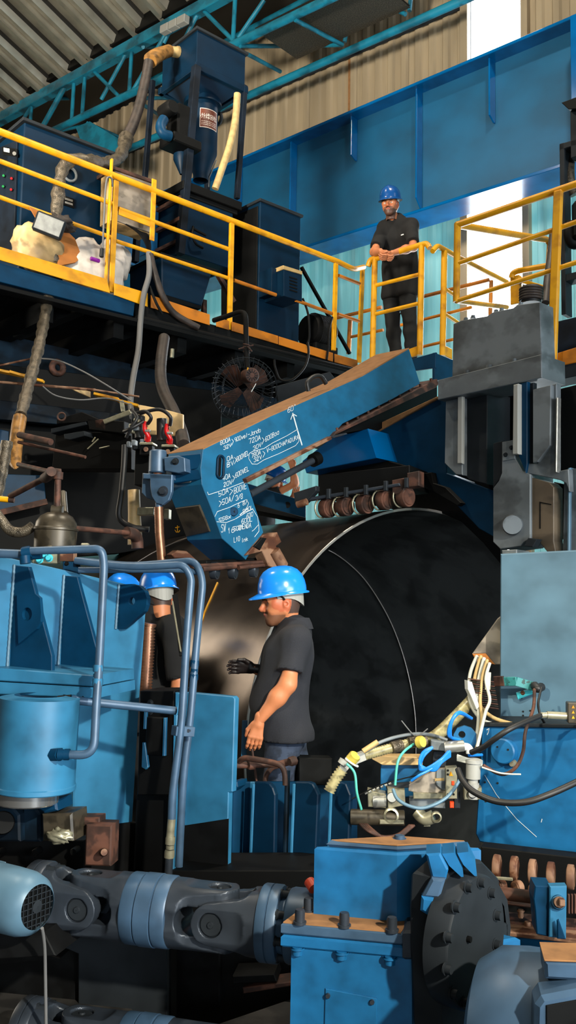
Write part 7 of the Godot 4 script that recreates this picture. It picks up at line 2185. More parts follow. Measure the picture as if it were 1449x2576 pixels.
func tubes() -> void:
	var o := th("bent_tube", "blue hydraulic tube with hex nuts looping down to the fat cylinder's port", "tube")
	var m := MB.new()
	m.tube(bent(pts([74, 1386, 3.72, 256, 1380, 3.7, 262, 1420, 3.7, 249, 1680, 3.65, 243, 1760, 3.62, 236, 1900, 3.58, 158, 1898, 3.58]), 0.13, 8), 0.0165, 14)
	pt(m, "tube", M.steel_blue, o)
	nut(o, at(247, 1672, 3.65), at(247, 1690, 3.65), 0.022, M.blue)
	nut(o, at(246, 1694, 3.65), at(246, 1704, 3.65), 0.019, M.blue)
	nut(o, at(246, 1706, 3.64), at(245, 1726, 3.64), 0.022, M.blue)
	nut(o, at(176, 1898, 3.58), at(160, 1898, 3.58), 0.023, M.blue_deep)
	nut(o, at(156, 1898, 3.58), at(146, 1898, 3.58), 0.026, M.blue_deep)
	m = MB.new(); m.cyl(at(-30, 1391, 3.75), at(74, 1395, 3.74), 0.019, 14)
	pt(m, "left_tube", M.steel_blue, o)
	m = MB.new(); m.cyl(at(56, 1392, 3.72), at(78, 1388, 3.72), 0.026, 14, 0.004); m.cyl(at(62, 1398, 3.7), at(64, 1418, 3.7), 0.022, 12)
	pt(m, "coupling", M.blue_deep, o)
	m = MB.new(); m.cyl(at(78, 1396, 3.75), at(104, 1394, 3.75), 0.02, 12)
	pt(m, "short_tube", M.blue_deep, o)
	var tb := [[[190, 1410, 4.1, 325, 1427, 4.05, 462, 1420, 4.0, 482, 1452, 4.0, 470, 1600, 3.95, 457, 1820, 3.9, 434, 2000, 3.88, 432, 2060, 3.88], "blue hydraulic tube turning down in front of the flat blue panel, nearer of two", 0.0165], [[196, 1410, 4.2, 330, 1424, 4.2, 420, 1416, 4.2, 492, 1410, 4.12, 511, 1460, 4.1, 494, 1620, 4.05, 480, 1800, 4.0, 460, 1960, 3.98, 450, 2180, 3.98], "blue hydraulic tube turning down in front of the flat blue panel, outer of two", 0.0165], [[198, 1434, 4.15, 455, 1433, 4.15, 500, 1440, 4.12], "straight blue tube just under the two long bends at the left", 0.014]]
	for s in tb:
		o = th("hydraulic_tube", s[1], "tube", "")
		m = MB.new(); m.tube(bent(pts(s[0]), 0.12, 8), s[2], 14)
		pt(m, "tube", M.steel_blue, o)
		if s[0][0] == 190:
			m = MB.new(); m.cyl(at(432, 2060, 3.88), at(428, 2105, 3.88), 0.0165, 14)
			pt(m, "bare_end", M.zinc, o)
			nut(o, at(429, 2104, 3.88), at(428, 2124, 3.88), 0.022, M.zinc)
			nut(o, at(428, 2126, 3.88), at(428, 2136, 3.88), 0.019, M.zinc)
			nut(o, at(427, 2138, 3.88), at(426, 2158, 3.88), 0.023, M.zinc)
			m = MB.new(); m.cyl(at(426, 2156, 3.88), at(422, 2230, 3.88), 0.0165, 14)
			pt(m, "lower_tube", M.steel, o)
		elif s[0][0] == 196:
			nut(o, at(490, 1660, 4.04), at(489, 1678, 4.04), 0.021, M.blue_deep)
			nut(o, at(489, 1682, 4.03), at(488, 1692, 4.03), 0.018, M.blue_deep)
			nut(o, at(488, 1695, 4.03), at(487, 1712, 4.03), 0.021, M.blue_deep)
	o = th("cross_tube", "blue tube crossing level between the column and the flat blue panel", "tube")
	m = MB.new(); m.cyl(at(190, 1762, 3.75), at(442, 1788, 3.95), 0.0175, 14)
	pt(m, "tube", M.steel_blue, o)
	nut(o, at(178, 1762, 3.74), at(190, 1762, 3.75), 0.025, M.blue_deep)
	m = MB.new(); m.cyl(at(146, 1765, 3.74), at(180, 1762, 3.74), 0.024, 14)
	pt(m, "black_socket", M.black, o)
	o = th("tube_clamp", "small blue clamp block holding the two upright tubes to the panel", "clamp")
	m = MB.new(); m.bar(at(437, 1838, 3.9), at(484, 1840, 3.95), 0.045, 0.04)
	pt(m, "block", M.steel_blue, o)
	bolt(o, at(474, 1838, 3.92), Vector3(0, 0, 1), 0.008, 0.01, M.steel)
	# flat panel
	o = th("blue_panel", "upright flat blue panel behind the hydraulic tubes, darker at the bottom", "panel")
	var PF := fr(520, 1950, 4.35, 118)
	m = MB.new(); ep(m, PF, [468, 1741, 586, 1752, 591, 1758, 584, 1992, 575, 1994, 570, 2200, 440, 2200, 456, 1960], 0.0, 0.04, 0.004)
	pt(m, "sheet", M.blue, o)
	m = MB.new(); ep(m, PF, [470, 1741, 476, 1742, 452, 2200, 446, 2200], 0.02, 0.05, 0.003)
	pt(m, "folded_edge", M.blue, o)
	m = MB.new(); ep(m, PF, [444, 2080, 574, 2060, 571, 2210, 440, 2210], 0.006, 0.006, 0.0)  # dark sheet laid over the panel foot
	pt(m, "dark_band", M.soot, o, "dark band along the panel's foot")
	m = MB.new(); m.bar(at(616, 1812, 5.1), at(613, 1908, 5.1), 0.012, 0.03)
	one(m, "blue_strip", M.blue, "thin upright blue strip in front of the standing man's hand", "strip")
	# copper coil and dark switch box
	o = th("threaded_spindle", "shiny copper-brown threaded spindle beside the tall blue column", "spindle")
	m = MB.new(); ribbed(m, PackedVector3Array([at(374, 1570, 4.6), at(371, 1640, 4.6), at(364, 1745, 4.6)]), 0.036, 0.0148, 0.009, 20)
	pt(m, "thread", M.copper, o)
	m = MB.new(); m.cyl(at(375, 1568, 4.6), at(374, 1574, 4.6), 0.038, 20)
	pt(m, "end_ring", M.copper, o)
	o = th("switch_box", "black box with blue edge strips between the column and the upright tubes", "box")
	var SB := fr(400, 1800, 4.3, 110)
	m = MB.new(); ep(m, SB, [352, 1738, 438, 1738, 432, 2000, 345, 2000], 0.0, 0.2)
	pt(m, "body", M.black, o)
	m = MB.new(); ep(m, SB, [344, 1990, 440, 1990, 432, 2200, 334, 2200], -0.06, 0.12)
	pt(m, "lower_body", M.black, o)
	m = MB.new(); ep(m, SB, [368, 1803, 416, 1806, 414, 1902, 364, 1900], 0.04, 0.04)
	pt(m, "inner_plate", M.soot, o)
	for s in [[[362, 1790, 368, 1790, 366, 1834, 360, 1834]], [[411, 1806, 417, 1806, 414, 1902, 408, 1902]], [[358, 1868, 364, 1868, 372, 1930, 366, 1936, 356, 1930]]]:
		m = MB.new(); ep(m, SB, s[0], 0.05, 0.02, 0.002)
		pt(m, "blue_strip", M.blue, o)
	for s in [[378, 1768], [378, 1790]]: bolt(o, wp(SB, s[0], s[1], 0.0), SB.basis.z, 0.012, 0.014, M.gray_dark)
	m = MB.new(); ep(m, SB, [440, 1742, 456, 1744, 444, 1800, 440, 1800], 0.01, 0.03)
	ep(m, SB, [436, 1798, 446, 1798, 436, 2200, 428, 2200], 0.01, 0.03)
	pt(m, "frame_edge", M.blue, o)
	o = th("lever_bar", "dark flat lever with a bright edge leaning behind the seated worker's helmet", "lever")
	o.set_meta("label", "dark flat bar with a bright worn edge leaning behind the man seen from behind")
	m = MB.new(); m.bar(at(440, 1496, 5.2), at(458, 1650, 5.1), 0.03, 0.015, Vector3(0, 0, 1))
	pt(m, "bar", M.black, o)
	m = MB.new(); m.bar(at(434, 1512, 5.18), at(455, 1640, 5.08), 0.008, 0.018, Vector3(0, 0, 1))
	pt(m, "bright_edge", M.zinc, o)
	fins()
func fins() -> void:
	var o := th("finned_frame", "row of upright blue plates with rounded corners in front of the pipe", "frame")
	var BF := fr(740, 2080, 4.75, 60)
	var m := MB.new(); ep(m, BF, [586, 1968, 900, 1966, 900, 2260, 580, 2260], -0.05, 0.03)
	pt(m, "back_plate", M.blue_deep, o)
	var FA := fr(690, 2000, 4.5, 118)
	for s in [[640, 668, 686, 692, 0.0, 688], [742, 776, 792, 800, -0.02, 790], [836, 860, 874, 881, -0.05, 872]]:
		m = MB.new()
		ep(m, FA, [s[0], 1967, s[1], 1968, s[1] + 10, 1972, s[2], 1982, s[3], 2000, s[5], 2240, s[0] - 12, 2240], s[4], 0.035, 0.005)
		pt(m, "fin_plate", M.navy, o)  # navy faces put the shade between the fins into the colour
		m = MB.new()
		m.bar(wp(FA, s[0] - 2, 1972, s[4] + 0.01), wp(FA, s[0] - 12, 2220, s[4] + 0.01), 0.012, 0.012)
		pt(m, "weld_bead", M.blue, o)
	m = MB.new(); ep(m, FA, [590, 1967, 640, 1968, 630, 2240, 582, 2240], -0.1, 0.03)
	pt(m, "front_plate", M.blue, o)
	m = MB.new(); ep(m, FA, [582, 1966, 596, 1966, 598, 1980, 590, 1990], 0.0, 0.1)
	pt(m, "edge_cap", M.blue_deep, o)
	m = MB.new(); ep(m, FA, [716, 1940, 724, 1940, 716, 2240, 708, 2240], -0.02, 0.03)
	pt(m, "thin_post", M.soot_blue, o)
	o = th("brown_pipework", "brown steel tubes with a loop in front of the standing man's legs", "pipework")
	m = MB.new(); m.cyl(at(580, 1926, 4.6), at(706, 1922, 4.65), 0.016, 12); m.cyl(at(700, 1924, 4.64), at(742, 1912, 4.7), 0.018, 12)
	pt(m, "cross_tube", M.rust, o)
	for s in [[624, 1925, 640, 1924], [728, 1917, 744, 1912]]:
		nut(o, at(s[0], s[1], 4.6), at(s[2], s[3], 4.62), 0.024, M.rust)
	m = MB.new(); m.tube(curve(pts([597, 1922, 4.62, 612, 1908, 4.58, 640, 1910, 4.55, 680, 1917, 4.52, 706, 1926, 4.5, 716, 1945, 4.5, 718, 1975, 4.5])), 0.014, 12)
	pt(m, "bent_tube", M.rust, o)
	m = MB.new(); m.tube(curve(pts([667, 1972, 4.65, 670, 1950, 4.65, 684, 1932, 4.65, 702, 1926, 4.65])), 0.013, 12)
	pt(m, "loop_tube", M.rust, o)
	m = MB.new(); m.cyl(at(634, 1884, 4.7), at(646, 1968, 4.7), 0.006, 8)
	pt(m, "thin_rod", M.rust, o)
	m = MB.new(); ep(m, fr(800, 1940, 4.85, 80), [752, 1906, 836, 1908, 836, 1976, 752, 1974], 0.0, 0.1)
	one(m, "dark_block", M.soot, "dark sooty steel block right of the standing man's legs", "block")
# ---------- foreground: drive shafts, gearbox, motors
func yoke_mesh() -> MB:
	var m := MB.new()
	var fld := func(p: Vector3) -> float:
		var base := maxf(Vector2(p.x, p.z).length() - 0.108, absf(p.y) - 0.03)
		var t := clampf(p.y / 0.165, 0.0, 1.0)
		var st2 := Vector2(p.y - 0.165 * t, p.z).length() - lerpf(0.098, 0.072, t)
		var ear := maxf(st2, absf(absf(p.x) - 0.078) - 0.03)
		var h := 0.05 - absf(base - ear)
		var s := minf(base, ear)
		if h > 0.0: s -= h * h / 0.2
		s = maxf(s, Vector2(p.x, p.z).length() - 0.122)
		s = maxf(s, 0.042 - Vector2(p.y - 0.165, p.z).length())
		s = maxf(s, 0.068 - Vector3(p.x * 0.9, p.y - 0.165, p.z).length())
		return s
	nets(fld, Vector3(-0.14, -0.05, -0.14), Vector3(0.14, 0.26, 0.14), 0.0065, m)
	return m
func drive_shaft() -> void:
	var ax := (hd(103) + Vector3(0, -0.012, 0)).normalized()
	var c := at(384, 2288, 3.5)
	var o := th("drive_shaft", "gray-blue cardan drive shaft with universal joints in front of the gearbox, upper one", "drive shaft", "")
	var yk := yoke_mesh()
	var S := upt(c, ax)
	var m := MB.new()
	m.lathe(S, [Vector2(0.1, -0.088), Vector2(0.122, -0.086), Vector2(0.126, -0.08), Vector2(0.126, -0.036), Vector2(0.121, -0.034), Vector2(0.121, -0.03), Vector2(0.128, -0.028), Vector2(0.128, 0.028), Vector2(0.121, 0.03), Vector2(0.121, 0.034), Vector2(0.126, 0.036), Vector2(0.126, 0.08), Vector2(0.122, 0.086), Vector2(0.1, 0.088)], 48)
	pt(m, "sleeve", M.steel_blue, o)
	var view_dir := (EYE - c).normalized()
	var side := (view_dir - ax * view_dir.dot(ax)).normalized()
	var upv := side.cross(ax).normalized()
	if upv.y < 0.0: upv = -upv
	var e1 := (side * cos(0.3) - upv * sin(0.3)).normalized()
	var e2 := ax.cross(e1).normalized()
	for sd in [-1.0, 1.0]:
		var cen: Vector3 = c + ax * (sd * 0.255)
		# yoke on the sleeve (ears up and down), yoke on the flange (ears front and back)
		m = MB.new(); m.add(yk, Transform3D(Basis(e2, ax * sd, e2.cross(ax * sd)), cen - ax * sd * 0.165))
		pt(m, "yoke", M.steel, o)
		m = MB.new(); m.add(yk, Transform3D(Basis(e1, -ax * sd, e1.cross(-ax * sd)), cen + ax * sd * 0.165))
		pt(m, "yoke", M.steel, o)
		for e in [e1, -e1, e2, -e2]:
			m = MB.new(); m.lathe(upt(cen, e), [Vector2(0.03, 0.02), Vector2(0.041, 0.05), Vector2(0.041, 0.096), Vector2(0.036, 0.1), Vector2(0.012, 0.1), Vector2(0.01, 0.106), Vector2(0.001, 0.106)], 24)
			pt(m, "bearing_cap", M.gray_dark, o)
		var fc: Vector3 = c + ax * (sd * 0.455)
		m = MB.new()
		m.lathe(upt(fc, ax), [Vector2(0.05, -0.036), Vector2(0.128, -0.036), Vector2(0.132, -0.03), Vector2(0.132, -0.003), Vector2(0.127, -0.001), Vector2(0.127, 0.001), Vector2(0.132, 0.003), Vector2(0.132, 0.03), Vector2(0.128, 0.036), Vector2(0.05, 0.036)], 48)
		pt(m, "flange", M.steel_blue if sd > 0 else M.steel, o)
		for k in 8:
			var a := TAU * k / 8.0 + 0.25
			var dd := side * cos(a) + upv * sin(a)
			bolt(o, fc + dd * 0.112 + ax * 0.036, ax, 0.014, 0.03, M.gray_dark, "flange_bolt", 12, true)
	m = MB.new()
	m.lathe(upt(c + ax * 0.49, ax), [Vector2(0.06, 0.0), Vector2(0.1, 0.0), Vector2(0.104, 0.02), Vector2(0.124, 0.03), Vector2(0.128, 0.04), Vector2(0.128, 0.3), Vector2(0.05, 0.3)], 44)
	pt(m, "coupling", M.steel_blue, o)
	var d: Node3D = o.duplicate()
	d.name = numbered("drive_shaft", self)
	add_child(d, true)
	things.append(d)
	d.position = Vector3(0.0, -0.475, 0.06)
	d.set_meta("label", "lower gray-blue cardan drive shaft, mostly in the dark at the bottom edge")
	o.set_meta("label", "upper gray-blue cardan drive shaft with two universal joints, driving the gearbox")
	m = MB.new(); m.cyl(at(778, 2218, 3.35), at(790, 2236, 3.32), 0.02, 14)
	one(m, "orange_plug", M.orange, "small orange plug between the shaft coupling and the gearbox", "plug")
	# motor at the left edge
	o = th("small_motor", "pale blue-gray electric motor with a round grille cover at the left edge", "motor")
	var ma := hd(122)
	var mc := at(86, 2279, 3.3)
	m = MB.new()
	m.lathe(upt(mc, ma), [Vector2(0.075, 0.018), Vector2(0.082, 0.012), Vector2(0.1, -0.01), Vector2(0.11, -0.05), Vector2(0.112, -0.12), Vector2(0.112, -0.2), Vector2(0.104, -0.2)], 36)
	pt(m, "fan_cover", M.gray_blue, o)
	m = MB.new(); m.lathe(upt(mc, ma), [Vector2(0.075, 0.005), Vector2(0.001, 0.005)], 32)
	var gr := pt(m, "grille_back", M.black, o)
	for k in 7:
		var q := -0.06 + k * 0.02
		var L := sqrt(maxf(0.0056 - q * q, 0.0001))
		var sdv := ma.cross(Vector3.UP).normalized()
		m = MB.new(); m.bar(mc + ma * 0.012 + sdv * L + Vector3(0, q, 0), mc + ma * 0.012 - sdv * L + Vector3(0, q, 0), 0.003, 0.003, Vector3.UP, 0.0); m.bar(mc + ma * 0.012 + sdv * q + Vector3(0, L, 0), mc + ma * 0.012 + sdv * q - Vector3(0, L, 0), 0.003, 0.003, ma, 0.0)
		pt(m, "grille_bar", M.gray_dark, gr)
	m = MB.new(); m.lathe(upt(mc, ma), [Vector2(0.022, 0.016), Vector2(0.001, 0.018)], 18)
	pt(m, "grille_hub", M.gray_dark, gr)
	m = MB.new(); m.lathe(upt(mc, ma), [Vector2(0.09, -0.2), Vector2(0.09, -0.5)], 30)
	pt(m, "body", M.gray_blue, o)
	for k in 16:
		m = MB.new(); var a := TAU * k / 16.0
		var sdv := ma.cross(Vector3.UP).normalized()
		var dd := sdv * cos(a) + Vector3.UP * sin(a)
		m.bar(mc - ma * 0.2 + dd * 0.1, mc - ma * 0.5 + dd * 0.1, 0.005, 0.03, dd)
		pt(m, "cooling_fin", M.gray_blue, o)
	m = MB.new(); m.tube(curve(pts([106, 2335, 3.25, 112, 2380, 3.3, 114, 2450, 3.35, 116, 2600, 3.4])), 0.006, 8)
	one(m, "motor_wire", M.cable_gray, "thin gray wire hanging straight down below the small motor", "wire")
	m = MB.new(); ep(m, fr(40, 2380, 3.4, 104), [-120, 2345, 110, 2345, 140, 2405, -120, 2420], 0.0, 0.4)
	one(m, "mounting_bed", M.soot, "black seat plate under the small motor at the left edge", "bed")
	# dark machinery behind and below the shafts
	o = th("dark_bed", "black machine bed with faint brackets behind the lower drive shaft", "bed")
	var DB := fr(560, 2450, 4.1, 98)
	m = MB.new(); ep(m, DB, [420, 2190, 1000, 2190, 1000, 2720, 420, 2720], -0.1, 0.3)
	pt(m, "back_plate", M.black, o)
	m = MB.new(); ep(m, DB, [430, 2380, 552, 2380, 552, 2540, 430, 2540], -0.02, 0.05)
	pt(m, "cover", M.soot, o)
	m = MB.new(); ep(m, DB, [585, 2455, 690, 2450, 696, 2470, 585, 2476], 0.1, 0.14)
	pt(m, "ledge", M.soot, o)
	m = MB.new(); ep(m, DB, [610, 2485, 740, 2468, 740, 2480, 612, 2500], 0.1, 0.1)
	pt(m, "ledge", M.rust, o)
func gearbox() -> void:
	var o := th("gearbox", "big blue gearbox with a bolted split flange and round end cover in the foreground", "gearbox")
	var f0 := at(999, 2146, 3.05)
	var H := f0.y
	var A := on_y(791, 2130, H); var C := on_y(1210, 2133, H)
	var D := A + C - f0
	var lo := at(999, 2330, 3.05).y
	var m := MB.new()
	vext(m, [A, f0, C, D], lo - 0.02, H, 0.008)
	pt(m, "upper_case", M.blue_worn, o)
	var cen := (A + C) * 0.5
	m = MB.new()
	var lid := []
	for q in [A, f0, C, D]: lid.append(cen + (q - cen) * 0.86)
	vext(m, lid, H - 0.004, H + 0.022, 0.014)
	pt(m, "top_cover", M.steel_blue, o)
	m = MB.new()
	var du := []
	for q in [A, f0, C, D]: du.append(cen + (q - cen) * 0.8)
	vext(m, du, H + 0.018, H + 0.0235, 0.001)
	pt(m, "dust", M.dust, o, "brown dust on the cover")
	bolt(o, on_y(1005, 2110, H + 0.022), Vector3.UP, 0.018, 0.012, M.steel_blue, "breather_plug", 8)
	# right half of the case: oily, its gray also darkened for shade
	var Hf := at(1013, 2348, 2.95).y
	var p1 := on_y(707, 2321, Hf); var p2 := on_y(1013, 2348, Hf); var p3 := on_y(1052, 2330, Hf); var p4 := on_y(1052, 2290, Hf); var p5 := on_y(760, 2282, Hf)
	m = MB.new(); vext(m, [p1, p2, p3, p4, p5], Hf - 0.036, Hf, 0.006)
	pt(m, "upper_flange", M.steel_blue, o)
	m = MB.new(); vext(m, [p1, p2, p3, p4, p5], Hf - 0.075, Hf - 0.038, 0.006)
	pt(m, "lower_flange", M.blue_worn, o)
	m = MB.new()
	var cq := (p1 + p2 + p4 + p5) * 0.25
	vext(m, [cq + (p1 - cq) * 0.97, cq + (p2 - cq) * 0.97, cq + (p4 - cq) * 0.97, cq + (p5 - cq) * 0.97], Hf - 0.002, Hf + 0.002, 0.0)
	pt(m, "flange_dust", M.dust, o)
	for s in [[754, 2322], [866, 2330], [986, 2342], [776, 2292]]:
		bolt(o, on_y(s[0], s[1], Hf + 0.001), Vector3.UP, 0.0165, 0.042, M.steel, "flange_bolt", 14, true)
	bolt(o, on_y(1061, 2322, Hf + 0.01), Vector3.UP, 0.02, 0.05, M.steel, "flange_bolt", 14, true)
	for s in [[748, 2384], [859, 2395], [981, 2408]]:
		var q := on_y(s[0], s[1], Hf - 0.075)
		bolt(o, q, Vector3.DOWN, 0.018, 0.022, M.blue_worn, "flange_nut", 6, true)
	# boss beside the flange
	m = MB.new(); vext(m, [on_y(1013, 2352, Hf), on_y(1058, 2352, Hf), on_y(1096, 2340, Hf), on_y(1096, 2310, Hf), on_y(1020, 2310, Hf)], Hf - 0.075, Hf + 0.012, 0.008)
	pt(m, "side_boss", M.steel, o)
	# lower case
	var b1 := on_y(733, 2382, Hf - 0.075); var b2 := on_y(1040, 2412, Hf - 0.075); var b3 := b2 + hd(64) * 0.42; var b4 := b1 + hd(20) * 0.5
	m = MB.new(); vext(m, [b1, b2, b3, b4], 0.0, Hf - 0.07, 0.008)
	pt(m, "lower_case", M.blue_worn, o)
	var GF := frp(b2, rad_to_deg(atan2((b2 - b1).x, -(b2 - b1).z)))
	m = MB.new(); ep(m, GF, [818, 2487, 948, 2512, 948, 2720, 812, 2720], 0.006, 0.008, 0.002)
	var np := pt(m, "cover_plate", M.blue_worn, o)
	for s in [[825, 2504], [936, 2520]]: bolt(np, wp(GF, s[0], s[1], 0.006), GF.basis.z, 0.008, 0.008, M.steel, "screw", 8, false)
	m = MB.new(); ep(m, GF, [1036, 2430, 1046, 2432, 1046, 2720, 1036, 2720], 0.004, 0.03)
	pt(m, "corner_strip", M.blue_deep, o)
	# bearing housing and end cover on the right, grime plus painted shade
	var RF := frp(at(1180, 2370, 2.95), 38)
	m = MB.new(); ep(m, RF, [1104, 2212, 1150, 2168, 1214, 2164, 1258, 2210, 1262, 2620, 1180, 2640, 1110, 2600, 1104, 2440, 1100, 2300], -0.03, 0.1, 0.01)
	pt(m, "bearing_housing", M.gray_dark, o, "oily bearing housing, also darkened for shade")
	m = MB.new()
	var hc := wp(RF, 1186, 2366, -0.1)
	m.lathe(upt(hc, RF.basis.z), [Vector2(0.16, -0.16), Vector2(0.2, -0.12), Vector2(0.2, 0.05), Vector2(0.17, 0.05)], 12)
	pt(m, "housing_neck", M.gray_dark, o)
	var R2 := fr(1085, 2270, 2.9, 100)
	m = MB.new(); ep(m, R2, [1086, 2209, 1121, 2212, 1106, 2262, 1060, 2258], 0.05, 0.25, 0.008)
	pt(m, "housing_facet", M.steel_blue, o)
	m = MB.new(); ep(m, R2, [1060, 2256, 1106, 2262, 1098, 2318, 1057, 2292], 0.055, 0.25, 0.008)
	pt(m, "housing_facet", M.blue_worn, o)
	for s in [[1071, 2149, 1107, 2146, 1128, 2188, 1122, 2213, 1086, 2210], [1112, 2148, 1142, 2145, 1164, 2190, 1166, 2206, 1160, 2206, 1130, 2178], [1150, 2146, 1178, 2143, 1198, 2184, 1200, 2204, 1194, 2204, 1166, 2176]]:
		m = MB.new(); ep(m, R2, s, 0.03 - (s[0] - 1071) * 0.0006, 0.12, 0.006)
		pt(m, "rib", M.blue_worn, o)
	m = MB.new()
	m.lathe(upt(wp(RF, 1186, 2366, 0.02), RF.basis.z), [Vector2(0.18, -0.06), Vector2(0.196, -0.06), Vector2(0.196, 0.012), Vector2(0.19, 0.02), Vector2(0.001, 0.02)], 64)
	pt(m, "end_cover", M.gray_dark, o, "round dark bolted end cover")
	var dc := wp(RF, 1186, 2366, 0.04)
	for k in 12:
		var a := TAU * k / 12.0 + 0.2
		bolt(o, dc + RF.basis.x * cos(a) * 0.168 + Vector3.UP * sin(a) * 0.168, RF.basis.z, 0.014, 0.02, M.gray_dark, "cover_bolt", 10, true)
	bolt(o, wp(RF, 1176, 2362, 0.04), RF.basis.z, 0.01, 0.012, M.black, "center_screw", 8, false)
	m = MB.new(); ep(m, RF, [1240, 2300, 1256, 2296, 1262, 2320, 1278, 2322, 1278, 2364, 1240, 2370], -0.05, 0.1)
	pt(m, "side_lug", M.gray_dark, o)
	# second motor at the lower right corner
	o = th("large_motor", "rounded blue-gray motor with a dusty terminal box at the bottom right corner", "motor")
	var q := at(1470, 2650, 2.55)
	var ax := hd(112)
	m = MB.new()
	m.lathe(upt(q, ax), [Vector2(0.001, -0.3), Vector2(0.12, -0.3), Vector2(0.19, -0.28), Vector2(0.232, -0.22), Vector2(0.24, -0.15), Vector2(0.24, 0.2), Vector2(0.2, 0.22), Vector2(0.001, 0.22)], 48)
	pt(m, "housing", M.steel_blue, o)
	var TB2 := fr(1420, 2440, 2.5, 100)
	m = MB.new(); ep(m, TB2, [1369, 2418, 1560, 2424, 1560, 2476, 1372, 2464], 0.1, 0.12, 0.008)
	pt(m, "terminal_box", M.steel_blue, o)
	m = MB.new(); ep(m, TB2, [1369, 2414, 1560, 2420, 1560, 2426, 1369, 2419], 0.102, 0.125, 0.002)
	pt(m, "dusty_lid", M.dust, o)
	for s in [[1390, 2413], [1428, 2406]]: bolt(o, at(s[0], s[1], 2.5 - (0.02 if s[0] == 1390 else -0.04)), Vector3.UP, 0.01, 0.012, M.gray_dark)
	m = MB.new(); ep(m, TB2, [1346, 2530, 1362, 2508, 1560, 2470, 1560, 2720, 1340, 2720], 0.16, 0.1, 0.012)
	pt(m, "bearing_bracket", M.steel_blue, o)
	m = MB.new(); ep(m, TB2, [1374, 2530, 1560, 2496, 1560, 2720, 1374, 2720], 0.164, 0.02, 0.002)
	pt(m, "dark_opening", M.soot, o)
	# low dark plinth under the foreground machines
	m = MB.new(); ep(m, fr(1150, 2500, 3.3, 104), [1046, 2430, 1500, 2440, 1500, 2720, 1046, 2720], -0.25, 0.2)
	one(m, "dark_plinth", M.black, "black plinth between the gearbox and the bottom right motor", "plinth")
const SKIN := Color(0.52, 0.185, 0.08)
const SKIN_RED := Color(0.5, 0.13, 0.06)
const BEARD := Color(0.06, 0.035, 0.025)
func smin(a: float, b: float, k: float) -> float:
	var h := maxf(k - absf(a - b), 0.0)
	return minf(a, b) - h * h / (4.0 * k)
func ell(p: Vector3, c: Vector3, r: Vector3) -> float:
	var q := (p - c) / r
	var l := q.length()
	return (l - 1.0) * minf(r.x, minf(r.y, r.z)) if l > 0.001 else -r.x
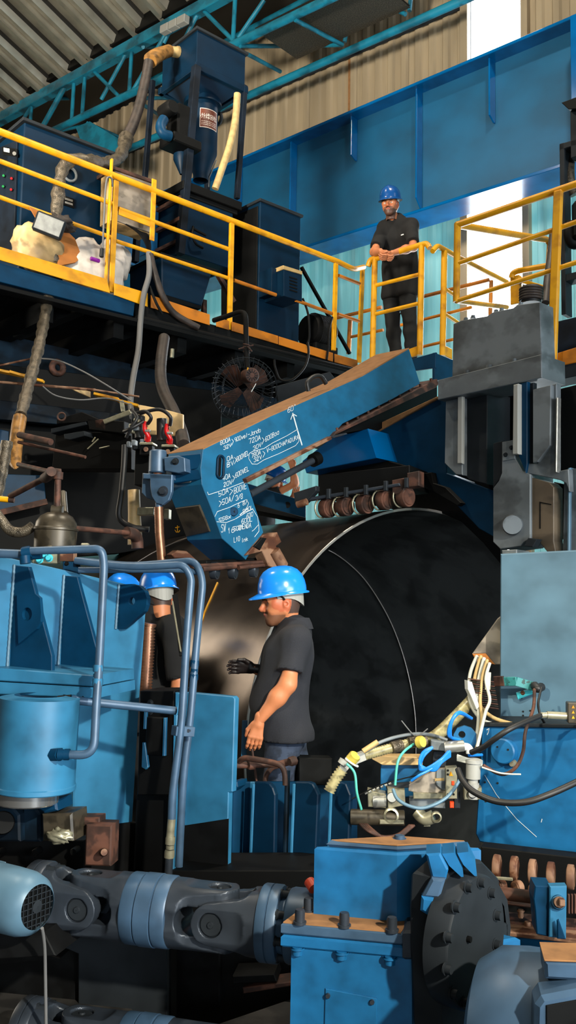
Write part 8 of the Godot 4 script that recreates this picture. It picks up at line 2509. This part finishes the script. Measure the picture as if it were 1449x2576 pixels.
func head_mesh(cell: float, beard: float) -> MB:
	# origin between the ears at eye level, face towards +z
	var m := MB.new()
	var soft := Field.new()
	soft.k = 0.03
	soft.cap(Vector3(0, -0.01, 0.03), Vector3(0, -0.06, 0.045), 0.064, 0.045)
	soft.cap(Vector3(0, -0.085, 0.066), Vector3(0, -0.098, 0.068), 0.026, 0.022)
	for s in [-1.0, 1.0]:
		soft.cap(Vector3(s * 0.055, -0.04, 0.0), Vector3(s * 0.022, -0.092, 0.058), 0.024, 0.02)
		soft.cap(Vector3(s * 0.05, -0.012, 0.055), Vector3(s * 0.036, -0.03, 0.066), 0.02, 0.024)
		soft.cap(Vector3(s * 0.06, 0.012, 0.045), Vector3(s * 0.02, 0.022, 0.084), 0.014, 0.014)
	soft.cap(Vector3(-0.03, 0.024, 0.084), Vector3(0.03, 0.024, 0.084), 0.013, 0.013)
	soft.cap(Vector3(0, -0.04, -0.03), Vector3(0, -0.13, -0.03), 0.058, 0.056)
	var nose := Field.new()
	nose.k = 0.012
	nose.cap(Vector3(0, 0.016, 0.094), Vector3(0, -0.026, 0.116), 0.009, 0.0125)
	nose.cap(Vector3(-0.013, -0.034, 0.1), Vector3(0.013, -0.034, 0.1), 0.009, 0.009)
	nose.cap(Vector3(0, -0.03, 0.112), Vector3(0, -0.036, 0.104), 0.012, 0.01)
	var lips := Field.new()
	lips.k = 0.006
	lips.cap(Vector3(-0.02, -0.06, 0.084), Vector3(0, -0.0575, 0.096), 0.004, 0.0065)
	lips.cap(Vector3(0.02, -0.06, 0.084), Vector3(0, -0.0575, 0.096), 0.004, 0.0065)
	lips.cap(Vector3(-0.015, -0.069, 0.086), Vector3(0.015, -0.069, 0.086), 0.006, 0.006)
	var fld := func(p: Vector3) -> float:
		var d := ell(p, Vector3(0, 0.032, -0.012), Vector3(0.076, 0.09, 0.1))
		d = smin(d, soft.d(p), 0.03)
		d = smin(d, nose.d(p), 0.014)
		d = smin(d, lips.d(p), 0.008)
		var px := absf(p.x)
		var e := Vector3(px - 0.033, p.y - 0.002, p.z - 0.1).length() - 0.017
		d = -smin(-d, e, 0.016)
		d = minf(d, Vector3(px - 0.032, p.y - 0.001, p.z - 0.073).length() - 0.0145)
		# ears
		var q := Vector3(px - 0.078, p.y + 0.004, p.z + 0.012)
		var ear := ell(q, Vector3.ZERO, Vector3(0.012, 0.032, 0.02))
		ear = maxf(ear, 0.012 - (q - Vector3(0.014, 0.002, 0.006)).length())
		d = smin(d, ear, 0.008)
		return d
	var paint := func(p: Vector3) -> Color:
		var px := absf(p.x)
		var c := SKIN
		if px > 0.068 and absf(p.y + 0.004) < 0.04: c = SKIN_RED
		if p.z > 0.09 and p.y < -0.01 and p.y > -0.045: c = SKIN.lerp(SKIN_RED, 0.6)
		if lips.d(p) < 0.003 and p.z > 0.08: c = Color(0.36, 0.1, 0.07)
		elif p.y < -0.042 and p.z > -0.005:
			var b := clampf((-0.042 - p.y) / 0.02, 0.0, 1.0) * beard
			if p.z > 0.086 and p.y > -0.054: b = beard
			if px > 0.052 and p.y > -0.06: b *= 0.5
			c = SKIN.lerp(BEARD, b)
		if p.y > 0.018 and p.y < 0.03 and p.z > 0.07 and px > 0.012 and px < 0.052: c = BEARD
		if (Vector3(px - 0.032, p.y - 0.001, p.z - 0.073).length() < 0.0155) and p.z > 0.08:
			c = Color(0.6, 0.55, 0.5)
			if Vector2(px - 0.031, p.y - 0.001).length() < 0.0065: c = Color(0.03, 0.02, 0.015)
			if p.y > 0.008: c = Color(0.2, 0.08, 0.05)
		# short hair
		if p.y > 0.075 or (p.z < -0.015 and p.y > -0.055 and px < 0.082 and not (px > 0.07 and p.y < 0.03 and p.z > -0.04)) or (p.y > 0.035 and p.z < 0.03): c = BEARD
		return c
	nets(fld, Vector3(-0.1, -0.15, -0.125), Vector3(0.1, 0.14, 0.14), cell, m, Transform3D(), paint)
	return m
# left hand, wrist at the origin, fingers along -y, palm towards +x (the thigh side), thumb forward (+z)
func hand_mesh(curl: float) -> MB:
	var m := MB.new()
	var f := Field.new()
	f.k = 0.012
	f.cap(Vector3(0, 0.02, 0), Vector3(0, -0.02, 0), 0.027, 0.026)
	for s in [-0.026, -0.009, 0.009, 0.026]:
		f.cap(Vector3(0, -0.02, s * 0.55), Vector3(0, -0.085, s), 0.015, 0.0125)
	var lens := [0.062, 0.075, 0.082, 0.073]
	var i := 0
	var fg := Field.new()
	fg.k = 0.005
	for s in [-0.031, -0.0105, 0.0105, 0.031]:
		var L: float = lens[i]
		var p := Vector3(0, -0.088, s)
		var a := curl * 0.5
		var parts := [0.45, 0.32, 0.23]
		var r := 0.0095
		for k in 3:
			var q: Vector3 = p + Vector3(sin(a), -cos(a), s * 0.15) * L * parts[k]
			fg.cap(p, q, r, r - 0.0008)
			p = q; r -= 0.0009; a += curl * 0.65
		i += 1
	fg.cap(Vector3(0.004, -0.025, 0.026), Vector3(0.016, -0.06, 0.046), 0.014, 0.011)
	fg.cap(Vector3(0.016, -0.06, 0.046), Vector3(0.024, -0.092, 0.046), 0.0105, 0.009)
	var fld := func(p: Vector3) -> float: return smin(f.d(p), fg.d(p), 0.008)
	nets(fld, Vector3(-0.05, -0.2, -0.06), Vector3(0.1, 0.06, 0.075), 0.004, m)
	return m
func helmet(o: Node3D, T: Transform3D, mt: Material) -> void:
	var m := MB.new()
	var prof := [[1.0, -0.004, 1.0], [1.0, 0.004, 1.0], [0.94, 0.014, 0.35], [0.985, 0.02, 0.0], [0.985, 0.04, 0.0], [0.95, 0.07, 0.0], [0.86, 0.1, 0.0], [0.7, 0.126, 0.0], [0.48, 0.143, 0.0], [0.24, 0.151, 0.0], [0.001, 0.153, 0.0]]
	var seg := 40
	var g := []
	for e in prof:
		var row := []
		for j in seg:
			var a := TAU * j / seg
			var front := maxf(cos(a), 0.0)
			var rx: float = 0.112 * e[0] + 0.012 * e[2]
			var rz: float = 0.136 * e[0] + (0.012 + 0.04 * pow(front, 1.5)) * e[2]
			var y: float = e[1]
			var x := sin(a) * rx
			if e[1] > 0.09: y += 0.007 * exp(-x * x / 0.0006)
			if e[2] > 0.5: y -= 0.012 * front - 0.004
			row.append(T * Vector3(x, y, cos(a) * rz))
		g.append(row)
	var c := T * Vector3(0, 0.03, 0)
	var nr := []
	for i in g.size():
		var row := []
		for j in seg:
			var u: Vector3 = g[i][(j + 1) % seg] - g[i][(j + seg - 1) % seg]
			var v: Vector3 = g[mini(i + 1, g.size() - 1)][j] - g[maxi(i - 1, 0)][j]
			var nn := u.cross(v).normalized()
			if nn.dot(g[i][j] - c) < 0.0: nn = -nn
			if i == g.size() - 1: nn = T.basis.y.normalized()
			row.append(nn)
		nr.append(row)
	for i in g.size() - 1:
		for j in seg:
			var k := (j + 1) % seg
			m.squad(g[i][j], g[i][k], g[i + 1][k], g[i + 1][j], nr[i][j], nr[i][k], nr[i + 1][k], nr[i + 1][j])
	var hm := pt(m, "helmet", mt, o)
	m = MB.new()
	for j in seg:
		m.tri(g[0][j], g[0][(j + 1) % seg], T * Vector3(0, 0.02, 0), -T.basis.y, -T.basis.y, -T.basis.y)
	pt(m, "helmet_inside", M.black, hm)
	# gray head band that dips behind the ears and at the nape
	m = MB.new()
	for j in 18:
		var q := []
		for e in [0, 1]:
			var a := lerpf(1.15, TAU - 1.15, (j + e) / 18.0)
			var dip := 0.02 + 0.055 * pow(maxf(-cos(a), 0.0), 2.0)
			q.append(T * Vector3(sin(a) * 0.092, 0.02, cos(a) * 0.116)); q.append(T * Vector3(sin(a) * 0.088, 0.0 - dip, cos(a) * 0.112))
		m.flat(q[0], q[1], q[3], q[0] - c); m.flat(q[0], q[3], q[2], q[0] - c)
	pt(m, "head_band", M.liner, hm)
func basis_of(fwd: Vector3, up: Vector3) -> Basis:
	var z := fwd.normalized()
	var x := up.cross(z).normalized()
	return Basis(x, z.cross(x), z)
var heads := {}
var hands := {}
func person(called: String, label: String, J: Dictionary, opt: Dictionary) -> Node3D:
	var o := th(called, label, "person")
	var fwd: Vector3 = (J.fwd as Vector3).normalized()
	var left := Vector3.UP.cross(fwd).normalized()
	var cell: float = opt.get("cell", 0.014)
	var fat: float = opt.get("fat", 1.0)
	# body: one continuous skin
	var f := Field.new()
	f.k = 0.035
	f.cap(J.neck - Vector3(0, 0.03, 0), J.head - Vector3(0, 0.06, 0) - fwd * 0.03, 0.058, 0.054)
	f.cap(J.shL - Vector3(0, 0.02, 0), J.shR - Vector3(0, 0.02, 0), 0.045, 0.045)
	for s in ["L", "R"]:
		f.cap(J["sh" + s], J["el" + s], 0.048, 0.04)
		f.cap(J["el" + s], (J["el" + s] as Vector3).lerp(J["wr" + s], 0.35), 0.041, 0.042)
		f.cap((J["el" + s] as Vector3).lerp(J["wr" + s], 0.35), J["wr" + s], 0.042, 0.0275)
	f.cap(J.neck - Vector3(0, 0.05, 0), J.chest, 0.06, 0.085)
	f.cap(J.chest, J.waist, 0.085, 0.085)
	f.cap(J.waist, J.pelvis + Vector3(0, 0.06, 0), 0.085, 0.08)
	for s in ["L", "R"]:
		f.cap(J["hip" + s], J["kn" + s], 0.07, 0.045)
		f.cap(J["kn" + s], J["an" + s], 0.045, 0.035)
	var lo := Vector3.ONE * 1e9; var hi := -lo
	for k in J:
		if k == "fwd" or k == "look": continue
		lo = lo.min(J[k]); hi = hi.max(J[k])
	var m := MB.new()
	m.tint = SKIN
	nets(f.d, lo - Vector3.ONE * 0.14, hi + Vector3.ONE * 0.1, cell, m, Transform3D(), func(_p): return SKIN)
	# head and hands on finer grids in the same skin
	var hk := "%.1f" % opt.get("beard", 0.7)
	if not heads.has(hk): heads[hk] = head_mesh(opt.get("head_cell", 0.0048), opt.get("beard", 0.7))
	var look: Vector3 = J.get("look", fwd)
	var HT := Transform3D(basis_of(look, Vector3.UP), J.head)
	m.add(heads[hk], HT)
	for s in ["L", "R"]:
		if opt.get("no_hand" + s, false): continue
		var curl: float = opt.get("curl" + s, 0.5)
		var ck2 := "%.2f" % curl
		if not hands.has(ck2): hands[ck2] = hand_mesh(curl)
		var dirv: Vector3 = opt.get("hand" + s, (J["wr" + s] - J["el" + s])).normalized()
		var thumb: Vector3 = opt.get("thumb" + s, fwd)
		thumb = (thumb - dirv * thumb.dot(dirv)).normalized()
		var y := -dirv
		var x := y.cross(thumb).normalized()
		if s == "L": x = -x
		var hm := MB.new()
		hm.add(hands[ck2], Transform3D(Basis(x, y, thumb), J["wr" + s]))
		for i in hm.c.size(): hm.c[i] = Color(0.008, 0.004, 0.005) if opt.get("glove" + s, false) else SKIN
		m.add(hm, Transform3D())
	var body := pt(m, "body", M.skin, o, "", true)
	# shirt
	var sh := Field.new()
	sh.k = 0.06
	var r := fat
	var dz := fwd * 0.0
	sh.cap(J.shL, J.shR, 0.074, 0.074)
	for s in [1.0, -1.0]:
		sh.cap(J.chest + left * s * 0.085, J.waist + left * s * 0.075 + fwd * 0.03 * (r - 1.0) * 4.0, 0.108 * r, 0.112 * r)
		sh.cap(J.waist + left * s * 0.075 + fwd * 0.03 * (r - 1.0) * 4.0, J.pelvis + left * s * 0.085, 0.112 * r, 0.12 * r)
		sh.cap(J.neck + left * s * 0.03, J.chest + left * s * 0.07, 0.082, 0.1)
	var sl := Field.new()
	sl.k = 0.02
	var ends := []
	for s in ["L", "R"]:
		var e: Vector3 = (J["sh" + s] as Vector3).lerp(J["el" + s], opt.get("sleeve", 0.82))
		sl.cap(J["sh" + s], e, 0.072, 0.07)
		ends.append([e, (J["el" + s] - J["sh" + s]).normalized()])
	var nz := FastNoiseLite.new()
	nz.seed = 4; nz.frequency = 7.0; nz.fractal_octaves = 2
	var hem: float = opt.get("hem", (J.pelvis as Vector3).y - 0.06)
	var shirt := func(p: Vector3) -> float:
		var d := sh.d(p)
		var e := sl.d(p)
		for q in ends:
			if (p - q[0]).length() < 0.16: e = maxf(e, (p - q[0]).dot(q[1]))
		d = smin(d, e, 0.045)
		if d < 0.06: d += 0.009 * nz.get_noise_3dv(Vector3(p.x, p.y * 0.6, p.z))
		return maxf(d, hem - p.y)
	m = MB.new()
	nets(shirt, lo - Vector3.ONE * 0.2, hi + Vector3(0.2, 0.1, 0.2), cell, m)
	var sm: Material = opt.get("shirt", M.shirt)
	var shn := pt(m, "polo_shirt", sm, o)
	# collar
	m = MB.new()
	var up_n: Vector3 = (J.head - fwd * 0.03 - J.neck + Vector3(0, 0.05, 0)).normalized()
	var CT := Transform3D(basis_of(fwd, up_n), J.neck + Vector3(0, 0.035, 0) - fwd * 0.008)
	m.lathe(CT, [Vector2(0.102, -0.025), Vector2(0.09, 0.01), Vector2(0.078, 0.035), Vector2(0.073, 0.035), Vector2(0.075, -0.02)], 28, PI / 2 + 0.22, PI / 2 + TAU - 0.22)
	pt(m, "collar", sm, shn)
	if opt.get("badge", false):
		m = MB.new()
		var bp2: Vector3 = J.chest + left * 0.1 + fwd * 0.128 + Vector3(0, -0.02, 0)
		m.box(Transform3D(basis_of(fwd, Vector3.UP) * Basis(Vector3.BACK, 0.2), bp2), Vector3(0.06, 0.012, 0.012), 0.002)
		pt(m, "chest_mark", M.white, shn)
	# trousers
	var t := Field.new()
	t.k = 0.04
	t.cap(J.pelvis + left * 0.07 + Vector3(0, 0.04, 0), J.pelvis - left * 0.07 + Vector3(0, 0.04, 0), 0.108 * minf(r, 1.1), 0.108 * minf(r, 1.1))
	for s in ["L", "R"]:
		t.cap(J["hip" + s], J["kn" + s], 0.092, 0.07)
		t.cap(J["kn" + s], J["an" + s], 0.07, 0.062)
	var cuff: float = minf(J.anL.y, J.anR.y) - 0.02
	var tro := func(p: Vector3) -> float:
		var d := t.d(p)
		if d < 0.06: d += 0.008 * nz.get_noise_3dv(p)
		return maxf(d, cuff - p.y)
	m = MB.new()
	nets(tro, lo - Vector3.ONE * 0.14, Vector3(hi.x, J.pelvis.y, hi.z) + Vector3.ONE * 0.18, cell, m)
	pt(m, "trousers", opt.get("trousers", M.trousers), o)
	# boots
	for s in ["L", "R"]:
		var b := Field.new()
		b.k = 0.03
		var an: Vector3 = J["an" + s]
		b.cap(an, an - Vector3(0, 0.05, 0), 0.05, 0.045)
		b.cap(an - Vector3(0, 0.04, 0) - fwd * 0.03, an - Vector3(0, 0.05, 0) + fwd * 0.15, 0.046, 0.04)
		b.cuts = [[an - Vector3(0, 0.085, 0), Vector3.DOWN]]
		m = MB.new()
		nets(b.d, an - Vector3(0.25, 0.14, 0.25), an + Vector3(0.25, 0.07, 0.25), 0.012, m)
		pt(m, "boot", M.rubber, o)
	helmet(o, HT * Transform3D(Basis(Vector3.RIGHT, opt.get("tip", 0.06)), Vector3(0, 0.046, -0.006)), opt.get("helmet", M.helmet))
	if opt.get("headset", false):
		m = MB.new(); m.tube(curve(PackedVector3Array([HT * Vector3(0.083, 0.05, 0.06), HT * Vector3(0.086, 0.04, 0.02), HT * Vector3(0.086, 0.02, 0.0)])), 0.006, 6)
		pt(m, "chin_strap_clip", M.black, o)
	return o
func people() -> void:
	# man in profile before the pipe mouth
	var d := 5.0
	person("person", "man in profile with blue hard hat and dark gray polo, standing before the pipe", {
		"fwd": Vector3(-1, 0, 0.08), "look": Vector3(-1, -0.06, 0.2),
		"head": at(709, 1518, d), "neck": at(738, 1586, d), "chest": at(724, 1650, d), "waist": at(712, 1770, d), "pelvis": at(718, 1846, d),
		"shL": at(745, 1612, d - 0.18), "shR": at(738, 1606, d + 0.18),
		"elL": at(724, 1722, d - 0.25), "wrL": at(652, 1812, d - 0.24),
		"elR": at(722, 1715, d + 0.2), "wrR": at(640, 1682, d + 0.1),
		"hipL": at(712, 1870, d - 0.09), "knL": at(690, 2058, d - 0.1), "anL": on_y(690, 2250, 0.09), "hipR": at(730, 1870, d + 0.09), "knR": at(752, 2060, d + 0.1), "anR": at(756, 2230, d + 0.12)},
		{"fat": 1.22, "beard": 0.75, "trousers": M.jeans, "shirt": M.shirt, "hem": at(720, 1856, d).y, "gloveR": true, "curlL": 0.45, "handL": Vector3(-0.2, -1, 0), "thumbL": Vector3(-1, -0.2, 0.1), "handR": Vector3(-1, 0.1, 0), "curlR": 0.7, "thumbR": Vector3(0, 1, 0.2), "headset": true, "sleeve": 0.72, "cell": 0.012})
	# man on the walkway leaning on the gate
	person("person", "bearded man in black leaning on the yellow gate of the raised walkway", {
		"fwd": Vector3(-0.42, 0, 0.9), "look": Vector3(-0.36, -0.12, 0.9),
		"head": at(982, 516, 9.2), "neck": at(994, 558, 9.32), "chest": at(1002, 600, 9.34), "waist": at(1008, 680, 9.44), "pelvis": at(1006, 738, 9.5),
		"shL": at(1034, 568, 9.22), "shR": at(966, 574, 9.42),
		"elL": at(1040, 622, 9.02), "wrL": at(984, 638, 8.84), "elR": at(941, 634, 9.16), "wrR": at(960, 634, 8.86),
		"hipL": at(1026, 752, 9.44), "knL": at(1034, 838, 9.46), "anL": at(1034, 918, 9.5), "hipR": at(984, 756, 9.56), "knR": at(990, 842, 9.5), "anR": at(1000, 920, 9.5)},
		{"beard": 0.92, "shirt": M.shirt_black, "helmet": M.helmet_dark, "badge": true, "curlL": 1.1, "curlR": 0.9, "handL": Vector3(-0.7, -0.6, 0.4), "handR": Vector3(0.5, -0.75, 0.45), "thumbL": Vector3(0, 0.4, 1), "thumbR": Vector3(0, 0.5, 1), "tip": 0.12, "sleeve": 0.8, "fat": 1.02})
	# man seen from behind by the column
	person("person", "man in black seen from behind, blue hard hat between column and upright tubes", {
		"fwd": Vector3(-0.35, 0, -0.93), "look": Vector3(-0.5, -0.25, -0.85),
		"head": at(398, 1508, 5.6), "neck": at(386, 1526, 5.62), "chest": at(384, 1622, 5.62), "waist": at(384, 1735, 5.6), "pelvis": at(380, 1812, 5.6),
		"shL": at(312, 1570, 5.7), "shR": at(436, 1580, 5.48), "elL": at(300, 1720, 5.7), "wrL": at(320, 1810, 5.85), "elR": at(450, 1732, 5.42), "wrR": at(436, 1815, 5.6),
		"hipL": at(352, 1840, 5.65), "knL": at(352, 2000, 5.65), "anL": at(352, 2140, 5.66), "hipR": at(402, 1840, 5.58), "knR": at(402, 2000, 5.58), "anR": at(402, 2140, 5.58)},
		{"beard": 0.75, "shirt": M.shirt_black, "sleeve": 0.86, "cell": 0.016, "tip": -0.04})
	# mostly hidden man: only the top of his hard hat shows
	person("person", "man hidden behind the blue column, only the top of his blue hard hat showing", {
		"fwd": Vector3(0.8, 0, 0.5), "look": Vector3(0.9, -0.2, 0.35),
		"head": at(303, 1518, 6.20), "neck": at(298, 1570, 6.22), "chest": at(296, 1630, 6.22), "waist": at(296, 1735, 6.22), "pelvis": at(296, 1812, 6.22),
		"shL": at(330, 1616, 6.35), "shR": at(262, 1616, 6.10), "elL": at(338, 1716, 6.38), "wrL": at(330, 1800, 6.30), "elR": at(250, 1720, 6.08), "wrR": at(270, 1800, 6.00),
		"hipL": at(312, 1840, 6.28), "knL": at(312, 1990, 6.28), "anL": at(312, 2115, 6.28), "hipR": at(280, 1840, 6.16), "knR": at(280, 1990, 6.16), "anR": at(280, 2115, 6.16)},
		{"beard": 0.75, "shirt": M.shirt_black, "cell": 0.02})
	# worker bent down behind the chalked arm
	var m := MB.new()
	m.box(Transform3D(Basis(Vector3.UP, deg_to_rad(39.5)), Vector3(0.08, 0.7, -11.4)), Vector3(0.7, 1.4, 2.4), 0.02)
	one(m, "rear_step", M.soot, "dark steel step behind the big pipe under the stooping worker", "step")
	person("person", "worker in a blue cap peering down between the chalked arm and the roller carriage", {
		"fwd": Vector3(0.95, 0, 0.1), "look": Vector3(0.9, -0.35, 0.25),
		"head": at(690, 1212, 11.0), "neck": at(678, 1234, 11.05), "chest": at(670, 1262, 11.1), "waist": at(664, 1318, 11.1), "pelvis": at(660, 1356, 11.1),
		"shL": at(684, 1246, 11.25), "shR": at(682, 1248, 10.9), "elL": at(722, 1276, 11.2), "wrL": at(738, 1246, 10.95), "elR": at(743, 1216, 10.8), "wrR": at(736, 1180, 10.8),
		"hipL": at(660, 1366, 11.18), "knL": at(668, 1450, 11.18), "anL": Vector3(at(660, 1540, 11.18).x, 1.49, -11.18), "hipR": at(660, 1366, 11.02), "knR": at(670, 1450, 11.02), "anR": Vector3(at(662, 1540, 11.02).x, 1.49, -11.02)},
		{"beard": 0.75, "shirt": M.shirt_black, "helmet": M.helmet_dark, "cell": 0.018, "sleeve": 0.4})
func _ready() -> void:
	rng.seed = 11
	lights_first()
	truss()
	setting()
	girder()
	platform()
	big_pipe()
	arm()
	upper_rollers()
	support_frame()
	fan()
	dark_machine()
	right_machine()
	left_column()
	drive_shaft()
	gearbox()
	people()
	finish()
func lights_first() -> void:
	make_materials()
	lights()
